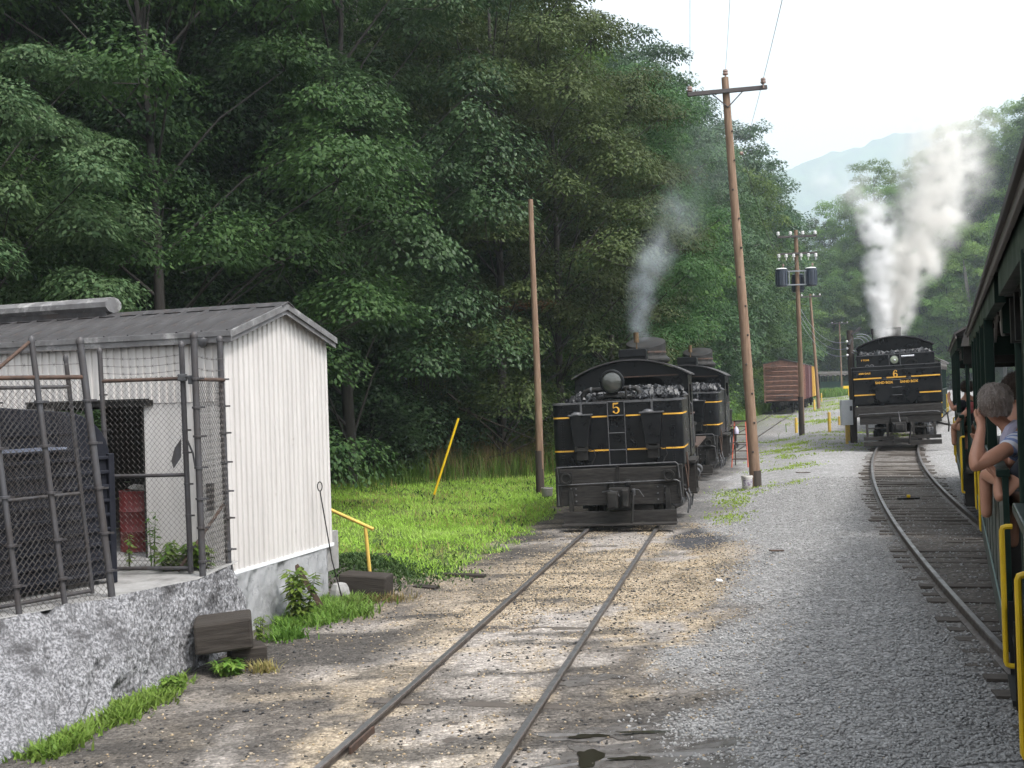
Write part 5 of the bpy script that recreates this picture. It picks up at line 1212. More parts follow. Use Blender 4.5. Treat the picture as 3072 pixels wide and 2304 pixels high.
# ------------------------------------------------------------------ boxcars
def boxcar(label, loc, rz, m, detail=True):
    T = thing('boxcar', label, 'boxcar', loc, rz, 'old boxcars on the siding')
    L_, W_, z0, z1 = 9.6, 2.75, 1.0, 4.2
    part('body', m, T, lambda b: b.prism([(-W_ / 2, z0), (W_ / 2, z0), (W_ / 2, z1 - 0.1), (0, z1 + 0.16), (-W_ / 2, z1 - 0.1)], 0.06, L_ - 0.06))
    part('roof', M_carroof, T, lambda b: b.prism([(-W_ / 2 - 0.06, z1 - 0.11), (0, z1 + 0.16), (W_ / 2 + 0.06, z1 - 0.11), (W_ / 2 + 0.06, z1 - 0.06), (0, z1 + 0.22), (-W_ / 2 - 0.06, z1 - 0.06)], -0.05, L_ + 0.05))
    part('running_board', M_beam, T, lambda b: b.b2((-0.25, 0, z1 + 0.26), (0.25, L_, z1 + 0.30)))
    if detail:
        nb = 15
        for k in range(nb):
            zz = z0 + 0.06 + k * (z1 - z0 - 0.25) / nb
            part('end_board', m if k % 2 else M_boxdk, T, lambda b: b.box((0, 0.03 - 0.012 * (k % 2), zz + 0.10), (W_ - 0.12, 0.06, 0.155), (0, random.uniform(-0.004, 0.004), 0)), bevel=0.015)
            if k % 2 == 0: part('end_rib', m, T, lambda b: b.tube([(-W_ / 2 + 0.1, -0.02, zz), (W_ / 2 - 0.1, -0.02, zz)], 0.055, 6))
        for s_ in (-1, 1): part('corner_post', m, T, lambda b: b.b2((s_ * (W_ / 2 - 0.02) - 0.06, -0.04, z0 - 0.1), (s_ * (W_ / 2 - 0.02) + 0.05, 0.12, z1 - 0.1)))
        part('ladder', M_rust, T, lambda b: [rail_bar(b, [(-1.25, -0.09, z), (-0.85, -0.09, z)], 0.018) for z in np.arange(1.3, 4.0, 0.36)])
        part('brake_wheel', M_rust, T, lambda b: (rail_bar(b, [(-0.55 + 0.22 * math.cos(a), -0.2, 3.85 + 0.22 * math.sin(a)) for a in np.linspace(0, 2 * math.pi, 16)], 0.02), rail_bar(b, [(-0.55, -0.2, 3.63), (-0.55, -0.2, 4.07)], 0.015), rail_bar(b, [(-0.77, -0.2, 3.85), (-0.33, -0.2, 3.85)], 0.015)))
        part('crossover_step', M_steelw, T, lambda b: (b.box((0.2, -0.2, 1.30), (1.3, 0.25, 0.03)), rail_bar(b, [(-0.4, -0.2, 1.55), (0.85, -0.2, 1.5)], 0.016), rail_bar(b, [(-0.4, -0.2, 1.3), (-0.4, -0.2, 1.55)], 0.016), rail_bar(b, [(0.85, -0.2, 1.3), (0.85, -0.2, 1.5)], 0.016)))
    for s_ in (-1, 1):
        for k in range(12):
            if 4 < k < 7: continue
            y = 0.25 + k * (L_ - 0.5) / 11
            part('side_stake', m, T, lambda b: b.b2((s_ * (W_ / 2 + 0.03) - 0.03, y - 0.05, z0), (s_ * (W_ / 2 + 0.03) + 0.03, y + 0.05, z1 - 0.12)))
        part('door', m, T, lambda b: b.b2((s_ * (W_ / 2 + 0.05) - 0.03, L_ / 2 - 0.95, z0 + 0.05), (s_ * (W_ / 2 + 0.05) + 0.03, L_ / 2 + 0.95, z1 - 0.2)))
    part('underframe', M_soot, T, lambda b: (b.b2((-0.5, -0.2, 0.68), (0.5, L_ + 0.2, 1.0)), b.b2((-1.3, 0, 0.86), (1.3, 0.2, 1.02)), b.b2((-1.3, L_ - 0.2, 0.86), (1.3, L_, 1.02))))
    part('coupler', M_soot, T, lambda b: b.b2((-0.15, -0.55, 0.62), (0.15, 0.0, 0.92)), bevel=0.04)
    for yc in (1.5, L_ - 1.5): truck(T, yc, False)
    return T
for i, (y, m, lb) in enumerate(((89.5, M_boxred, 'weathered rusty red boxcar with its ribbed end towards the yard'), (99.8, M_boxmar, 'maroon boxcar coupled behind the rusty red one'), (110.1, M_boxylw, 'yellow boxcar at the far end of the boxcar row'))):
    boxcar(lb, (float(x1(y)) - 0.1, y, float(zrise(y))), -math.atan(0.325 + 0.01 * i), m, i == 0)

# ------------------------------------------------------------------ people
def skin(name, joints, edges, m, parent, sub=2, root=None):
    """joints: {key: ((x,y,z), r or (rx,ry))}"""
    keys = list(joints); ix = {k: i for i, k in enumerate(keys)}
    me = bpy.data.meshes.new(name)
    me.from_pydata([joints[k][0] for k in keys], [(ix[a], ix[b]) for a, b in edges], [])
    o = mesh_obj(name, me, parent)
    bm = bmesh.new(); bm.from_mesh(me)
    ly = bm.verts.layers.skin.verify()
    bm.verts.ensure_lookup_table()
    for k in keys:
        r = joints[k][1]; d = bm.verts[ix[k]][ly]
        d.radius = (r, r) if np.isscalar(r) else r
        d.use_root = (k == (root or keys[0]))
    bm.to_mesh(me); bm.free()
    sk = o.modifiers.new('skin', 'SKIN'); sk.use_smooth_shade = True
    ss = o.modifiers.new('sub', 'SUBSURF'); ss.levels = sub; ss.render_levels = sub
    dg = bpy.context.evaluated_depsgraph_get(); dg.update()
    me2 = bpy.data.meshes.new_from_object(o.evaluated_get(dg))
    o.modifiers.clear(); o.data = me2; me2.name = name
    me2.materials.clear(); me2.materials.append(m)
    me2.polygons.foreach_set('use_smooth', [True] * len(me2.polygons))
    return o
def arm_chain(J, E_, sd, sh, el, wr, hd, r=(0.062, 0.050, 0.044, 0.030)):
    s_, e_, w_, h_ = (np.array(p, float) for p in (sh, el, wr, hd))
    J[sd + 'sh'] = (tuple(s_), r[0]); J[sd + 'ua'] = (tuple(s_ * 0.45 + e_ * 0.55), r[0] * 0.92); J[sd + 'el'] = (tuple(e_), r[1]); J[sd + 'fa'] = (tuple(e_ * 0.65 + w_ * 0.35), r[2] * 1.08); J[sd + 'wr'] = (tuple(w_), r[3])
    pc = w_ * 0.45 + h_ * 0.55
    J[sd + 'pm'] = (tuple(pc), (0.042, 0.024))
    E_ += [(sd + 'sh', sd + 'ua'), (sd + 'ua', sd + 'el'), (sd + 'el', sd + 'fa'), (sd + 'fa', sd + 'wr'), (sd + 'wr', sd + 'pm')]
    return pc, h_, w_
def fingers(J, E_, sd, pc, hd, wr, across, curl):
    """four unequal bent fingers and a thumb leaving the side of the palm"""
    ax = np.array(hd) - np.array(wr); ax /= np.linalg.norm(ax); ac = np.array(across, float); ac /= np.linalg.norm(ac); cu = np.array(curl, float); cu /= np.linalg.norm(cu)
    for i, (o_, ln) in enumerate(((-0.030, 0.062), (-0.010, 0.072), (0.010, 0.068), (0.030, 0.052))):
        k0 = np.array(hd) + ac * o_ ; k1 = k0 + ax * ln * 0.35 + cu * ln * 0.25; k2 = k1 + ax * ln * 0.1 + cu * ln * 0.5
        J[f'{sd}f{i}a'] = (tuple(k0), 0.0105); J[f'{sd}f{i}b'] = (tuple(k1), 0.0095); J[f'{sd}f{i}c'] = (tuple(k2), 0.0075)
        E_ += [(sd + 'pm', f'{sd}f{i}a'), (f'{sd}f{i}a', f'{sd}f{i}b'), (f'{sd}f{i}b', f'{sd}f{i}c')]
    t0 = np.array(pc) + ac * -0.045; t1 = t0 + ax * 0.035 + ac * -0.018 + cu * 0.01; t2 = t1 + ax * 0.025 + cu * 0.018
    J[sd + 't0'] = (tuple(t0), 0.014); J[sd + 't1'] = (tuple(t1), 0.011); J[sd + 't2'] = (tuple(t2), 0.009)
    E_ += [(sd + 'pm', sd + 't0'), (sd + 't0', sd + 't1'), (sd + 't1', sd + 't2')]
def stripe_mat():
    m, n, out = nmat('striped_shirt')
    tc = N(n, 'ShaderNodeTexCoord'); wv = N(n, 'ShaderNodeTexWave'); wv.inputs['Scale'].default_value = 5.2; wv.inputs['Distortion'].default_value = 1.2; wv.bands_direction = 'DIAGONAL'
    n.links.new(tc.outputs['Object'], wv.inputs['Vector'])
    c = ramp(n, wv.outputs['Fac'], [(0.30, (0.20, 0.26, 0.48)), (0.52, (0.58, 0.60, 0.72)), (0.7, (0.66, 0.67, 0.74))])
    b = N(n, 'ShaderNodeBsdfPrincipled'); b.inputs['Roughness'].default_value = 0.9
    n.links.new(c, b.inputs['Base Color']); n.links.new(b.outputs[0], out.inputs[0]); return m
M_shirt = stripe_mat()
def head_parts(J, E_, c, fwd, neck, r=1.0):
    c, f_ = np.array(c, float), np.array(fwd, float); f_ /= np.linalg.norm(f_)
    J['neck'] = (tuple(neck), 0.052); J['jaw'] = (tuple(c + f_ * 0.03 + np.array([0, 0, -0.085 * r])), 0.062 * r); J['head'] = (tuple(c), (0.082 * r, 0.092 * r)); J['crown'] = (tuple(c + np.array([0, 0, 0.07 * r])), 0.062 * r)
    J['face'] = (tuple(c + f_ * 0.075 * r + np.array([0, 0, -0.02])), 0.045 * r); J['nose'] = (tuple(c + f_ * 0.118 * r + np.array([0, 0, -0.03])), 0.012)
    E_ += [('neck', 'jaw'), ('jaw', 'head'), ('head', 'crown'), ('head', 'face'), ('face', 'nose')]
def unit_(v): return v / (np.linalg.norm(v) + 1e-9)
def hair_cap(parent, c, r, fwd, m, drop=0.0, seed=1):
    c = np.array(c); f_ = np.array(fwd, float); f_ /= np.linalg.norm(f_)
    b = MB(); nu, nv = 36, 20; V = []
    g = np.random.default_rng(seed)
    side = np.cross(f_, [0, 0, 1.0]); 
    for j in range(nv):
        t_ = j / (nv - 1)
        for i in range(nu):
            ph = 2 * math.pi * i / nu
            hd_ = np.array([math.cos(ph), math.sin(ph), 0]); front = hd_ @ unit_(f_ * [1, 1, 0])
            if t_ < 0.6:
                th = t_ / 0.6 * R(95); rad, zz_ = math.sin(th), math.cos(th)
            else:
                k_ = (t_ - 0.6) / 0.4; rad, zz_ = 1 - 0.30 * k_ ** 1.5, -0.09 - (0.95 + drop * 0.01) * k_ * (0.25 if front > 0.3 else 1.0)
                if front > 0.3: rad *= 1 - 0.35 * k_
            dv = np.array([rad * hd_[0], rad * hd_[1], zz_ * 1.03])
            th = t_ * 2.2
            wob = 1 + 0.13 * (fbm(np.array(ph * 2.4 + 3), np.array(th * 5.5 + seed), 3) - 0.5) * 2
            V.append(c + dv * r * wob - f_ * 0.012)
    F = [(j * nu + i, j * nu + (i + 1) % nu, (j + 1) * nu + (i + 1) % nu, (j + 1) * nu + i) for j in range(nv - 1) for i in range(nu)]
    b.add(V, F)
    V = np.array(V).reshape(nv, nu, 3)
    for _ in range(1500):                      # loose strands lying over the cap
        j = g.integers(1, nv - 3); i = g.integers(0, nu); p = V[j, i]; q = V[min(nv - 1, j + 3), (i + g.integers(-1, 2)) % nu]
        o_ = unit_(p - c) * g.uniform(0.003, 0.020); w_ = np.cross(q - p, p - c); w_ = w_ / (np.linalg.norm(w_) + 1e-9) * 0.0035
        b.add([p - w_ * 0.6, p + w_ * 0.6, (p + q) / 2 + o_ + w_, q + o_ * 0.6, (p + q) / 2 + o_ - w_], [(0, 1, 2, 4), (4, 2, 3)])
    return b.build('hair', m, parent, True)
FW_ = (D22[0], D22[1], 0)
# --- grey-haired person leaning out, hand raised to the face
P1 = thing('person', 'grey haired person in striped shirt leaning out, elbow out, hand at face', 'person', (4.15, 8.75, 1.48))
def rel(o, p): return tuple(np.array(p) - np.array(o.location))
J, E_ = {}, []
J['pelvis'] = (rel(P1, (4.35, 8.60, 1.98)), 0.15); J['waist'] = (rel(P1, (4.24, 8.64, 2.20)), 0.13); J['chest'] = (rel(P1, (4.12, 8.70, 2.45)), (0.15, 0.12)); J['upper'] = (rel(P1, (4.03, 8.72, 2.58)), (0.12, 0.10))
E_ += [('pelvis', 'waist'), ('waist', 'chest'), ('chest', 'upper'), ('upper', 'neck')]
head_parts(J, E_, rel(P1, (3.88, 8.78, 2.88)), (D22[0] - 0.3, D22[1], -0.25), rel(P1, (3.97, 8.76, 2.69)))
pc, hd, wr = arm_chain(J, E_, 'l', rel(P1, (3.93, 8.56, 2.55)), rel(P1, (3.50, 8.30, 2.40)), rel(P1, (3.72, 8.66, 2.68)), rel(P1, (3.79, 8.82, 2.79)), (0.068, 0.056, 0.050, 0.036))
fingers(J, E_, 'l', pc, hd, wr, (0.55, -0.3, -0.5), (0.5, 0.2, 0.5)); E_.append(('upper', 'lsh'))
pc, hd, wr = arm_chain(J, E_, 'r', rel(P1, (4.20, 8.85, 2.50)), rel(P1, (4.12, 9.05, 2.36)), rel(P1, (3.90, 9.05, 2.45)), rel(P1, (3.85, 9.05, 2.56)))
fingers(J, E_, 'r', pc, hd, wr, (0, 1, 0), (-0.5, 0, 0.5)); E_.append(('upper', 'rsh'))
for s_, dx in (('a', (-0.04, -0.10)), ('b', (0.04, 0.10))):
    J['hip' + s_] = (rel(P1, (4.37 + dx[0], 8.60 + dx[1], 1.90)), 0.10); J['kn' + s_] = (rel(P1, (4.42 + dx[0], 8.62 + dx[1], 1.70)), 0.07); J['ft' + s_] = (rel(P1, (4.42 + dx[0], 8.62 + dx[1], 1.53)), 0.05)
    E_ += [('pelvis', 'hip' + s_), ('hip' + s_, 'kn' + s_), ('kn' + s_, 'ft' + s_)]
skin('body', J, E_, M_skin, P1, 2, 'pelvis')
SJ = {'pelvis': (J['pelvis'][0], 0.165), 'waist': (J['waist'][0], 0.155), 'chest': (J['chest'][0], (0.175, 0.15)), 'upper': (J['upper'][0], (0.135, 0.115)), 'col': (rel(P1, (3.99, 8.75, 2.65)), 0.075),
      'ls': (J['lsh'][0], 0.085), 'ls2': (tuple(np.array(J['lsh'][0]) * 0.72 + np.array(J['lel'][0]) * 0.28), 0.080), 'rs': (J['rsh'][0], 0.085), 'rs2': (J['rua'][0], 0.078)}
skin('shirt', SJ, [('pelvis', 'waist'), ('waist', 'chest'), ('chest', 'upper'), ('upper', 'col'), ('upper', 'ls'), ('ls', 'ls2'), ('upper', 'rs'), ('rs', 'rs2')], M_shirt, P1, 2, 'waist')
part('collar', M_lav, P1, lambda b: b.tube([rel(P1, p) for p in ((3.90, 8.68, 2.52), (3.915, 8.66, 2.60), (3.95, 8.66, 2.67), (4.01, 8.70, 2.71), (4.05, 8.76, 2.70))], [0.035, 0.045, 0.042, 0.035, 0.03], 8), True)
hair_cap(P1, rel(P1, (3.885, 8.77, 2.905)), 0.128, (D22[0] - 0.3, D22[1], -0.1), M_hair_g, 0)
skin('trousers', {'p': (J['pelvis'][0], 0.16), 'ha': (J['hipa'][0], 0.115), 'ka': (J['kna'][0], 0.085), 'hb': (J['hipb'][0], 0.115), 'kb': (J['knb'][0], 0.085)}, [('p', 'ha'), ('ha', 'ka'), ('p', 'hb'), ('hb', 'kb')], M_dark_cloth, P1, 1, 'p')
# --- person sitting inside, forearm over the window rail
def sitter(label, loc, sh, el, wr, hd, head, hairm, clothm, across, curl, bare=True, elr=None):
    P = thing('person', label, 'person', loc)
    J, E_ = {}, []
    hx = np.array(head)
    J['pelvis'] = (rel(P, (hx[0] + 0.06, hx[1], loc[2] + 0.12)), 0.14); J['chest'] = (rel(P, (hx[0] + 0.04, hx[1], hx[2] - 0.42)), (0.15, 0.11)); J['upper'] = (rel(P, (hx[0] + 0.02, hx[1], hx[2] - 0.26)), (0.11, 0.09))
    E_ += [('pelvis', 'chest'), ('chest', 'upper'), ('upper', 'neck')]
    head_parts(J, E_, rel(P, head), FW_, rel(P, (hx[0], hx[1], hx[2] - 0.15)))
    pc, h_, w_ = arm_chain(J, E_, 'l', rel(P, sh), rel(P, el), rel(P, wr), rel(P, hd)); fingers(J, E_, 'l', pc, h_, w_, across, curl); E_.append(('upper', 'lsh'))
    rs = np.array([hx[0] + 0.2, hx[1] - 0.08, hx[2] - 0.30])
    pc, h_, w_ = arm_chain(J, E_, 'r', rel(P, rs), rel(P, rs + [0.05, 0.05, -0.27]), rel(P, rs + [0.02, 0.25, -0.30]), rel(P, rs + [0.0, 0.33, -0.28])); fingers(J, E_, 'r', pc, h_, w_, (1, 0, 0), (0, 0, -1)); E_.append(('upper', 'rsh'))
    for k, dx in (('a', -0.1), ('b', 0.1)):
        J['hip' + k] = (rel(P, (hx[0] + dx, hx[1] + 0.12, loc[2] + 0.14)), 0.09); J['kn' + k] = (rel(P, (hx[0] + dx, hx[1] + 0.45, loc[2] + 0.16)), 0.065); J['ft' + k] = (rel(P, (hx[0] + dx, hx[1] + 0.46, loc[2] - 0.25)), 0.05)
        E_ += [('pelvis', 'hip' + k), ('hip' + k, 'kn' + k), ('kn' + k, 'ft' + k)]
    skin('body', J, E_, M_skin, P, 2, 'pelvis')
    skin('shirt', {'p': (J['pelvis'][0], 0.155), 'c': (J['chest'][0], (0.17, 0.13)), 'u': (J['upper'][0], (0.125, 0.11)), 'ls': (J['lsh'][0], 0.08), 'l2': (J['lua'][0], 0.074), 'rs': (J['rsh'][0], 0.08), 'r2': (J['rua'][0], 0.074)}, [('p', 'c'), ('c', 'u'), ('u', 'ls'), ('ls', 'l2'), ('u', 'rs'), ('rs', 'r2')], clothm, P, 2, 'c')
    hair_cap(P, rel(P, hx + np.array([0, 0, 0.02])), 0.118, FW_, hairm, -10, 4)
    return P
sitter('person seated inside with bare bent forearm and clasped hand below the grey haired head', (4.05, 8.30, 1.95), (3.93, 8.32, 2.44), (3.645, 8.22, 2.16), (3.685, 8.30, 2.32), (3.655, 8.36, 2.40), (4.10, 8.34, 2.80), M_hair_b, M_dark_cloth, (0.4, 0.6, 0.3), (-0.3, 0.2, 0.3))
sitter('brown haired person inside the car behind the grey haired head', (4.45, 9.45, 2.05), (4.30, 9.42, 2.62), (4.28, 9.40, 2.36), (4.36, 9.62, 2.30), (4.38, 9.7, 2.32), (4.38, 9.45, 2.98), M_hair_b, M_dark_cloth, (1, 0, 0), (0, 0, -1))
sitter('person with wristwatch holding on outside the passenger car beyond', (8.62, 20.3, 1.95), (8.50, 20.2, 2.50), (8.30, 20.15, 2.36), (8.27, 20.3, 2.24), (8.25, 20.36, 2.18), (8.72, 20.3, 2.86), M_hair_b, M_redcloth, (0, 1, 0), (0.3, 0, -0.4))
sitter('person far along the train with a raised bare arm at the window', (8.95, 21.6, 1.95), (8.80, 21.5, 2.52), (8.68, 21.45, 2.45), (8.66, 21.6, 2.66), (8.67, 21.65, 2.74), (9.02, 21.6, 2.88), M_hair_b, M_dark_cloth, (0, 1, 0), (0.3, 0, 0.4))

# ------------------------------------------------------------------ utility poles
def insulator(b, p, s=1.0): b.lathe([(0.02 * s, -0.10 * s), (0.02 * s, 0.0), (0.06 * s, 0.01 * s), (0.065 * s, 0.04 * s), (0.045 * s, 0.06 * s), (0.06 * s, 0.08 * s), (0.05 * s, 0.12 * s), (0.02 * s, 0.13 * s)], 10, p)
def pole_shaft(b, h, r0, r1, lean=(0, 0), n=12):
    t = np.linspace(0, 1, 9)
    b.tube([(lean[0] * q + 0.02 * math.sin(5 * q), lean[1] * q, -0.4 + (h + 0.4) * q) for q in t], r0 + (r1 - r0) * t, n)
BP = thing('utility_pole', 'bare weathered pole without crossarm beside locomotive 5', 'utility pole', (0.76, 33.1, -0.05))
part('shaft', M_pole, BP, lambda b: pole_shaft(b, 8.95, 0.125, 0.075, (0.0, 0)), True)
part('base', M_pole_dark, BP, lambda b: b.tube([(0, 0, -0.3), (0, 0, 0.55), (0.003, 0, 1.3)], [0.129, 0.128, 0.123], 12), True)
BG = thing('utility_pole', 'tall leaning wooden pole with one dark crossarm in the gravel', 'utility pole', (7.02, 31.75, 0.1))
part('shaft', M_pole, BG, lambda b: pole_shaft(b, 11.95, 0.165, 0.105, (-0.50, 0)), True)
part('base', M_pole_dark, BG, lambda b: b.tube([(0, 0, -0.3), (-0.006, 0, 0.45)], [0.170, 0.168], 12), True)
ca = part('crossarm', M_arm, BG, lambda b: b.box((-0.49, -0.15, 11.52), (2.36, 0.10, 0.12), (0, R(-4.5), R(4))), bevel=0.01)
for x_, z_ in ((-1.58, 11.52), (0.56, 11.70)): part('insulator', M_ins, ca, lambda b: insulator(b, (x_, -0.15, z_), 1.3))
part('insulator', M_ins, BG, lambda b: insulator(b, (-0.50, 0, 12.02), 1.3))
part('insulator', M_ins, BG, lambda b: b.lathe([(0.03, 0), (0.05, 0.02), (0.05, 0.08), (0.03, 0.1)], 10, (-0.18, -0.10, 9.7), 'x'))
for s_ in (-1, 1): part('brace', M_arm, BG, lambda b: rail_bar(b, [(-0.48, -0.12, 11.05), (-0.48 + s_ * 0.48, -0.15, 11.50 + s_ * 0.04)], 0.018))
for k in range(12): part('knot', M_pole_dark, BG, lambda b: b.lathe([(0.035, 0), (0.02, 0.02)], 8, (-0.042 * (1.0 + 0.85 * k) + (0.06 if k % 3 else -0.05), -0.155 + 0.004 * k, 1.0 + 0.85 * k), 'y'))
TP_ = thing('utility_pole', 'pole carrying three dark transformers and two crossarms', 'utility pole', (15.2, 57.4, 0.40))
part('shaft', M_pole, TP_, lambda b: pole_shaft(b, 10.7, 0.15, 0.10, (0.05, 0)), True)
part('base', M_pole_dark, TP_, lambda b: b.tube([(0, 0, -0.3), (0, 0, 0.7), (0.005, 0, 1.9)], [0.155, 0.154, 0.147], 12), True)
for z, n_ in ((10.35, 4), (9.45, 6)):
    ca = part('crossarm', M_arm, TP_, lambda b: b.box((0.05, -0.14, z), (2.05, 0.09, 0.11), (0, R(-0.8), 0)), bevel=0.01)
    for k in range(n_):
        x_ = -0.95 + 1.95 * k / (n_ - 1)
        part('insulator', M_insw, ca, lambda b: insulator(b, (x_, -0.14, z + (0.08 if n_ == 4 else -0.2)), 1.5))
part('rack', M_wire_l, TP_, lambda b: (b.box((-0.05, -0.2, 8.52), (1.1, 0.06, 0.07)), b.box((-0.05, -0.2, 7.80), (1.1, 0.06, 0.07)), b.box((-0.45, -0.2, 8.16), (0.05, 0.05, 0.75)), b.box((0.38, -0.2, 8.16), (0.05, 0.05, 0.75))))
for x_, y_, z_ in ((-0.82, -0.1, 7.72), (0.72, -0.1, 7.72), (0.16, 0.42, 7.45)):
    tr = part('transformer', M_trafo, TP_, lambda b: b.lathe([(0.26, 0), (0.30, 0.04), (0.30, 0.86), (0.32, 0.87), (0.32, 0.92)], 20, (x_, y_, z_)), True)
    part('lid', M_insw if y_ < 0 else M_trafo, tr, lambda b: b.lathe([(0.315, 0.92), (0.25, 0.97), (0.05, 1.0)], 20, (x_, y_, z_)), True)
    for a in np.arange(0, 6.28, 0.52): part('fin', M_trafo, tr, lambda b: b.box((x_ + 0.31 * math.cos(a), y_ + 0.31 * math.sin(a), z_ + 0.45), (0.05, 0.02, 0.7), (0, 0, a)))
    part('bushing', M_ins, tr, lambda b: insulator(b, (x_ + 0.1, y_, z_ + 1.08), 1.0))
def plain_pole(label, loc, h, arm, armz, m=M_pole, lean=0.0):
    T = thing('utility_pole', label, 'utility pole', loc)
    part('shaft', m, T, lambda b: pole_shaft(b, h, 0.17, 0.11, (lean, 0)), True)
    if arm:
        ca = part('crossarm', M_arm, T, lambda b: b.box((lean, -0.15, armz), (arm, 0.10, 0.12), (0, R(-1.5), 0)))
        for k in (-1, 0.3, 1): part('insulator', M_insw, ca, lambda b: insulator(b, (lean + k * arm * 0.44, -0.15, armz + 0.08 + 0.01 * k), 1.3))
    return T
plain_pole('slim dark pole with one crossarm right of the boxcars', (28.4, 101.0, 0.6), 10.6, 1.9, 10.35, M_pole, -0.45)
plain_pole('distant pole with a pale crossarm above the far green car', (57.5, 190.0, 0.65), 12.6, 3.0, 12.4, M_pole)
PW = thing('utility_pole', 'dark pole beside locomotive 6 with cable coils at its top', 'utility pole', (15.05, 48.2, 0.30))
part('shaft', M_pole_dark, PW, lambda b: pole_shaft(b, 5.0, 0.16, 0.14), True)
part('cable_head', M_wire, PW, lambda b: (b.box((0.22, -0.1, 4.95), (0.5, 0.12, 0.10), (0, R(-35), 0)), b.cyl((0.0, -0.1, 4.6), (-0.15, -0.2, 4.35), 0.06, 8)))
for k, (rr, cx_) in enumerate(((0.42, 0.35), (0.55, 0.40), (0.34, 0.25))):
    part('cable_coil', M_wire_l, PW, lambda b: b.tube([(cx_ + rr * math.cos(a), -0.18 + 0.05 * k, 4.35 + rr * 0.85 * math.sin(a)) for a in np.linspace(-2.4, 1.9, 18)], 0.014, 5))
for z in (4.5, 4.2, 3.9): part('insulator', M_insw, PW, lambda b: b.lathe([(0.02, 0), (0.06, 0.02), (0.06, 0.07), (0.02, 0.1)], 10, (-0.24, -0.1, z), 'x'))
EB = thing('electrical_box', 'white electrical cabinet mounted beside the dark pole at locomotive 6', 'electrical box', (14.72, 47.75, 0.28))
part('cabinet', M_white, EB, lambda b: b.b2((-0.34, -0.12, 0.85), (0.16, 0.14, 1.95)), bevel=0.02)
part('meter', M_steelw, EB, lambda b: b.b2((0.02, -0.16, 1.48), (0.13, -0.12, 1.68)), bevel=0.01)
part('post', M_ylw_o, EB, lambda b: b.cyl((-0.1, 0.02, -0.2), (-0.1, 0.02, 0.9), 0.06, 10), True)
def wire(label, pts, sag, m=M_wire, r=0.008, n=24):
    a, c = np.array(pts[0], float), np.array(pts[1], float); t = np.linspace(0, 1, n)[:, None]
    P = a * (1 - t) + c * t; P[:, 2] -= (sag * 4 * t * (1 - t))[:, 0]
    o = MB().tube(P, r, 4).build('overhead_wire', m, None, fix=False)
    return tag(o, label, 'wire', 'overhead wires')
gx0, gy0, gz0 = 7.02, 31.75, 0.1
wire('wire running overhead from the left end of the tall crossarm', [(gx0 - 1.58, gy0 - 0.15, 11.80), (2.0, 11.0, 9.7)], 0.3, r=0.004)
wire('wire rising overhead from the top of the tall leaning pole', [(gx0 - 0.5, gy0, 12.25), (2.55, 11.0, 9.9)], 0.3, r=0.004)
wire('wire rising overhead from the insulator on the shaft of the tall leaning pole', [(gx0 - 0.10, gy0 - 0.1, 9.8), (3.05, 11.0, 7.7)], 0.15, r=0.004)
wire('wire from the tall leaning pole back to the transformer pole', [(gx0 - 0.10, gy0 - 0.1, 9.8), (15.3, 57.3, 9.6)], 1.6, r=0.010)
for k in range(3):
    wire(('upper', 'middle', 'lower')[k] + ' of three sagging cables between transformer pole and the coil pole', [(15.3, 57.2, 6.9 - 0.35 * k), (14.85, 48.1, 4.8 - 0.3 * k)], 0.6, M_wire_l, 0.016)
wire('cable from the transformer pole to the slim pole behind', [(15.3, 57.4, 10.7), (28.0, 101.0, 11.0)], 1.2, r=0.014)

# ------------------------------------------------------------------ bollards and small yard things
def bollard(label, x, y, h, r=0.085):
    T = thing('bollard', label, 'bollard', (x, y, float(zg(x, y)) - 0.05), 0, 'yellow bollards')
    part('pipe', M_ylw_o, T, lambda b: b.lathe([(r, -0.2), (r, h), (r * 0.85, h + 0.04), (r * 0.3, h + 0.06)], 12), True)
    part('band', M_ylw, T, lambda b: b.lathe([(r + 0.004, h * 0.62), (r + 0.006, h * 0.63), (r + 0.006, h * 0.70), (r + 0.004, h * 0.71)], 12))
for a in (('yellow bollard standing alone in the gravel left of the white cabinet', 16.55, 57.0, 1.05), ('yellow bollard hiding behind the transformer pole foot', 15.9, 61.2, 0.85), ('yellow bollard at the foot of the slim pole', 26.6, 96.0, 0.95),
          ('yellow bollard up the gravel track beyond the slim pole', 38.6, 136.0, 1.1), ('left one of the pair of far yellow bollards', 50.4, 175.0, 1.2), ('right one of the pair of far yellow bollards', 51.2, 175.0, 1.2), ('short yellow bollard stub left of the white cabinet', 19.0, 63.4, 0.5), ('yellow bollard under the white cabinet', 15.25, 49.6, 0.75)):
    bollard(*a)
YS = thing('rail_stop', 'yellow T shaped rail stop at the end of the gravel track', 'rail stop', (49.5, 160.0, 0.6))
part('post', M_ylw, YS, lambda b: b.b2((-0.12, -0.1, 0), (0.12, 0.1, 1.25)), bevel=0.02)
part('crossbar', M_ylw, YS, lambda b: b.b2((-0.85, -0.15, 1.25), (0.85, 0.15, 1.65)), bevel=0.02)
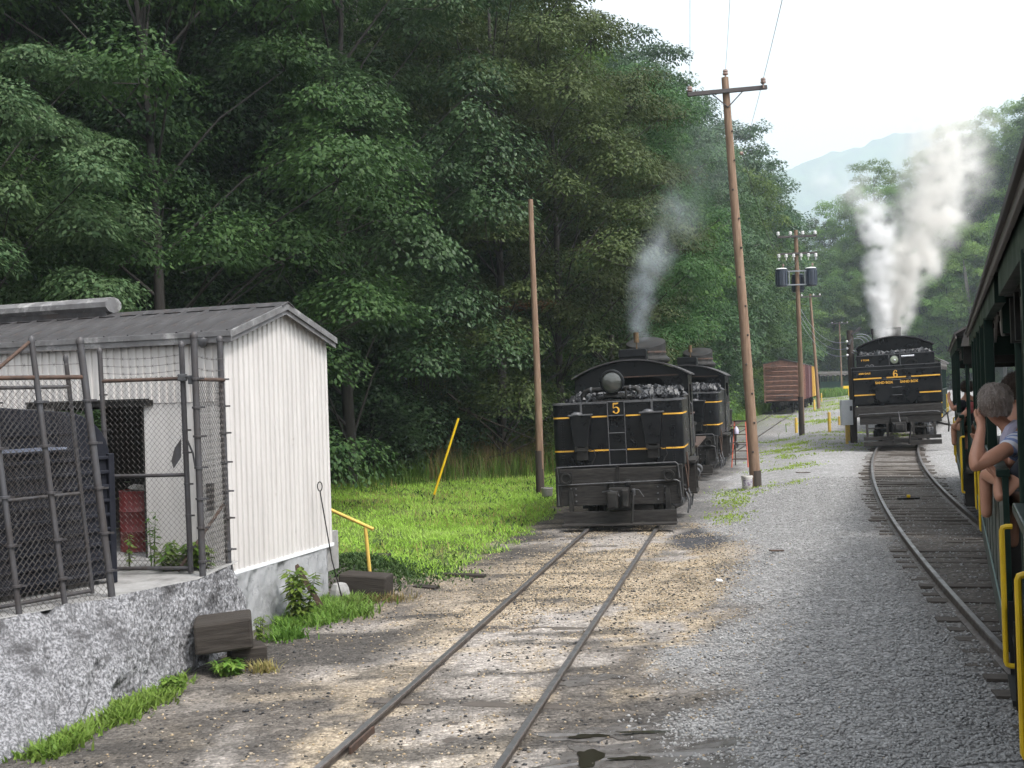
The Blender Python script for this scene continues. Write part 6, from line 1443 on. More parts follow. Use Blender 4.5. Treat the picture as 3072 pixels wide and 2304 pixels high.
def pail(label, loc, r, h, body, band, rx=0.0):
    T = thing('pail', label, 'pail', loc, 0.3, rx=rx)
    bd = part('body', body, T, lambda b: b.lathe([(r * 0.86, 0), (r * 0.9, 0.01), (r, h * 0.86), (r * 1.06, h * 0.87), (r * 1.06, h * 0.93), (r * 1.0, h), (r * 0.92, h), (r * 0.84, 0.03)], 22), True)
    if band:
        part('red_band', M_pailr, bd, lambda b: b.lathe([(r * 0.885, 0.03), (r * 0.893, 0.03), (r * 0.91, h * 0.22), (r * 0.9, h * 0.22)], 22), True)
        part('printed_label', M_pailp, bd, lambda b: b.strip([(r * 0.945 * math.cos(a), r * 0.945 * math.sin(a), h * 0.27) for a in np.linspace(-2.9, -0.6, 12)], [(r * 0.99 * math.cos(a), r * 0.99 * math.sin(a), h * 0.72) for a in np.linspace(-2.9, -0.6, 12)]))
    part('handle', M_fwire, T, lambda b: b.tube([(r * math.cos(a), -0.04 - 0.10 * math.sin(a), h * 0.88 + (0.1 if not band else -0.06) * math.sin(a)) for a in np.linspace(0, math.pi, 12)], 0.006, 5))
    part('contents', M_soot, T, lambda b: b.lathe([(r * 0.9, h * 0.9), (0, h * 0.9)], 20))
pail('white and red paint pail at the foot of the tall leaning pole', (6.70, 31.45, 0.04), 0.16, 0.40, M_pailw, True)
pail('grey pail with bail handle beside the bare pole', (0.93, 31.9, -0.03), 0.17, 0.26, M_pailg, False)
LD = thing('step_ladder', 'orange step ladder standing beside the second locomotive', 'ladder', (8.45, 40.6, 0.0), R(-20))
for s_ in (-1, 1):
    part('front_leg', M_orange, LD, lambda b: rail_bar(b, [(s_ * 0.30, -0.35, 0), (s_ * 0.20, 0.05, 1.68)], 0.024))
    part('rear_leg', M_rust, LD, lambda b: rail_bar(b, [(s_ * 0.32, 0.75, 0), (s_ * 0.20, 0.12, 1.68)], 0.020))
for k in range(5): part('tread', M_rust, LD, lambda b: b.box((0, -0.28 + 0.075 * k, 0.3 + 0.3 * k), (0.56 - 0.035 * k, 0.09, 0.03)))
part('top_cap', M_soot, LD, lambda b: b.box((0, 0.08, 1.70), (0.46, 0.20, 0.05)), bevel=0.01)
part('rear_bar', M_rust, LD, lambda b: (rail_bar(b, [(-0.3, 0.65, 0.25), (0.3, 0.65, 0.25)], 0.014), rail_bar(b, [(-0.26, 0.45, 0.8), (0.26, 0.45, 0.8)], 0.014)))
JG = part('plastic_jug', M_lav, None, lambda b: b.lathe([(0.08, 0), (0.085, 0.02), (0.085, 0.18), (0.03, 0.25), (0.03, 0.28)], 14), True)
JG.location = (8.30, 40.55, 1.23); tag(JG, 'pale plastic jug hanging on the orange step ladder', 'jug')
for i, (x_, y_, l_, rz, lb) in enumerate(((4.55, 19.1, 0.26, 0.2, 'small rusty scrap of plate lying in the grey gravel'), (8.9, 33.6, 0.55, 0.5, 'bent dark scrap strip in the gravel right of the tall pole'), (6.6, 14.6, 0.85, 0.9, 'grey board lying beside the near rail of the curved track'))):
    o = part('scrap', M_rust if i != 2 else M_timber, None, lambda b: b.box((0, 0, 0.02), (l_, 0.09, 0.02), (0.05, 0.06, 0)), bevel=0.004)
    o.location = (x_, y_, float(zg(x_, y_)) + 0.015); o.rotation_euler = (0, 0, rz); tag(o, lb, 'scrap')
o = thing('track_marker', 'small yellow marker on a flat plate between the curved rails', 'marker', (float(x2(25.4)) - 0.1, 25.4, 0.30), 0.1)
part('plate', M_soot, o, lambda b: b.box((0, 0, 0.0), (0.5, 0.12, 0.03)))
part('head', M_ylw, o, lambda b: b.box((0, 0, 0.05), (0.08, 0.06, 0.07)), bevel=0.015)
o = part('litter_scrap', M_white, None, lambda b: b.box((0, 0, 0.03), (0.10, 0.06, 0.02), (0.3, 0.2, 0)), bevel=0.01)
o.location = (3.12, 16.9, 0.03); tag(o, 'white paper scrap on the gravel right of the near track', 'litter')
# a section of spike-pulled joint bars at the near rail
jb = part('joint_bar', M_rust, None, lambda b: (b.box((0, 0, 0), (0.025, 0.62, 0.07)),), bevel=0.004)
jb.location = (float(x1(10.0)) - 0.752 + 0.045, 10.0, -0.06); jb.rotation_euler = (0, 0, -math.atan(0.221)); tag(jb, 'bolted joint bar on the inner side of the near left rail', 'joint bar')

# ------------------------------------------------------------------ foliage
def leaves(P, Nrm, D, size, aspect=0.5, fold=0.12):
    """diamond leaves: positions, normals, pointing direction"""
    n = len(P)
    D = D - Nrm * np.sum(D * Nrm, 1)[:, None]; D /= np.linalg.norm(D, axis=1)[:, None] + 1e-9
    Sd = np.cross(Nrm, D)
    s = size[:, None]
    v0 = P; v1 = P + D * s * 0.45 + Sd * s * aspect * 0.5 - Nrm * s * fold; v2 = P + D * s - Nrm * s * 0.10; v3 = P + D * s * 0.45 - Sd * s * aspect * 0.5 - Nrm * s * fold
    V = np.stack([v0, v1, v2, v3], 1).reshape(-1, 3)
    i = np.arange(n)[:, None] * 4
    F = np.concatenate([i + np.array([[0, 1, 2]]), i + np.array([[0, 2, 3]])], 1).reshape(-1, 3)
    return V, F
def unit(v): return v / (np.linalg.norm(v, axis=-1, keepdims=True) + 1e-9)
def make_tree_meshes(seed, h, cr, base, nblob, nleaf, lsz, leafm, barkm, flat=0.55, trunk_r=0.2, droop=0.3, bend=0.7, br=(1.1, 2.1)):
    """trunk with limbs to leaf clumps; every clump is a lumpy dome of single leaves, lighter ones on the outside"""
    g = np.random.default_rng(seed)
    T = MB()
    tz = np.linspace(0, 1, 10)
    bx, by = g.uniform(-bend, bend), g.uniform(-bend, bend)
    tr = np.stack([bx * tz ** 1.5 + 0.18 * np.sin(tz * 5 + seed), by * tz ** 1.5 + 0.18 * np.cos(tz * 4 + seed) - 0.18, tz * h * 0.90], 1)
    T.tube(tr, trunk_r * (1 - 0.85 * tz) + 0.02, 7, cap=False)
    at = lambda q: np.array([np.interp(q, tz, tr[:, k]) for k in range(3)])
    B = []
    tries = 0
    while len(B) < nblob and tries < 4000:
        tries += 1
        zq = base + (1.0 - base) * g.random() ** 0.85
        rel_ = (zq - base) / (1 - base)
        env = cr * (math.sin(math.pi * min(1.0, 0.22 + 0.70 * rel_)) ** 0.55)
        az = g.uniform(0, 2 * math.pi); rr = env * g.uniform(0.35, 1.0) ** 0.6
        c = at(min(0.98, zq)) * [1, 1, 0] + np.array([math.cos(az) * rr, math.sin(az) * rr, zq * h])
        r_ = g.uniform(*br) * (1.0 - 0.30 * rel_)
        if all(np.linalg.norm((c - b_[0]) * [1, 1, 1.5]) > 0.62 * (r_ + b_[1]) for b_ in B):
            B.append((c, r_, az))
            q0 = max(0.04, min(0.96, zq - 0.10 - 0.10 * rr / cr)); p0 = at(q0)
            m_ = p0 * 0.5 + c * 0.5 + np.array([0, 0, 0.06 * rr]) + g.normal(0, 0.12, 3)
            if len(B) % 2: T.tube([p0, p0 * 0.72 + m_ * 0.28 + [0, 0, 0.02], m_, c - [0, 0, 0.15 * r_]], [trunk_r * 0.32, trunk_r * 0.24, trunk_r * 0.16, 0.02], 5, cap=False)
            for k in range(3):
                e_ = c + unit(g.normal(0, 1, 3) * [1, 1, 0.3]) * r_ * 0.7
                T.tube([c - [0, 0, 0.15 * r_], e_], [0.022, 0.008], 3, cap=False)
    P, Nr, Dr, rn = [], [], [], []
    tot = sum(b_[1] ** 2 for b_ in B)
    for (c, r_, az) in B:
        n_ = int(nleaf * r_ ** 2 / tot)
        d = unit(g.normal(0, 1, (n_, 3))); d[:, 2] = np.where(d[:, 2] < -0.25, -d[:, 2] * 0.8, d[:, 2]); d = unit(d)
        # lumpy radius, several sub-sprays per clump
        sub = unit(g.normal(0, 1, (9, 3)) * [1, 1, 0.7]); near = np.max(d @ sub.T, 1)
        rad = r_ * (0.55 + 0.5 * sstep(near, 0.55, 0.98)) * (1 - 0.6 * g.random(n_) ** 1.6)
        p = c + d * rad[:, None] * [1, 1, flat]
        p[:, 2] -= droop * (np.linalg.norm(d[:, :2], axis=1) ** 2) * r_ * 0.35
        P.append(p); Nr.append(unit(d * [0.75, 0.75, 0.6] + [0, 0, 0.75] + g.normal(0, 0.38, (n_, 3)))); Dr.append(unit(d * [1, 1, 0.2] - [0, 0, 0.35 + droop * 0.6] + g.normal(0, 0.5, (n_, 3))))
        rn.append(np.clip(0.30 * g.random() + 0.70 * g.random(n_), 0, 0.999))
    P, Nr, Dr, rn = (np.concatenate(q) for q in (P, Nr, Dr, rn))
    V, F = leaves(P, Nr, Dr, lsz * g.uniform(0.65, 1.3, len(P)), 0.55)
    crown = quick_mesh('crown', V, F, leafm, rnd=np.repeat(rn, 2), parent=False)
    tm = T.data('trunk'); tm.materials.append(barkm); tm.polygons.foreach_set('use_smooth', [True] * len(tm.polygons))
    return tm, crown
NEAR = [make_tree_meshes(11, 21, 6.0, 0.08, 70, 82000, 0.165, L_dark, M_bark, 0.72, 0.20, 0.6, br=(1.4, 2.7)),
        make_tree_meshes(12, 19, 6.4, 0.06, 70, 82000, 0.16, L_mid, M_bark, 0.58, 0.19, 0.35, br=(1.4, 2.8)),
        make_tree_meshes(13, 22, 6.2, 0.07, 72, 84000, 0.155, L_olive, M_bark, 0.60, 0.19, 0.3, br=(1.4, 2.7)),
        make_tree_meshes(14, 24, 5.6, 0.10, 68, 74000, 0.175, L_dark, M_bark_p, 0.75, 0.19, 0.7, br=(1.4, 2.6))]
NEAR.append(make_tree_meshes(15, 19, 5.6, 0.10, 60, 62000, 0.20, L_pale, M_bark, 0.62, 0.17, 0.5, br=(1.3, 2.4)))
MIDT = [make_tree_meshes(21, 23, 6.2, 0.07, 60, 27000, 0.29, L_mid, M_bark, 0.75, 0.20, 0.4, br=(1.6, 3.0)),
        make_tree_meshes(22, 25, 6.0, 0.08, 60, 27000, 0.29, L_dark, M_bark_p, 0.78, 0.20, 0.5, br=(1.6, 3.0)),
        make_tree_meshes(23, 22, 6.6, 0.06, 60, 27000, 0.29, L_fresh, M_bark, 0.72, 0.19, 0.35, br=(1.6, 3.1)),
        make_tree_meshes(24, 21, 6.0, 0.06, 56, 26000, 0.29, L_olive, M_bark, 0.70, 0.19, 0.35, br=(1.6, 3.0)),
        make_tree_meshes(25, 20, 7.0, 0.06, 56, 22000, 0.36, L_hill, M_bark, 0.75, 0.19, 0.35, br=(1.7, 3.2))]
def plant_tree(protos, k, x, y, s, rz, label, cat='tree', group=None, name='broadleaf_tree', zoff=-0.2, sz=None, tilt=(0, 0)):
    T = thing(name, label, cat, (x, y, float(zg(x, y)) + zoff), rz, group)
    T.rotation_euler = (tilt[0], tilt[1], rz)
    T.scale = (s, s, sz or s)
    tm, cm = protos[k]
    mesh_obj('trunk', tm, T); mesh_obj('crown', cm, T)
    return T
G_SLOPE = 'forest trees on the dark slope'
G_FAR = 'trees farther along the wooded hillside'
G_R = 'trees on the far bend of the valley'
# individual front trees
front = [(4, -10.9, 22.6, 0.58, 0.3, 'near tree with pale broad leaves hanging in at the picture edge behind the shed'), (1, -15.5, 21.5, 0.8, 1.3, 'dark tree behind the pale leaved one at the picture edge'),
         (1, -9.5, 29.5, 0.95, 1.1, 'layered maple-like tree rising behind the shed roof'),
         (0, -5.6, 36.2, 1.0, 2.0, 'dark drooping-leaved tree straight behind the white shed gable'),
         (2, -0.6, 43.5, 1.0, 0.6, 'olive crowned tree above the yellow guy wire guard'),
         (2, 2.2, 46.5, 0.92, 2.6, 'olive tree with layered branches behind the bare pole'),
         (1, 5.0, 54.0, 0.95, 4.0, 'green tree just behind locomotive 5 cab roof')]
for k, x, y, s, rz, lb in front: plant_tree(NEAR, k, x, y, s, rz, lb, group=None)
# the wooded slope, row after row uphill from its foot
def slope_rows():
    pts = []
    for off, step in ((3.5, 5.2), (9.0, 5.6), (15.0, 6.2), (22.0, 7.0), (30.0, 8.0), (39.0, 9.0)):
        y = 2.0 + off * 0.3
        while y < 262:
            x = float(toe(y)) - off / 0.74 * 0.9 + random.uniform(-1.8, 1.8)
            yy = y + random.uniform(-1.8, 1.8)
            d = math.hypot(x, yy)
            u = 1106 + 2350 * x / max(yy, 1)
            if u > -320 and not (off < 5 and yy < 58 and any(math.hypot(x - f[1], yy - f[2]) < 4.0 for f in front)): pts.append((x, yy, off, d))
            y += step * (1.0 if y < 110 else 1.35) * random.uniform(0.85, 1.15) * 0.9
    return pts
LBN = {0: 'dark blue-green forest tree with drooping leaves on the slope', 1: 'mid green layered forest tree on the slope', 2: 'olive leaved forest tree on the slope', 3: 'pale trunked dark leaved forest tree on the slope'}
LBF = {0: 'mid green tree on the hillside behind the locomotives', 1: 'dark crowned pale trunked tree on the hillside behind the locomotives', 2: 'fresh green tree on the hillside behind the locomotives', 3: 'olive green tree on the hillside behind the locomotives'}
ROWN = {3.5: 'first', 9.0: 'second', 15.0: 'third', 22.0: 'fourth', 30.0: 'fifth', 39.0: 'sixth'}
KIND = ('dark drooping-leaved', 'mid green layered', 'olive leaved', 'pale trunked dark')
used_labels = {}
LMK = [(120, 'at the picture edge'), (300, 'above the ridge vent'), (520, 'above the shed roof'), (720, 'above the shed gable'), (900, 'above the yellow handrail'), (1060, 'above the yellow guy wire guard'), (1170, 'above the bare pole'), (1280, 'right of the bare pole'), (1360, 'above locomotive 5'), (1440, 'behind the smoke of locomotive 5'), (1510, 'right of the locomotive 5 smoke'), (1570, 'left of the tall crossarm pole'), (1640, 'behind the tall crossarm pole'), (1700, 'above the rusty boxcar'), (1750, 'behind the transformers'), (9999, 'at the end of the wooded slope')]
def near_label(k, x, y, off, kinds=KIND):
    u = 1106 + 2350 * x / max(y, 1)
    lm = next(n for b_, n in LMK if u < b_)
    s = f'{kinds[k]} tree {lm}, {ROWN[off]} row up the slope'
    used_labels[s] = used_labels.get(s, 0) + 1
    if used_labels[s] > 1: s = s.replace(' tree ', (' ', ' ', ' farther tree ', ' farthest tree ', ' hindmost tree ')[min(4, used_labels[s])])
    return s
KINDF = ('mid green', 'pale trunked dark', 'fresh green', 'olive green')
for (x, y, off, d) in slope_rows():
    rz = random.uniform(0, 6.28); s = random.uniform(0.82, 1.12)
    if d < 62:
        k = random.choices([0, 1, 2, 3], [3, 3, 3, 2])[0]
        plant_tree(NEAR, k, x, y, s, rz, near_label(k, x, y, off), group=G_SLOPE)
    else:
        k = random.choices([0, 1, 2, 3], [4, 4, 2, 1])[0]
        plant_tree(MIDT, k, x, y, s * (0.86 + 0.38 * min(1, max(0, (d - 80) / 60))), rz, near_label(k, x, y, off, KINDF), group=G_FAR)
# right-hand hill beyond locomotive 6
LBR = {0: 'mid green tree on the hill beyond locomotive 6', 1: 'dark pale trunked tree on the hill beyond locomotive 6', 2: 'fresh green tree on the hill beyond locomotive 6', 3: 'olive tree on the hill beyond locomotive 6'}
def right_hill_label(k, x, y, row):
    u = 1106 + 2350 * x / y
    lm = 'left of the white steam' if u < 1880 else 'behind the steam' if u < 2010 else 'right of the smoke' if u < 2110 else 'beside the train roof'
    s = f"{('mid green', 'pale trunked dark', 'fresh green', 'olive', 'light green')[k]} tree, {('first', 'second', 'third', 'fourth', 'fifth', 'sixth', 'seventh')[row]} row up far hill, {lm}"
    used_labels[s] = used_labels.get(s, 0) + 1
    if used_labels[s] > 1: s = s.replace(' tree,', (' ', ' ', ' tree farther right,', ' tree third from left,', ' tree farthest right,')[min(4, used_labels[s])])
    return s
for row, (off, step) in enumerate(((2, 6.0), (9, 6.5), (17, 7.0), (26, 7.5), (36, 8.0), (47, 8.5), (59, 9.0))):
    x = 36.0 + off * 0.25
    while x < 150:
        y = float(rtoe(x)) + off + random.uniform(-2.5, 2.5)
        if 1106 + 2350 * x / y < 2330 and not (off > 45 and x < 72):
            k = random.choices([0, 1, 2, 3, 4], [2, 1, 2, 1, 8])[0]
            xx_ = x + random.uniform(-2, 2); sc = (0.90 + 0.22 * min(1, max(0, (x - 50) / 40))) * random.uniform(0.88, 1.12)
            plant_tree(MIDT, k, xx_, y, sc, random.uniform(0, 6.28), right_hill_label(k, xx_, y, row), group=G_R)
        x += step * random.uniform(0.85, 1.15) * 0.66
# --- shrubs along the foot of the slope
def make_shrub(seed, r, h, nsp, lsz, nl, leafm):
    g = np.random.default_rng(seed); T = MB(); C_ = []
    for i in range(nsp):
        az = g.uniform(0, 6.28); el = g.uniform(0.25, 1.5); ln = g.uniform(0.55, 1.0)
        e_ = np.array([math.cos(az) * math.cos(el) * r * ln, math.sin(az) * math.cos(el) * r * ln, math.sin(el) * h * ln + 0.1])
        if i % 3 == 0: T.tube([(0, 0, 0), e_ * [0.4, 0.4, 0.6], e_], [0.035, 0.022, 0.008], 4, cap=False)
        C_.append(e_)
    C_ = np.array(C_); k = len(C_)
    off = g.normal(0, 1, (k, nl, 3)) * np.array([0.34, 0.34, 0.2]) * r * 0.55
    P = (C_[:, None] + off).reshape(-1, 3); P[:, 2] = np.abs(P[:, 2]) + 0.02
    n_ = len(P); out = unit(P - np.array([0, 0, h * 0.3]))
    V, F = leaves(P, unit(out * 0.7 + [0, 0, 0.8] + g.normal(0, 0.4, (n_, 3))), unit(out + g.normal(0, 0.6, (n_, 3)) - [0, 0, 0.3]), lsz * g.uniform(0.6, 1.3, n_), 0.55)
    cm = quick_mesh('foliage', V, F, leafm, rnd=np.repeat(np.clip(0.6 * g.random(n_) + 0.4 * np.repeat(g.random(k), nl), 0, 0.999), 2), parent=False)
    tm = T.data('stems'); tm.materials.append(M_bark)
    return tm, cm
SHR = [make_shrub(31, 1.7, 2.4, 90, 0.15, 46, L_mid), make_shrub(32, 1.9, 2.0, 90, 0.16, 46, L_fresh), make_shrub(33, 1.6, 2.8, 90, 0.15, 46, L_dark)]
def shrub(k, x, y, s, label, group=None):
    T = thing('shrub', label, 'shrub', (x, y, float(zg(x, y)) - 0.1), random.uniform(0, 6.28), group); T.scale = (s, s, s * random.uniform(0.85, 1.1))
    mesh_obj('stems', SHR[k][0], T); mesh_obj('foliage', SHR[k][1], T)
    return T
LBS = {0: 'mid green shrub at the foot of the wooded slope', 1: 'fresh green shrub at the foot of the wooded slope', 2: 'dark shrub at the foot of the wooded slope'}
def shrub_label(k, x, y, off):
    u = 1106 + 2350 * x / max(y, 1); lm = next(n for b_, n in LMK if u < b_).replace('above', 'behind')
    s = f"{('mid green', 'fresh green', 'dark')[k]} shrub {lm}, {({0.6: 'front', 3.0: 'second', 6.5: 'third', 11.0: 'back'})[off]} undergrowth row"
    used_labels[s] = used_labels.get(s, 0) + 1
    if used_labels[s] > 1: s = s.replace(' shrub ', (' ', ' ', ' farther shrub ', ' farthest shrub ', ' hindmost shrub ')[min(4, used_labels[s])])
    return s
y = 20.0
while y < 150:
    for off in (0.6, 3.0, 6.5, 11.0):
        x = float(toe(y)) - off + random.uniform(-0.6, 0.6); k = random.choice([0, 2, 2] if y < 46 else [0, 1, 1, 2])
        s = random.uniform(0.75, 1.15) * (1.0 if y < 70 else 1.25) * (1 + 0.05 * off)
        if off < 1 and 39 < y < 50: s *= 0.55
        shrub(k, x, y + random.uniform(-0.6, 0.6), s, shrub_label(k, x, y, off), 'shrubs along the slope foot')
    y += 2.1 if y < 60 else 4.0
x = 34.0
while x < 112:
    ys_ = float(rtoe(x)) - random.uniform(1, 5); us_ = 1106 + 2350 * x / ys_
    shrub(1, x, ys_, random.uniform(1.1, 1.7), 'fresh green shrub behind the boxcars at the far yard edge' if us_ < 1765 else 'fresh green shrub beside the distant green car' if us_ < 1840 else 'fresh green shrub hidden behind locomotive 6 at the far yard edge' if us_ < 2030 else 'fresh green shrub at the far yard edge between locomotive 6 and the train', 'shrubs at the far yard edge'); x += 3.6
shrub(1, -7.3, 19.8, 0.95, 'leafy shrub seen through the back opening of the shed')
shrub(1, -8.6, 20.2, 1.0, 'second leafy shrub behind the shed back opening')
shrub(1, 1.7, 42.2, 0.62, 'low bright shrub beside the dry grass left of the bare pole')

# ------------------------------------------------------------------ grass
def blades(x, y, h, m, name, lean=0.35, wid=0.012, z=None):
    n = len(x); g = rng
    zz = zg(x, y) if z is None else z
    az = g.uniform(0, 6.28, n); ln = g.uniform(0.05, lean * 2, n) * h
    d = np.stack([np.cos(az), np.sin(az)], 1); pw_ = np.stack([-d[:, 1], d[:, 0]], 1) * (wid * g.uniform(0.6, 1.5, n))[:, None]
    b0 = np.stack([x, y, zz - 0.02], 1); mid = b0 + np.concatenate([d * ln[:, None] * 0.35, (h * 0.6)[:, None]], 1); tip = b0 + np.concatenate([d * ln[:, None], h[:, None]], 1)
    pw3 = np.concatenate([pw_, np.zeros((n, 1))], 1)
    V = np.stack([b0 - pw3, b0 + pw3, mid + pw3 * 0.8, mid - pw3 * 0.8, tip], 1).reshape(-1, 3)
    i = np.arange(n)[:, None] * 5
    F = np.concatenate([i + [[0, 1, 2]], i + [[0, 2, 3]], i + [[3, 2, 4]]], 1).reshape(-1, 3)
    patch = fbm(x * 0.7 + 3, y * 0.7, 3)
    rn = np.clip(0.5 * g.random(n) + 0.9 * (patch - 0.25), 0, 0.999)
    return quick_mesh(name, V, F, m, rnd=np.repeat(rn, 3))
def lawn_mask(x, y):
    s = x - x1(y); n1, n2 = fbm(x * 0.55, y * 0.55), fbm(x * 1.7 + 40, y * 1.7)
    return sstep(-s, 2.0 + (n2 - 0.5), 2.6 + (n2 - 0.5)) * sstep(y, 18.6 + 2 * (n1 - 0.5) + 1.2 * sstep(-x, 1.5, 3), 19.4 + 2 * (n1 - 0.5) + 1.2 * sstep(-x, 1.5, 3)) * (x > toe(y) - 1.0)
gx, gy = scatter(290000, -11, 5.5, 17.5, 47, 1.1, lambda x, y: lawn_mask(x, y) * (0.45 + 0.55 * sstep(fbm(x * 1.3 + 11, y * 1.3, 3), 0.36, 0.52)))
o = blades(gx, gy, rng.uniform(0.03, 0.11, len(gx)) * (0.6 + 1.0 * fbm(gx * 0.5, gy * 0.5)), L_grass, 'grass', 0.9, 0.0075)
tag(o, 'bright green mown grass of the lawn left of locomotive 5', 'grass', kind='stuff')
gx, gy = scatter(16000, -8, 5.0, 18.0, 44, 1.0, lambda x, y: lawn_mask(x, y) * sstep(fbm(x * 0.6 + 33, y * 0.6, 3), 0.42, 0.62))
o = blades(gx, gy, rng.uniform(0.06, 0.22, len(gx)), L_straw, 'seed_stems', 0.5, 0.005); tag(o, 'pale seed stems scattered through the lawn', 'grass', kind='stuff')
gx, gy = scatter(9000, -8, 5.0, 18.0, 44, 1.0, lambda x, y: lawn_mask(x, y) * sstep(fbm(x * 0.9 + 3, y * 0.9 + 8, 3), 0.48, 0.60))
o = blades(gx, gy, rng.uniform(0.05, 0.16, len(gx)), L_mid, 'lawn_weeds', 1.2, 0.022); tag(o, 'darker broad weeds in patches of the lawn', 'weeds', kind='stuff')
# taller rank grass and dry straw at the back of the lawn
gx, gy = scatter(26000, -8, 6, 30, 50, 1.0, lambda x, y: sstep(-(x - toe(y)), -5.0, -2.4) * (x - x1(y) < -1.6) * sstep(x, -7, 0))
o = blades(gx, gy, rng.uniform(0.35, 0.95, len(gx)), L_weed, 'tall_grass', 0.3, 0.010); tag(o, 'tall rank grass at the back of the lawn', 'grass', kind='stuff')
gx, gy = scatter(5000, -3, 5.5, 36, 48, 1.0, lambda x, y: sstep(-(x - toe(y)), -4.2, -2.0) * (x - x1(y) < -1.8))
o = blades(gx, gy, rng.uniform(0.6, 1.25, len(gx)), L_straw, 'dry_grass', 0.3, 0.009); tag(o, 'tall dry straw-coloured grass behind the bare pole', 'grass', kind='stuff')
# grass of the far verge and tufts in the gravel
gx, gy = scatter(60000, -2, 34, 44, 135, 1.0, lambda x, y: sstep(-(x - toe(y)), -7.0, -2.0) * (np.abs(x - x1(y)) > 1.9))
o = blades(gx, gy, rng.uniform(0.15, 0.7, len(gx)), L_weed, 'verge_grass', 0.4, 0.022); tag(o, 'green weeds along the verge beside the boxcar track', 'grass', kind='stuff')
PATCH = [(9.3, 37.5, 0.9, 1.0), (7.8, 31.5, 0.6, 0.6), (5.7, 28.0, 0.35, 1.4), (6.3, 30.5, 0.5, 1.2), (4.9, 25.6, 0.35, 1.0), (10.7, 43.0, 1.1, 1.0), (12.3, 44.5, 1.4, 0.9), (11.5, 47.5, 1.2, 1.0), (13.6, 50.5, 1.3, 1.2), (14.4, 47.0, 0.9, 0.8), (16.9, 55.5, 1.3, 1.4), (18.2, 52.8, 0.8, 1.0), (13.2, 56, 0.9, 0.8), (19.5, 70, 1.6, 2.0), (21, 82, 1.5, 2.5), (26.5, 92, 2.0, 4.0), (31.5, 108, 2.2, 6.0), (36.5, 125, 2.4, 8.0), (43, 148, 3.0, 9.0), (7.1, 31.3, 0.5, 0.4)]
px_, py_ = [], []
for (cx_, cy_, rx_, ry_) in PATCH:
    n_ = int(330 * min(3.0, rx_ * ry_ + 0.3)); qx, qy = rng.normal(cx_, rx_ * 0.7, n_ * 3), rng.normal(cy_, ry_ * 0.8, n_ * 3); kk = sstep(fbm(qx * 1.5, qy * 1.1, 3), 0.42, 0.62) > rng.random(n_ * 3); px_.append(qx[kk]); py_.append(qy[kk])
gx, gy = np.concatenate(px_), np.concatenate(py_)
o = blades(gx, gy, rng.uniform(0.02, 0.09, len(gx)) * (1 + 0.02 * np.maximum(gy - 40, 0)), L_grass, 'grass_tuft', 0.9, 0.016); tag(o, 'sparse grass tufts growing through the grey gravel', 'grass', kind='stuff')
gx = rng.uniform(44, 66, 9000); gy = rng.uniform(168, 196, 9000)
o = blades(gx, gy, rng.uniform(0.5, 1.6, 9000), L_weed, 'verge_grass', 0.4, 0.06); tag(o, 'tall weeds below the distant green passenger car', 'grass', kind='stuff')
# weeds by the wall and shed
def low_weeds(label, pts, hmin, hmax, name='weeds', m=L_weed, wid=0.014):
    x = np.concatenate([rng.normal(p[0], p[2], p[4]) for p in pts]); y = np.concatenate([rng.normal(p[1], p[3], p[4]) for p in pts])
    o = blades(x, y, rng.uniform(hmin, hmax, len(x)), m, name, 0.7, wid); return tag(o, label, 'weeds', kind='stuff')
low_weeds('bright green weeds along the foot of the concrete platform', [(-3.85 - 0.22 * (12.2 - yy) + 0.06 * math.sin(yy * 7), yy, 0.05 + 0.07 * abs(math.sin(yy * 3.1)), 0.10, int(40 + 330 * abs(math.sin(yy * 2.3 + 0.6)) ** 2)) for yy in np.arange(9.9, 12.3, 0.16)], 0.04, 0.15)
low_weeds('grass around the shed foundation and the leaning bar', [(-3.2, 15.15, 0.10, 0.25, 600), (-2.95, 15.6, 0.2, 0.3, 900), (-2.75, 16.2, 0.22, 0.3, 900), (-2.6, 16.7, 0.2, 0.2, 500), (-3.1, 14.4, 0.12, 0.12, 250), (-2.35, 15.9, 0.15, 0.12, 200)], 0.05, 0.20)
low_weeds('dry grass tuft beside the timber chock', [(-3.02, 12.78, 0.07, 0.06, 260)], 0.06, 0.16, 'dry_tuft', L_straw, 0.007)
low_weeds('dry grass in front of the dark timber by the handrail', [(-2.1, 16.9, 0.22, 0.12, 420), (-2.5, 16.55, 0.15, 0.1, 150)], 0.05, 0.16, 'dry_tuft', L_straw, 0.007)
low_weeds('ground weeds on the coal dirt bank behind the handrail', [(-2.9, 19.3, 0.55, 0.7, 2600), (-2.0, 18.9, 0.5, 0.5, 1600), (-3.2, 20.6, 0.4, 0.6, 1200)], 0.03, 0.10, 'bank_weeds', L_mid, 0.02)
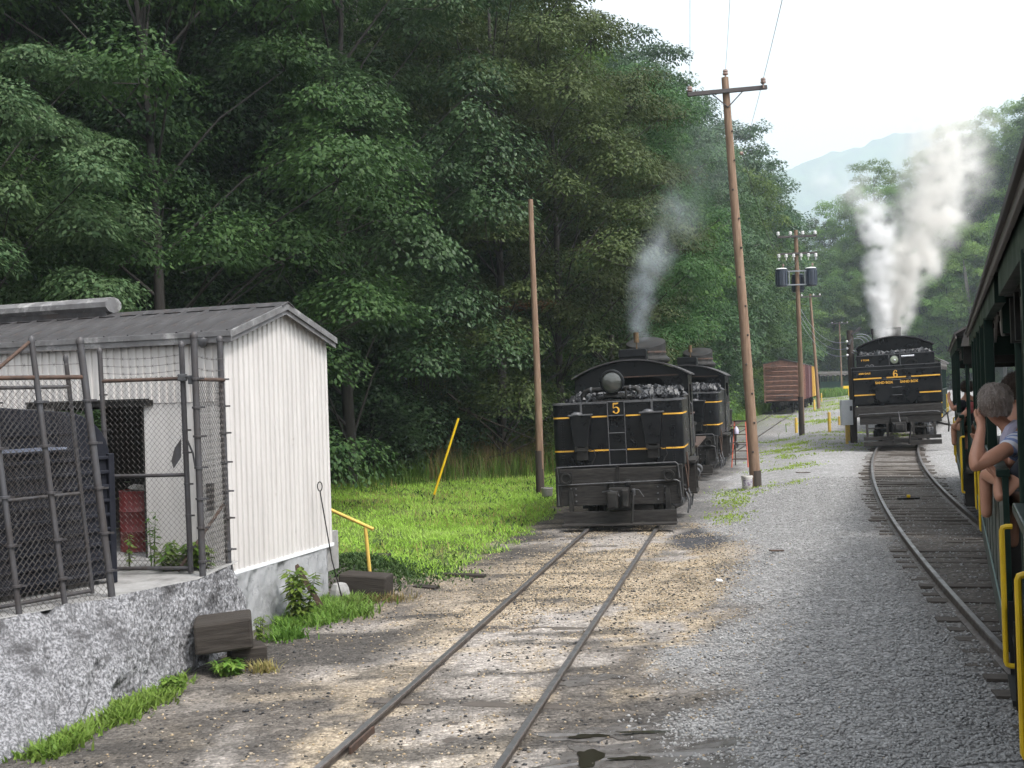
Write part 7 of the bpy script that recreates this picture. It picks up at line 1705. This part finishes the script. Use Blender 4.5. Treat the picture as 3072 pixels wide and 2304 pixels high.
def leafy_weed(label, loc, n_st, h, spread, lsz, m=L_weed, name='weed_plant'):
    T = thing(name, label, 'plant', loc); g = np.random.default_rng(int(h * 1000) + n_st)
    P, D, st_ = [], [], MB()
    for i in range(n_st):
        a = g.uniform(0, 6.28); r_ = g.uniform(0, 1) ** 0.6 * spread; hh = h * g.uniform(0.65, 1.05)
        b0 = np.array([math.cos(a) * r_ * 0.4, math.sin(a) * r_ * 0.4, 0]); tp = np.array([math.cos(a) * r_, math.sin(a) * r_, hh])
        st_.tube([b0, b0 * 0.5 + tp * 0.5, tp], [0.008, 0.006, 0.003], 4)
        for k in range(14):
            q = 0.22 + 0.78 * k / 13; p_ = b0 * (1 - q) + tp * q; az = k * 2.4 + i
            for dd in (0, math.pi): P.append(p_); D.append((math.cos(az + dd), math.sin(az + dd), 0.25))
    P, D = np.array(P), np.array(D, float); n_ = len(P)
    V, F = leaves(P, unit(np.array([0, 0, 1.0]) + D * 0.3 + g.normal(0, 0.15, (n_, 3))), D, lsz * g.uniform(0.6, 1.2, n_), 0.38, 0.05)
    quick_mesh('leaves', V, F, m, rnd=np.repeat(g.random(n_), 2), parent=T); st_.build('stems', M_stem, T)
    return T
leafy_weed('tall leafy weed growing against the shed foundation', (-3.12, 15.45, -0.05), 12, 0.74, 0.26, 0.17)
leafy_weed('bright narrow leaved weed under the timber block', (-3.42, 12.72, -0.08), 16, 0.16, 0.2, 0.12)
leafy_weed('bushy broad leaved weed behind the chain-link gate', (-4.35, 13.95, 0.95), 12, 0.36, 0.34, 0.17)
leafy_weed('thin tall weed in front of the red drum', (-4.98, 13.95, 0.95), 2, 0.62, 0.05, 0.11)
leafy_weed('slender weed standing in the doorway beside the white panel', (-4.72, 14.1, 0.95), 3, 0.75, 0.10, 0.11)
leafy_weed('leafy weed at the foot of the corner fence post', (-4.0, 13.9, 0.95), 6, 0.34, 0.16, 0.15)
leafy_weed('wispy weed beside the timber chock and shed foundation', (-3.42, 14.25, -0.08), 4, 0.45, 0.14, 0.09)
leafy_weed('low leafy weeds at the bend of the concrete platform foot', (-3.88, 12.0, -0.08), 12, 0.15, 0.16, 0.09)
# fallen dead branch by the lawn's back edge
DB = thing('dead_branch', 'fallen dead branches at the back of the lawn', 'branch', (-0.9, 40.5, 0.1))
for i, (p0, p1, p2) in enumerate((((-1.6, 1.5, 3.0), (0.2, 0.8, 1.4), (1.6, 0.2, 0.1)), ((-1.2, 1.3, 2.4), (0.6, 0.9, 1.6), (2.2, 0.6, 0.9)), ((-0.4, 0.8, 0.4), (0.8, 0.4, 0.7), (1.9, 0.2, 1.2)), ((-0.2, 1.2, 1.5), (0.5, 1.0, 0.6), (0.9, 0.6, 0.0)))):
    part('branch', M_deadwood, DB, lambda b: b.tube([p0, p1, p2], [0.05, 0.035, 0.015], 5))
# pale bare trunks showing on the slope
def snag(label, x, y, h, r, bx_):
    T = thing('bare_trunk', label, 'tree trunk', (x, y, float(zg(x, y)) - 0.3))
    part('trunk', M_bark_p, T, lambda b: b.tube([(bx_ * q ** 2 + 0.15 * math.sin(4 * q), 0, h * q) for q in np.linspace(0, 1, 9)], r * (1 - 0.45 * np.linspace(0, 1, 9)), 8), True)
    part('limb', M_bark_p, T, lambda b: b.tube([(bx_ * 0.5, 0, h * 0.7), (bx_ * 0.5 - 0.7, -0.3, h * 0.9), (bx_ * 0.5 - 0.9, -0.5, h * 1.05)], [r * 0.5, r * 0.35, r * 0.15], 6), True)
snag('pale bent bare trunk leaning above the smoke of locomotive 5', 8.6, 66.5, 14.2, 0.24, 0.9)
snag('pale forked trunk left of the bent bare trunk', 6.9, 66.0, 15.5, 0.22, -0.3)
snag('tall pale trunk on the hill right of locomotive 6', 82, 193, 22, 0.42, -1.0)
snag('second slimmer pale trunk on the hill right of locomotive 6', 86.5, 191, 20, 0.34, 0.4)
# an autumn-tinted shrub
AUT = make_shrub(35, 1.4, 0.8, 40, 0.14, 26, L_rusty)
for x_, y_, z_, lb in ((0.8, 44.2, 6.3, 'rust coloured leaf spray low on the olive tree'), (4.2, 50.0, 9.3, 'rust coloured leaf spray above locomotive 5')):
    T = thing('autumn_foliage', lb, 'foliage', (x_, y_, z_), 0.5); mesh_obj('stems', AUT[0], T); mesh_obj('leaves', AUT[1], T); T.scale = (1.2, 0.8, 0.5)

# ------------------------------------------------------------------ far wooded ridge
hx_, hy_ = np.meshgrid(np.linspace(-900, 3600, 150), np.linspace(0, 1, 36))
ridge = np.interp(hx_, [-900, 450, 700, 900, 1080, 1290, 1560, 2100, 3600], [360, 450, 534, 588, 639, 678, 672, 600, 360]) * 1.06
yy_ = 2300 + hy_ * 800
zz_ = -5 + (ridge + 5) * sstep(hy_, 0.0, 0.92) + (fbm(hx_ * 0.01, hy_ * 18, 3) - 0.5) * 45 + (vnoise(hx_ * 0.05, hy_ * 60) - 0.5) * 14
mm, mn, mo = nmat('far_canopy')
_nz = N(mn, 'ShaderNodeTexNoise'); _nz.inputs['Scale'].default_value = 0.03; _nz.inputs['Detail'].default_value = 6
_gp = N(mn, 'ShaderNodeNewGeometry'); mn.links.new(_gp.outputs['Position'], _nz.inputs['Vector'])
_b = N(mn, 'ShaderNodeBsdfPrincipled'); _b.inputs['Roughness'].default_value = 1.0
mn.links.new(ramp(mn, _nz.outputs[0], [(0.35, (0.018, 0.035, 0.014)), (0.65, (0.06, 0.10, 0.035))]), _b.inputs['Base Color'])
_bm = N(mn, 'ShaderNodeBump'); _bm.inputs['Distance'].default_value = 6.0; mn.links.new(_nz.outputs[0], _bm.inputs['Height']); mn.links.new(_bm.outputs[0], _b.inputs['Normal'])
mn.links.new(_b.outputs[0], mo.inputs[0])
id3 = np.arange(150 * 36).reshape(36, 150)
hill = quick_mesh('hill', np.stack([hx_, yy_, zz_], -1).reshape(-1, 3), np.stack([id3[:-1, :-1], id3[:-1, 1:], id3[1:, 1:], id3[1:, :-1]], -1).reshape(-1, 4), mm, smooth=True)
tag(hill, kind='structure')

# ------------------------------------------------------------------ haze: humid air, one closed box
hm, hn, ho = nmat('haze_air')
_pv = N(hn, 'ShaderNodeVolumePrincipled')
_pv.inputs['Color'].default_value = (0.80, 0.91, 1.0, 1)
_pv.inputs['Density'].default_value = HAZE if 'HAZE' in globals() else 0.00036
_pv.inputs['Anisotropy'].default_value = 0.2
hn.links.new(_pv.outputs[0], ho.inputs['Volume'])
hz = MB().b2((-1500, -800, -8), (4200, 3400, 790)).build('haze', hm)
tag(hz, 'pale humid haze filling the valley', 'haze', kind='stuff')

# ------------------------------------------------------------------ smoke and steam: real volumes, density built from soft puffs
def smoke(name, label, puffs, color, dens, res, noise_scale=1.6, thr=0.35, aniso=0.3, seed=0.0):
    P = np.array([p[:3] for p in puffs]); r = np.array([p[3] for p in puffs])
    lo, hi = (P - r[:, None]).min(0) - 0.1, (P + r[:, None]).max(0) + 0.1
    ng = bpy.data.node_groups.new(name, 'GeometryNodeTree')
    ng.interface.new_socket('Geometry', in_out='OUTPUT', socket_type='NodeSocketGeometry')
    ng.interface.new_socket('Geometry', in_out='INPUT', socket_type='NodeSocketGeometry')
    nn = ng.nodes; ln = ng.links
    go = nn.new('NodeGroupOutput'); vc = nn.new('GeometryNodeVolumeCube'); pos = nn.new('GeometryNodeInputPosition'); sm = nn.new('GeometryNodeSetMaterial')
    vc.inputs['Min'].default_value = tuple(lo); vc.inputs['Max'].default_value = tuple(hi)
    ext = hi - lo; k = res / ext.max()
    for a, nme in enumerate(('X', 'Y', 'Z')): vc.inputs['Resolution ' + nme].default_value = max(8, int(ext[a] * k))
    def M(op, a, b_=None):
        m = nn.new('ShaderNodeMath'); m.operation = op
        for i, v in enumerate((a, b_)):
            if v is None: continue
            if isinstance(v, (int, float)): m.inputs[i].default_value = float(v)
            else: ln.new(v, m.inputs[i])
        return m.outputs[0]
    nz = nn.new('ShaderNodeTexNoise'); nz.inputs['Scale'].default_value = noise_scale; nz.inputs['Detail'].default_value = 6.0; nz.inputs['Roughness'].default_value = 0.6
    add = nn.new('ShaderNodeVectorMath'); add.operation = 'ADD'; add.inputs[1].default_value = (seed, seed * 2, 0)
    ln.new(pos.outputs[0], add.inputs[0]); ln.new(add.outputs[0], nz.inputs['Vector'])
    # warp the position so puffs billow
    wz = nn.new('ShaderNodeTexNoise'); wz.inputs['Scale'].default_value = noise_scale * 0.7; wz.inputs['Detail'].default_value = 3.0
    ln.new(add.outputs[0], wz.inputs['Vector'])
    sb = nn.new('ShaderNodeVectorMath'); sb.operation = 'SUBTRACT'; sb.inputs[1].default_value = (0.5, 0.5, 0.5); ln.new(wz.outputs['Color'], sb.inputs[0])
    sc_ = nn.new('ShaderNodeVectorMath'); sc_.operation = 'SCALE'; sc_.inputs['Scale'].default_value = 1.3 / noise_scale; ln.new(sb.outputs[0], sc_.inputs[0])
    wp = nn.new('ShaderNodeVectorMath'); wp.operation = 'ADD'; ln.new(pos.outputs[0], wp.inputs[0]); ln.new(sc_.outputs[0], wp.inputs[1])
    acc = None
    for (x, y, z, r_, w_) in puffs:
        ds = nn.new('ShaderNodeVectorMath'); ds.operation = 'DISTANCE'; ln.new(wp.outputs[0], ds.inputs[0]); ds.inputs[1].default_value = (x, y, z)
        f = M('SUBTRACT', 1.0, M('DIVIDE', ds.outputs['Value'], r_)); f = M('MAXIMUM', f, 0.0); f = M('MULTIPLY', M('MULTIPLY', f, f), w_)
        acc = f if acc is None else M('ADD', acc, f)
    nf = M('MAXIMUM', M('SUBTRACT', nz.outputs[0], thr), 0.0)
    den = M('MULTIPLY', M('MULTIPLY', acc, nf), dens)
    ln.new(den, vc.inputs['Density']); ln.new(vc.outputs[0], sm.inputs['Geometry']); ln.new(sm.outputs[0], go.inputs[0])
    vm, vn, vo = nmat(name + '_volume'); pv = N(vn, 'ShaderNodeVolumePrincipled'); pv.inputs['Color'].default_value = rgb(color); pv.inputs['Density'].default_value = 1.0; pv.inputs['Anisotropy'].default_value = aniso
    vn.links.new(pv.outputs[0], vo.inputs['Volume']); sm.inputs['Material'].default_value = vm
    me = bpy.data.meshes.new(name); me.from_pydata([tuple(lo), tuple(hi)], [], []); me.materials.append(vm)
    o = mesh_obj(name, me); md = o.modifiers.new('smoke', 'NODES'); md.node_group = ng
    return tag(o, label, 'smoke', kind='stuff')
def chain(pts, step=0.45):
    """pts: x,y,z,r,w key points interpolated to many puffs"""
    K = np.array(pts, float); out = []
    for a, c in zip(K[:-1], K[1:]):
        n_ = max(1, int(np.linalg.norm(c[:3] - a[:3]) / (step * (a[3] + c[3]) / 2)))
        for q in range(n_): out.append(tuple(a + (c - a) * q / n_))
    out.append(tuple(K[-1])); return out
def pv_(px, py, y):           # helper in plan: column x/y ratio and elevation ratio at distance y
    return (px * y, y, CAM_Z + py * y)
sx, sy_ = float(x1(32.3)) - 0.1, 32.3
smoke('smoke_plume', 'thin bluish grey smoke drifting from the stack of locomotive 5', chain([(sx - 0.25, sy_, 4.55, 0.42, 1.5), (sx - 0.35, sy_, 5.3, 0.50, 1.4), (sx - 0.15, sy_, 6.2, 0.62, 1.0), (sx + 0.3, sy_, 7.2, 0.9, 0.6), (sx + 1.0, sy_ + 0.2, 8.2, 1.25, 0.26), (sx + 1.9, sy_ + 0.4, 9.6, 1.7, 0.08), (sx + 2.6, sy_ + 0.6, 11.0, 2.0, 0.03)], 0.6), (0.80, 0.86, 0.93), 7.5, 100, 1.7, 0.34, seed=3.0)
X6, Y6 = 15.02 + 8.6 * math.sin(math.atan(_t6)), _y6 + 8.6 * math.cos(math.atan(_t6))
smoke('steam_plume', 'beige grey smoke billowing up from the stack of locomotive 6', chain([(X6, Y6, 5.45, 0.75, 2.6), (X6 + 0.05, Y6, 6.2, 1.0, 2.4), (X6 + 0.3, Y6, 7.3, 1.3, 2.0), (X6 + 0.9, Y6, 8.7, 1.7, 1.5), (X6 + 1.9, Y6 + 0.3, 10.6, 2.2, 0.9), (X6 + 2.6, Y6 + 0.5, 12.8, 2.8, 0.45), (X6 + 2.9, Y6 + 0.6, 15.2, 3.2, 0.20), (X6 + 2.4, Y6 + 0.6, 17.8, 3.4, 0.07)], 0.6), (0.985, 0.97, 0.945), 30.0, 170, 1.4, 0.40, seed=7.0)
smoke('steam_plume', 'white steam rising left of the stack of locomotive 6', chain([(X6 - 0.75, Y6 - 0.8, 4.7, 0.4, 1.8), (X6 - 0.95, Y6 - 0.8, 5.8, 0.7, 1.8), (X6 - 1.0, Y6 - 0.8, 7.4, 0.95, 1.7), (X6 - 0.9, Y6 - 0.8, 9.2, 1.1, 1.2), (X6 - 1.0, Y6 - 0.7, 10.6, 1.2, 0.7), (X6 - 1.8, Y6 - 0.7, 11.6, 1.4, 0.25), (X6 - 3.2, Y6 - 0.6, 12.2, 1.6, 0.10)], 0.6), (0.995, 0.995, 1.0), 27.0, 150, 1.5, 0.40, seed=11.0)
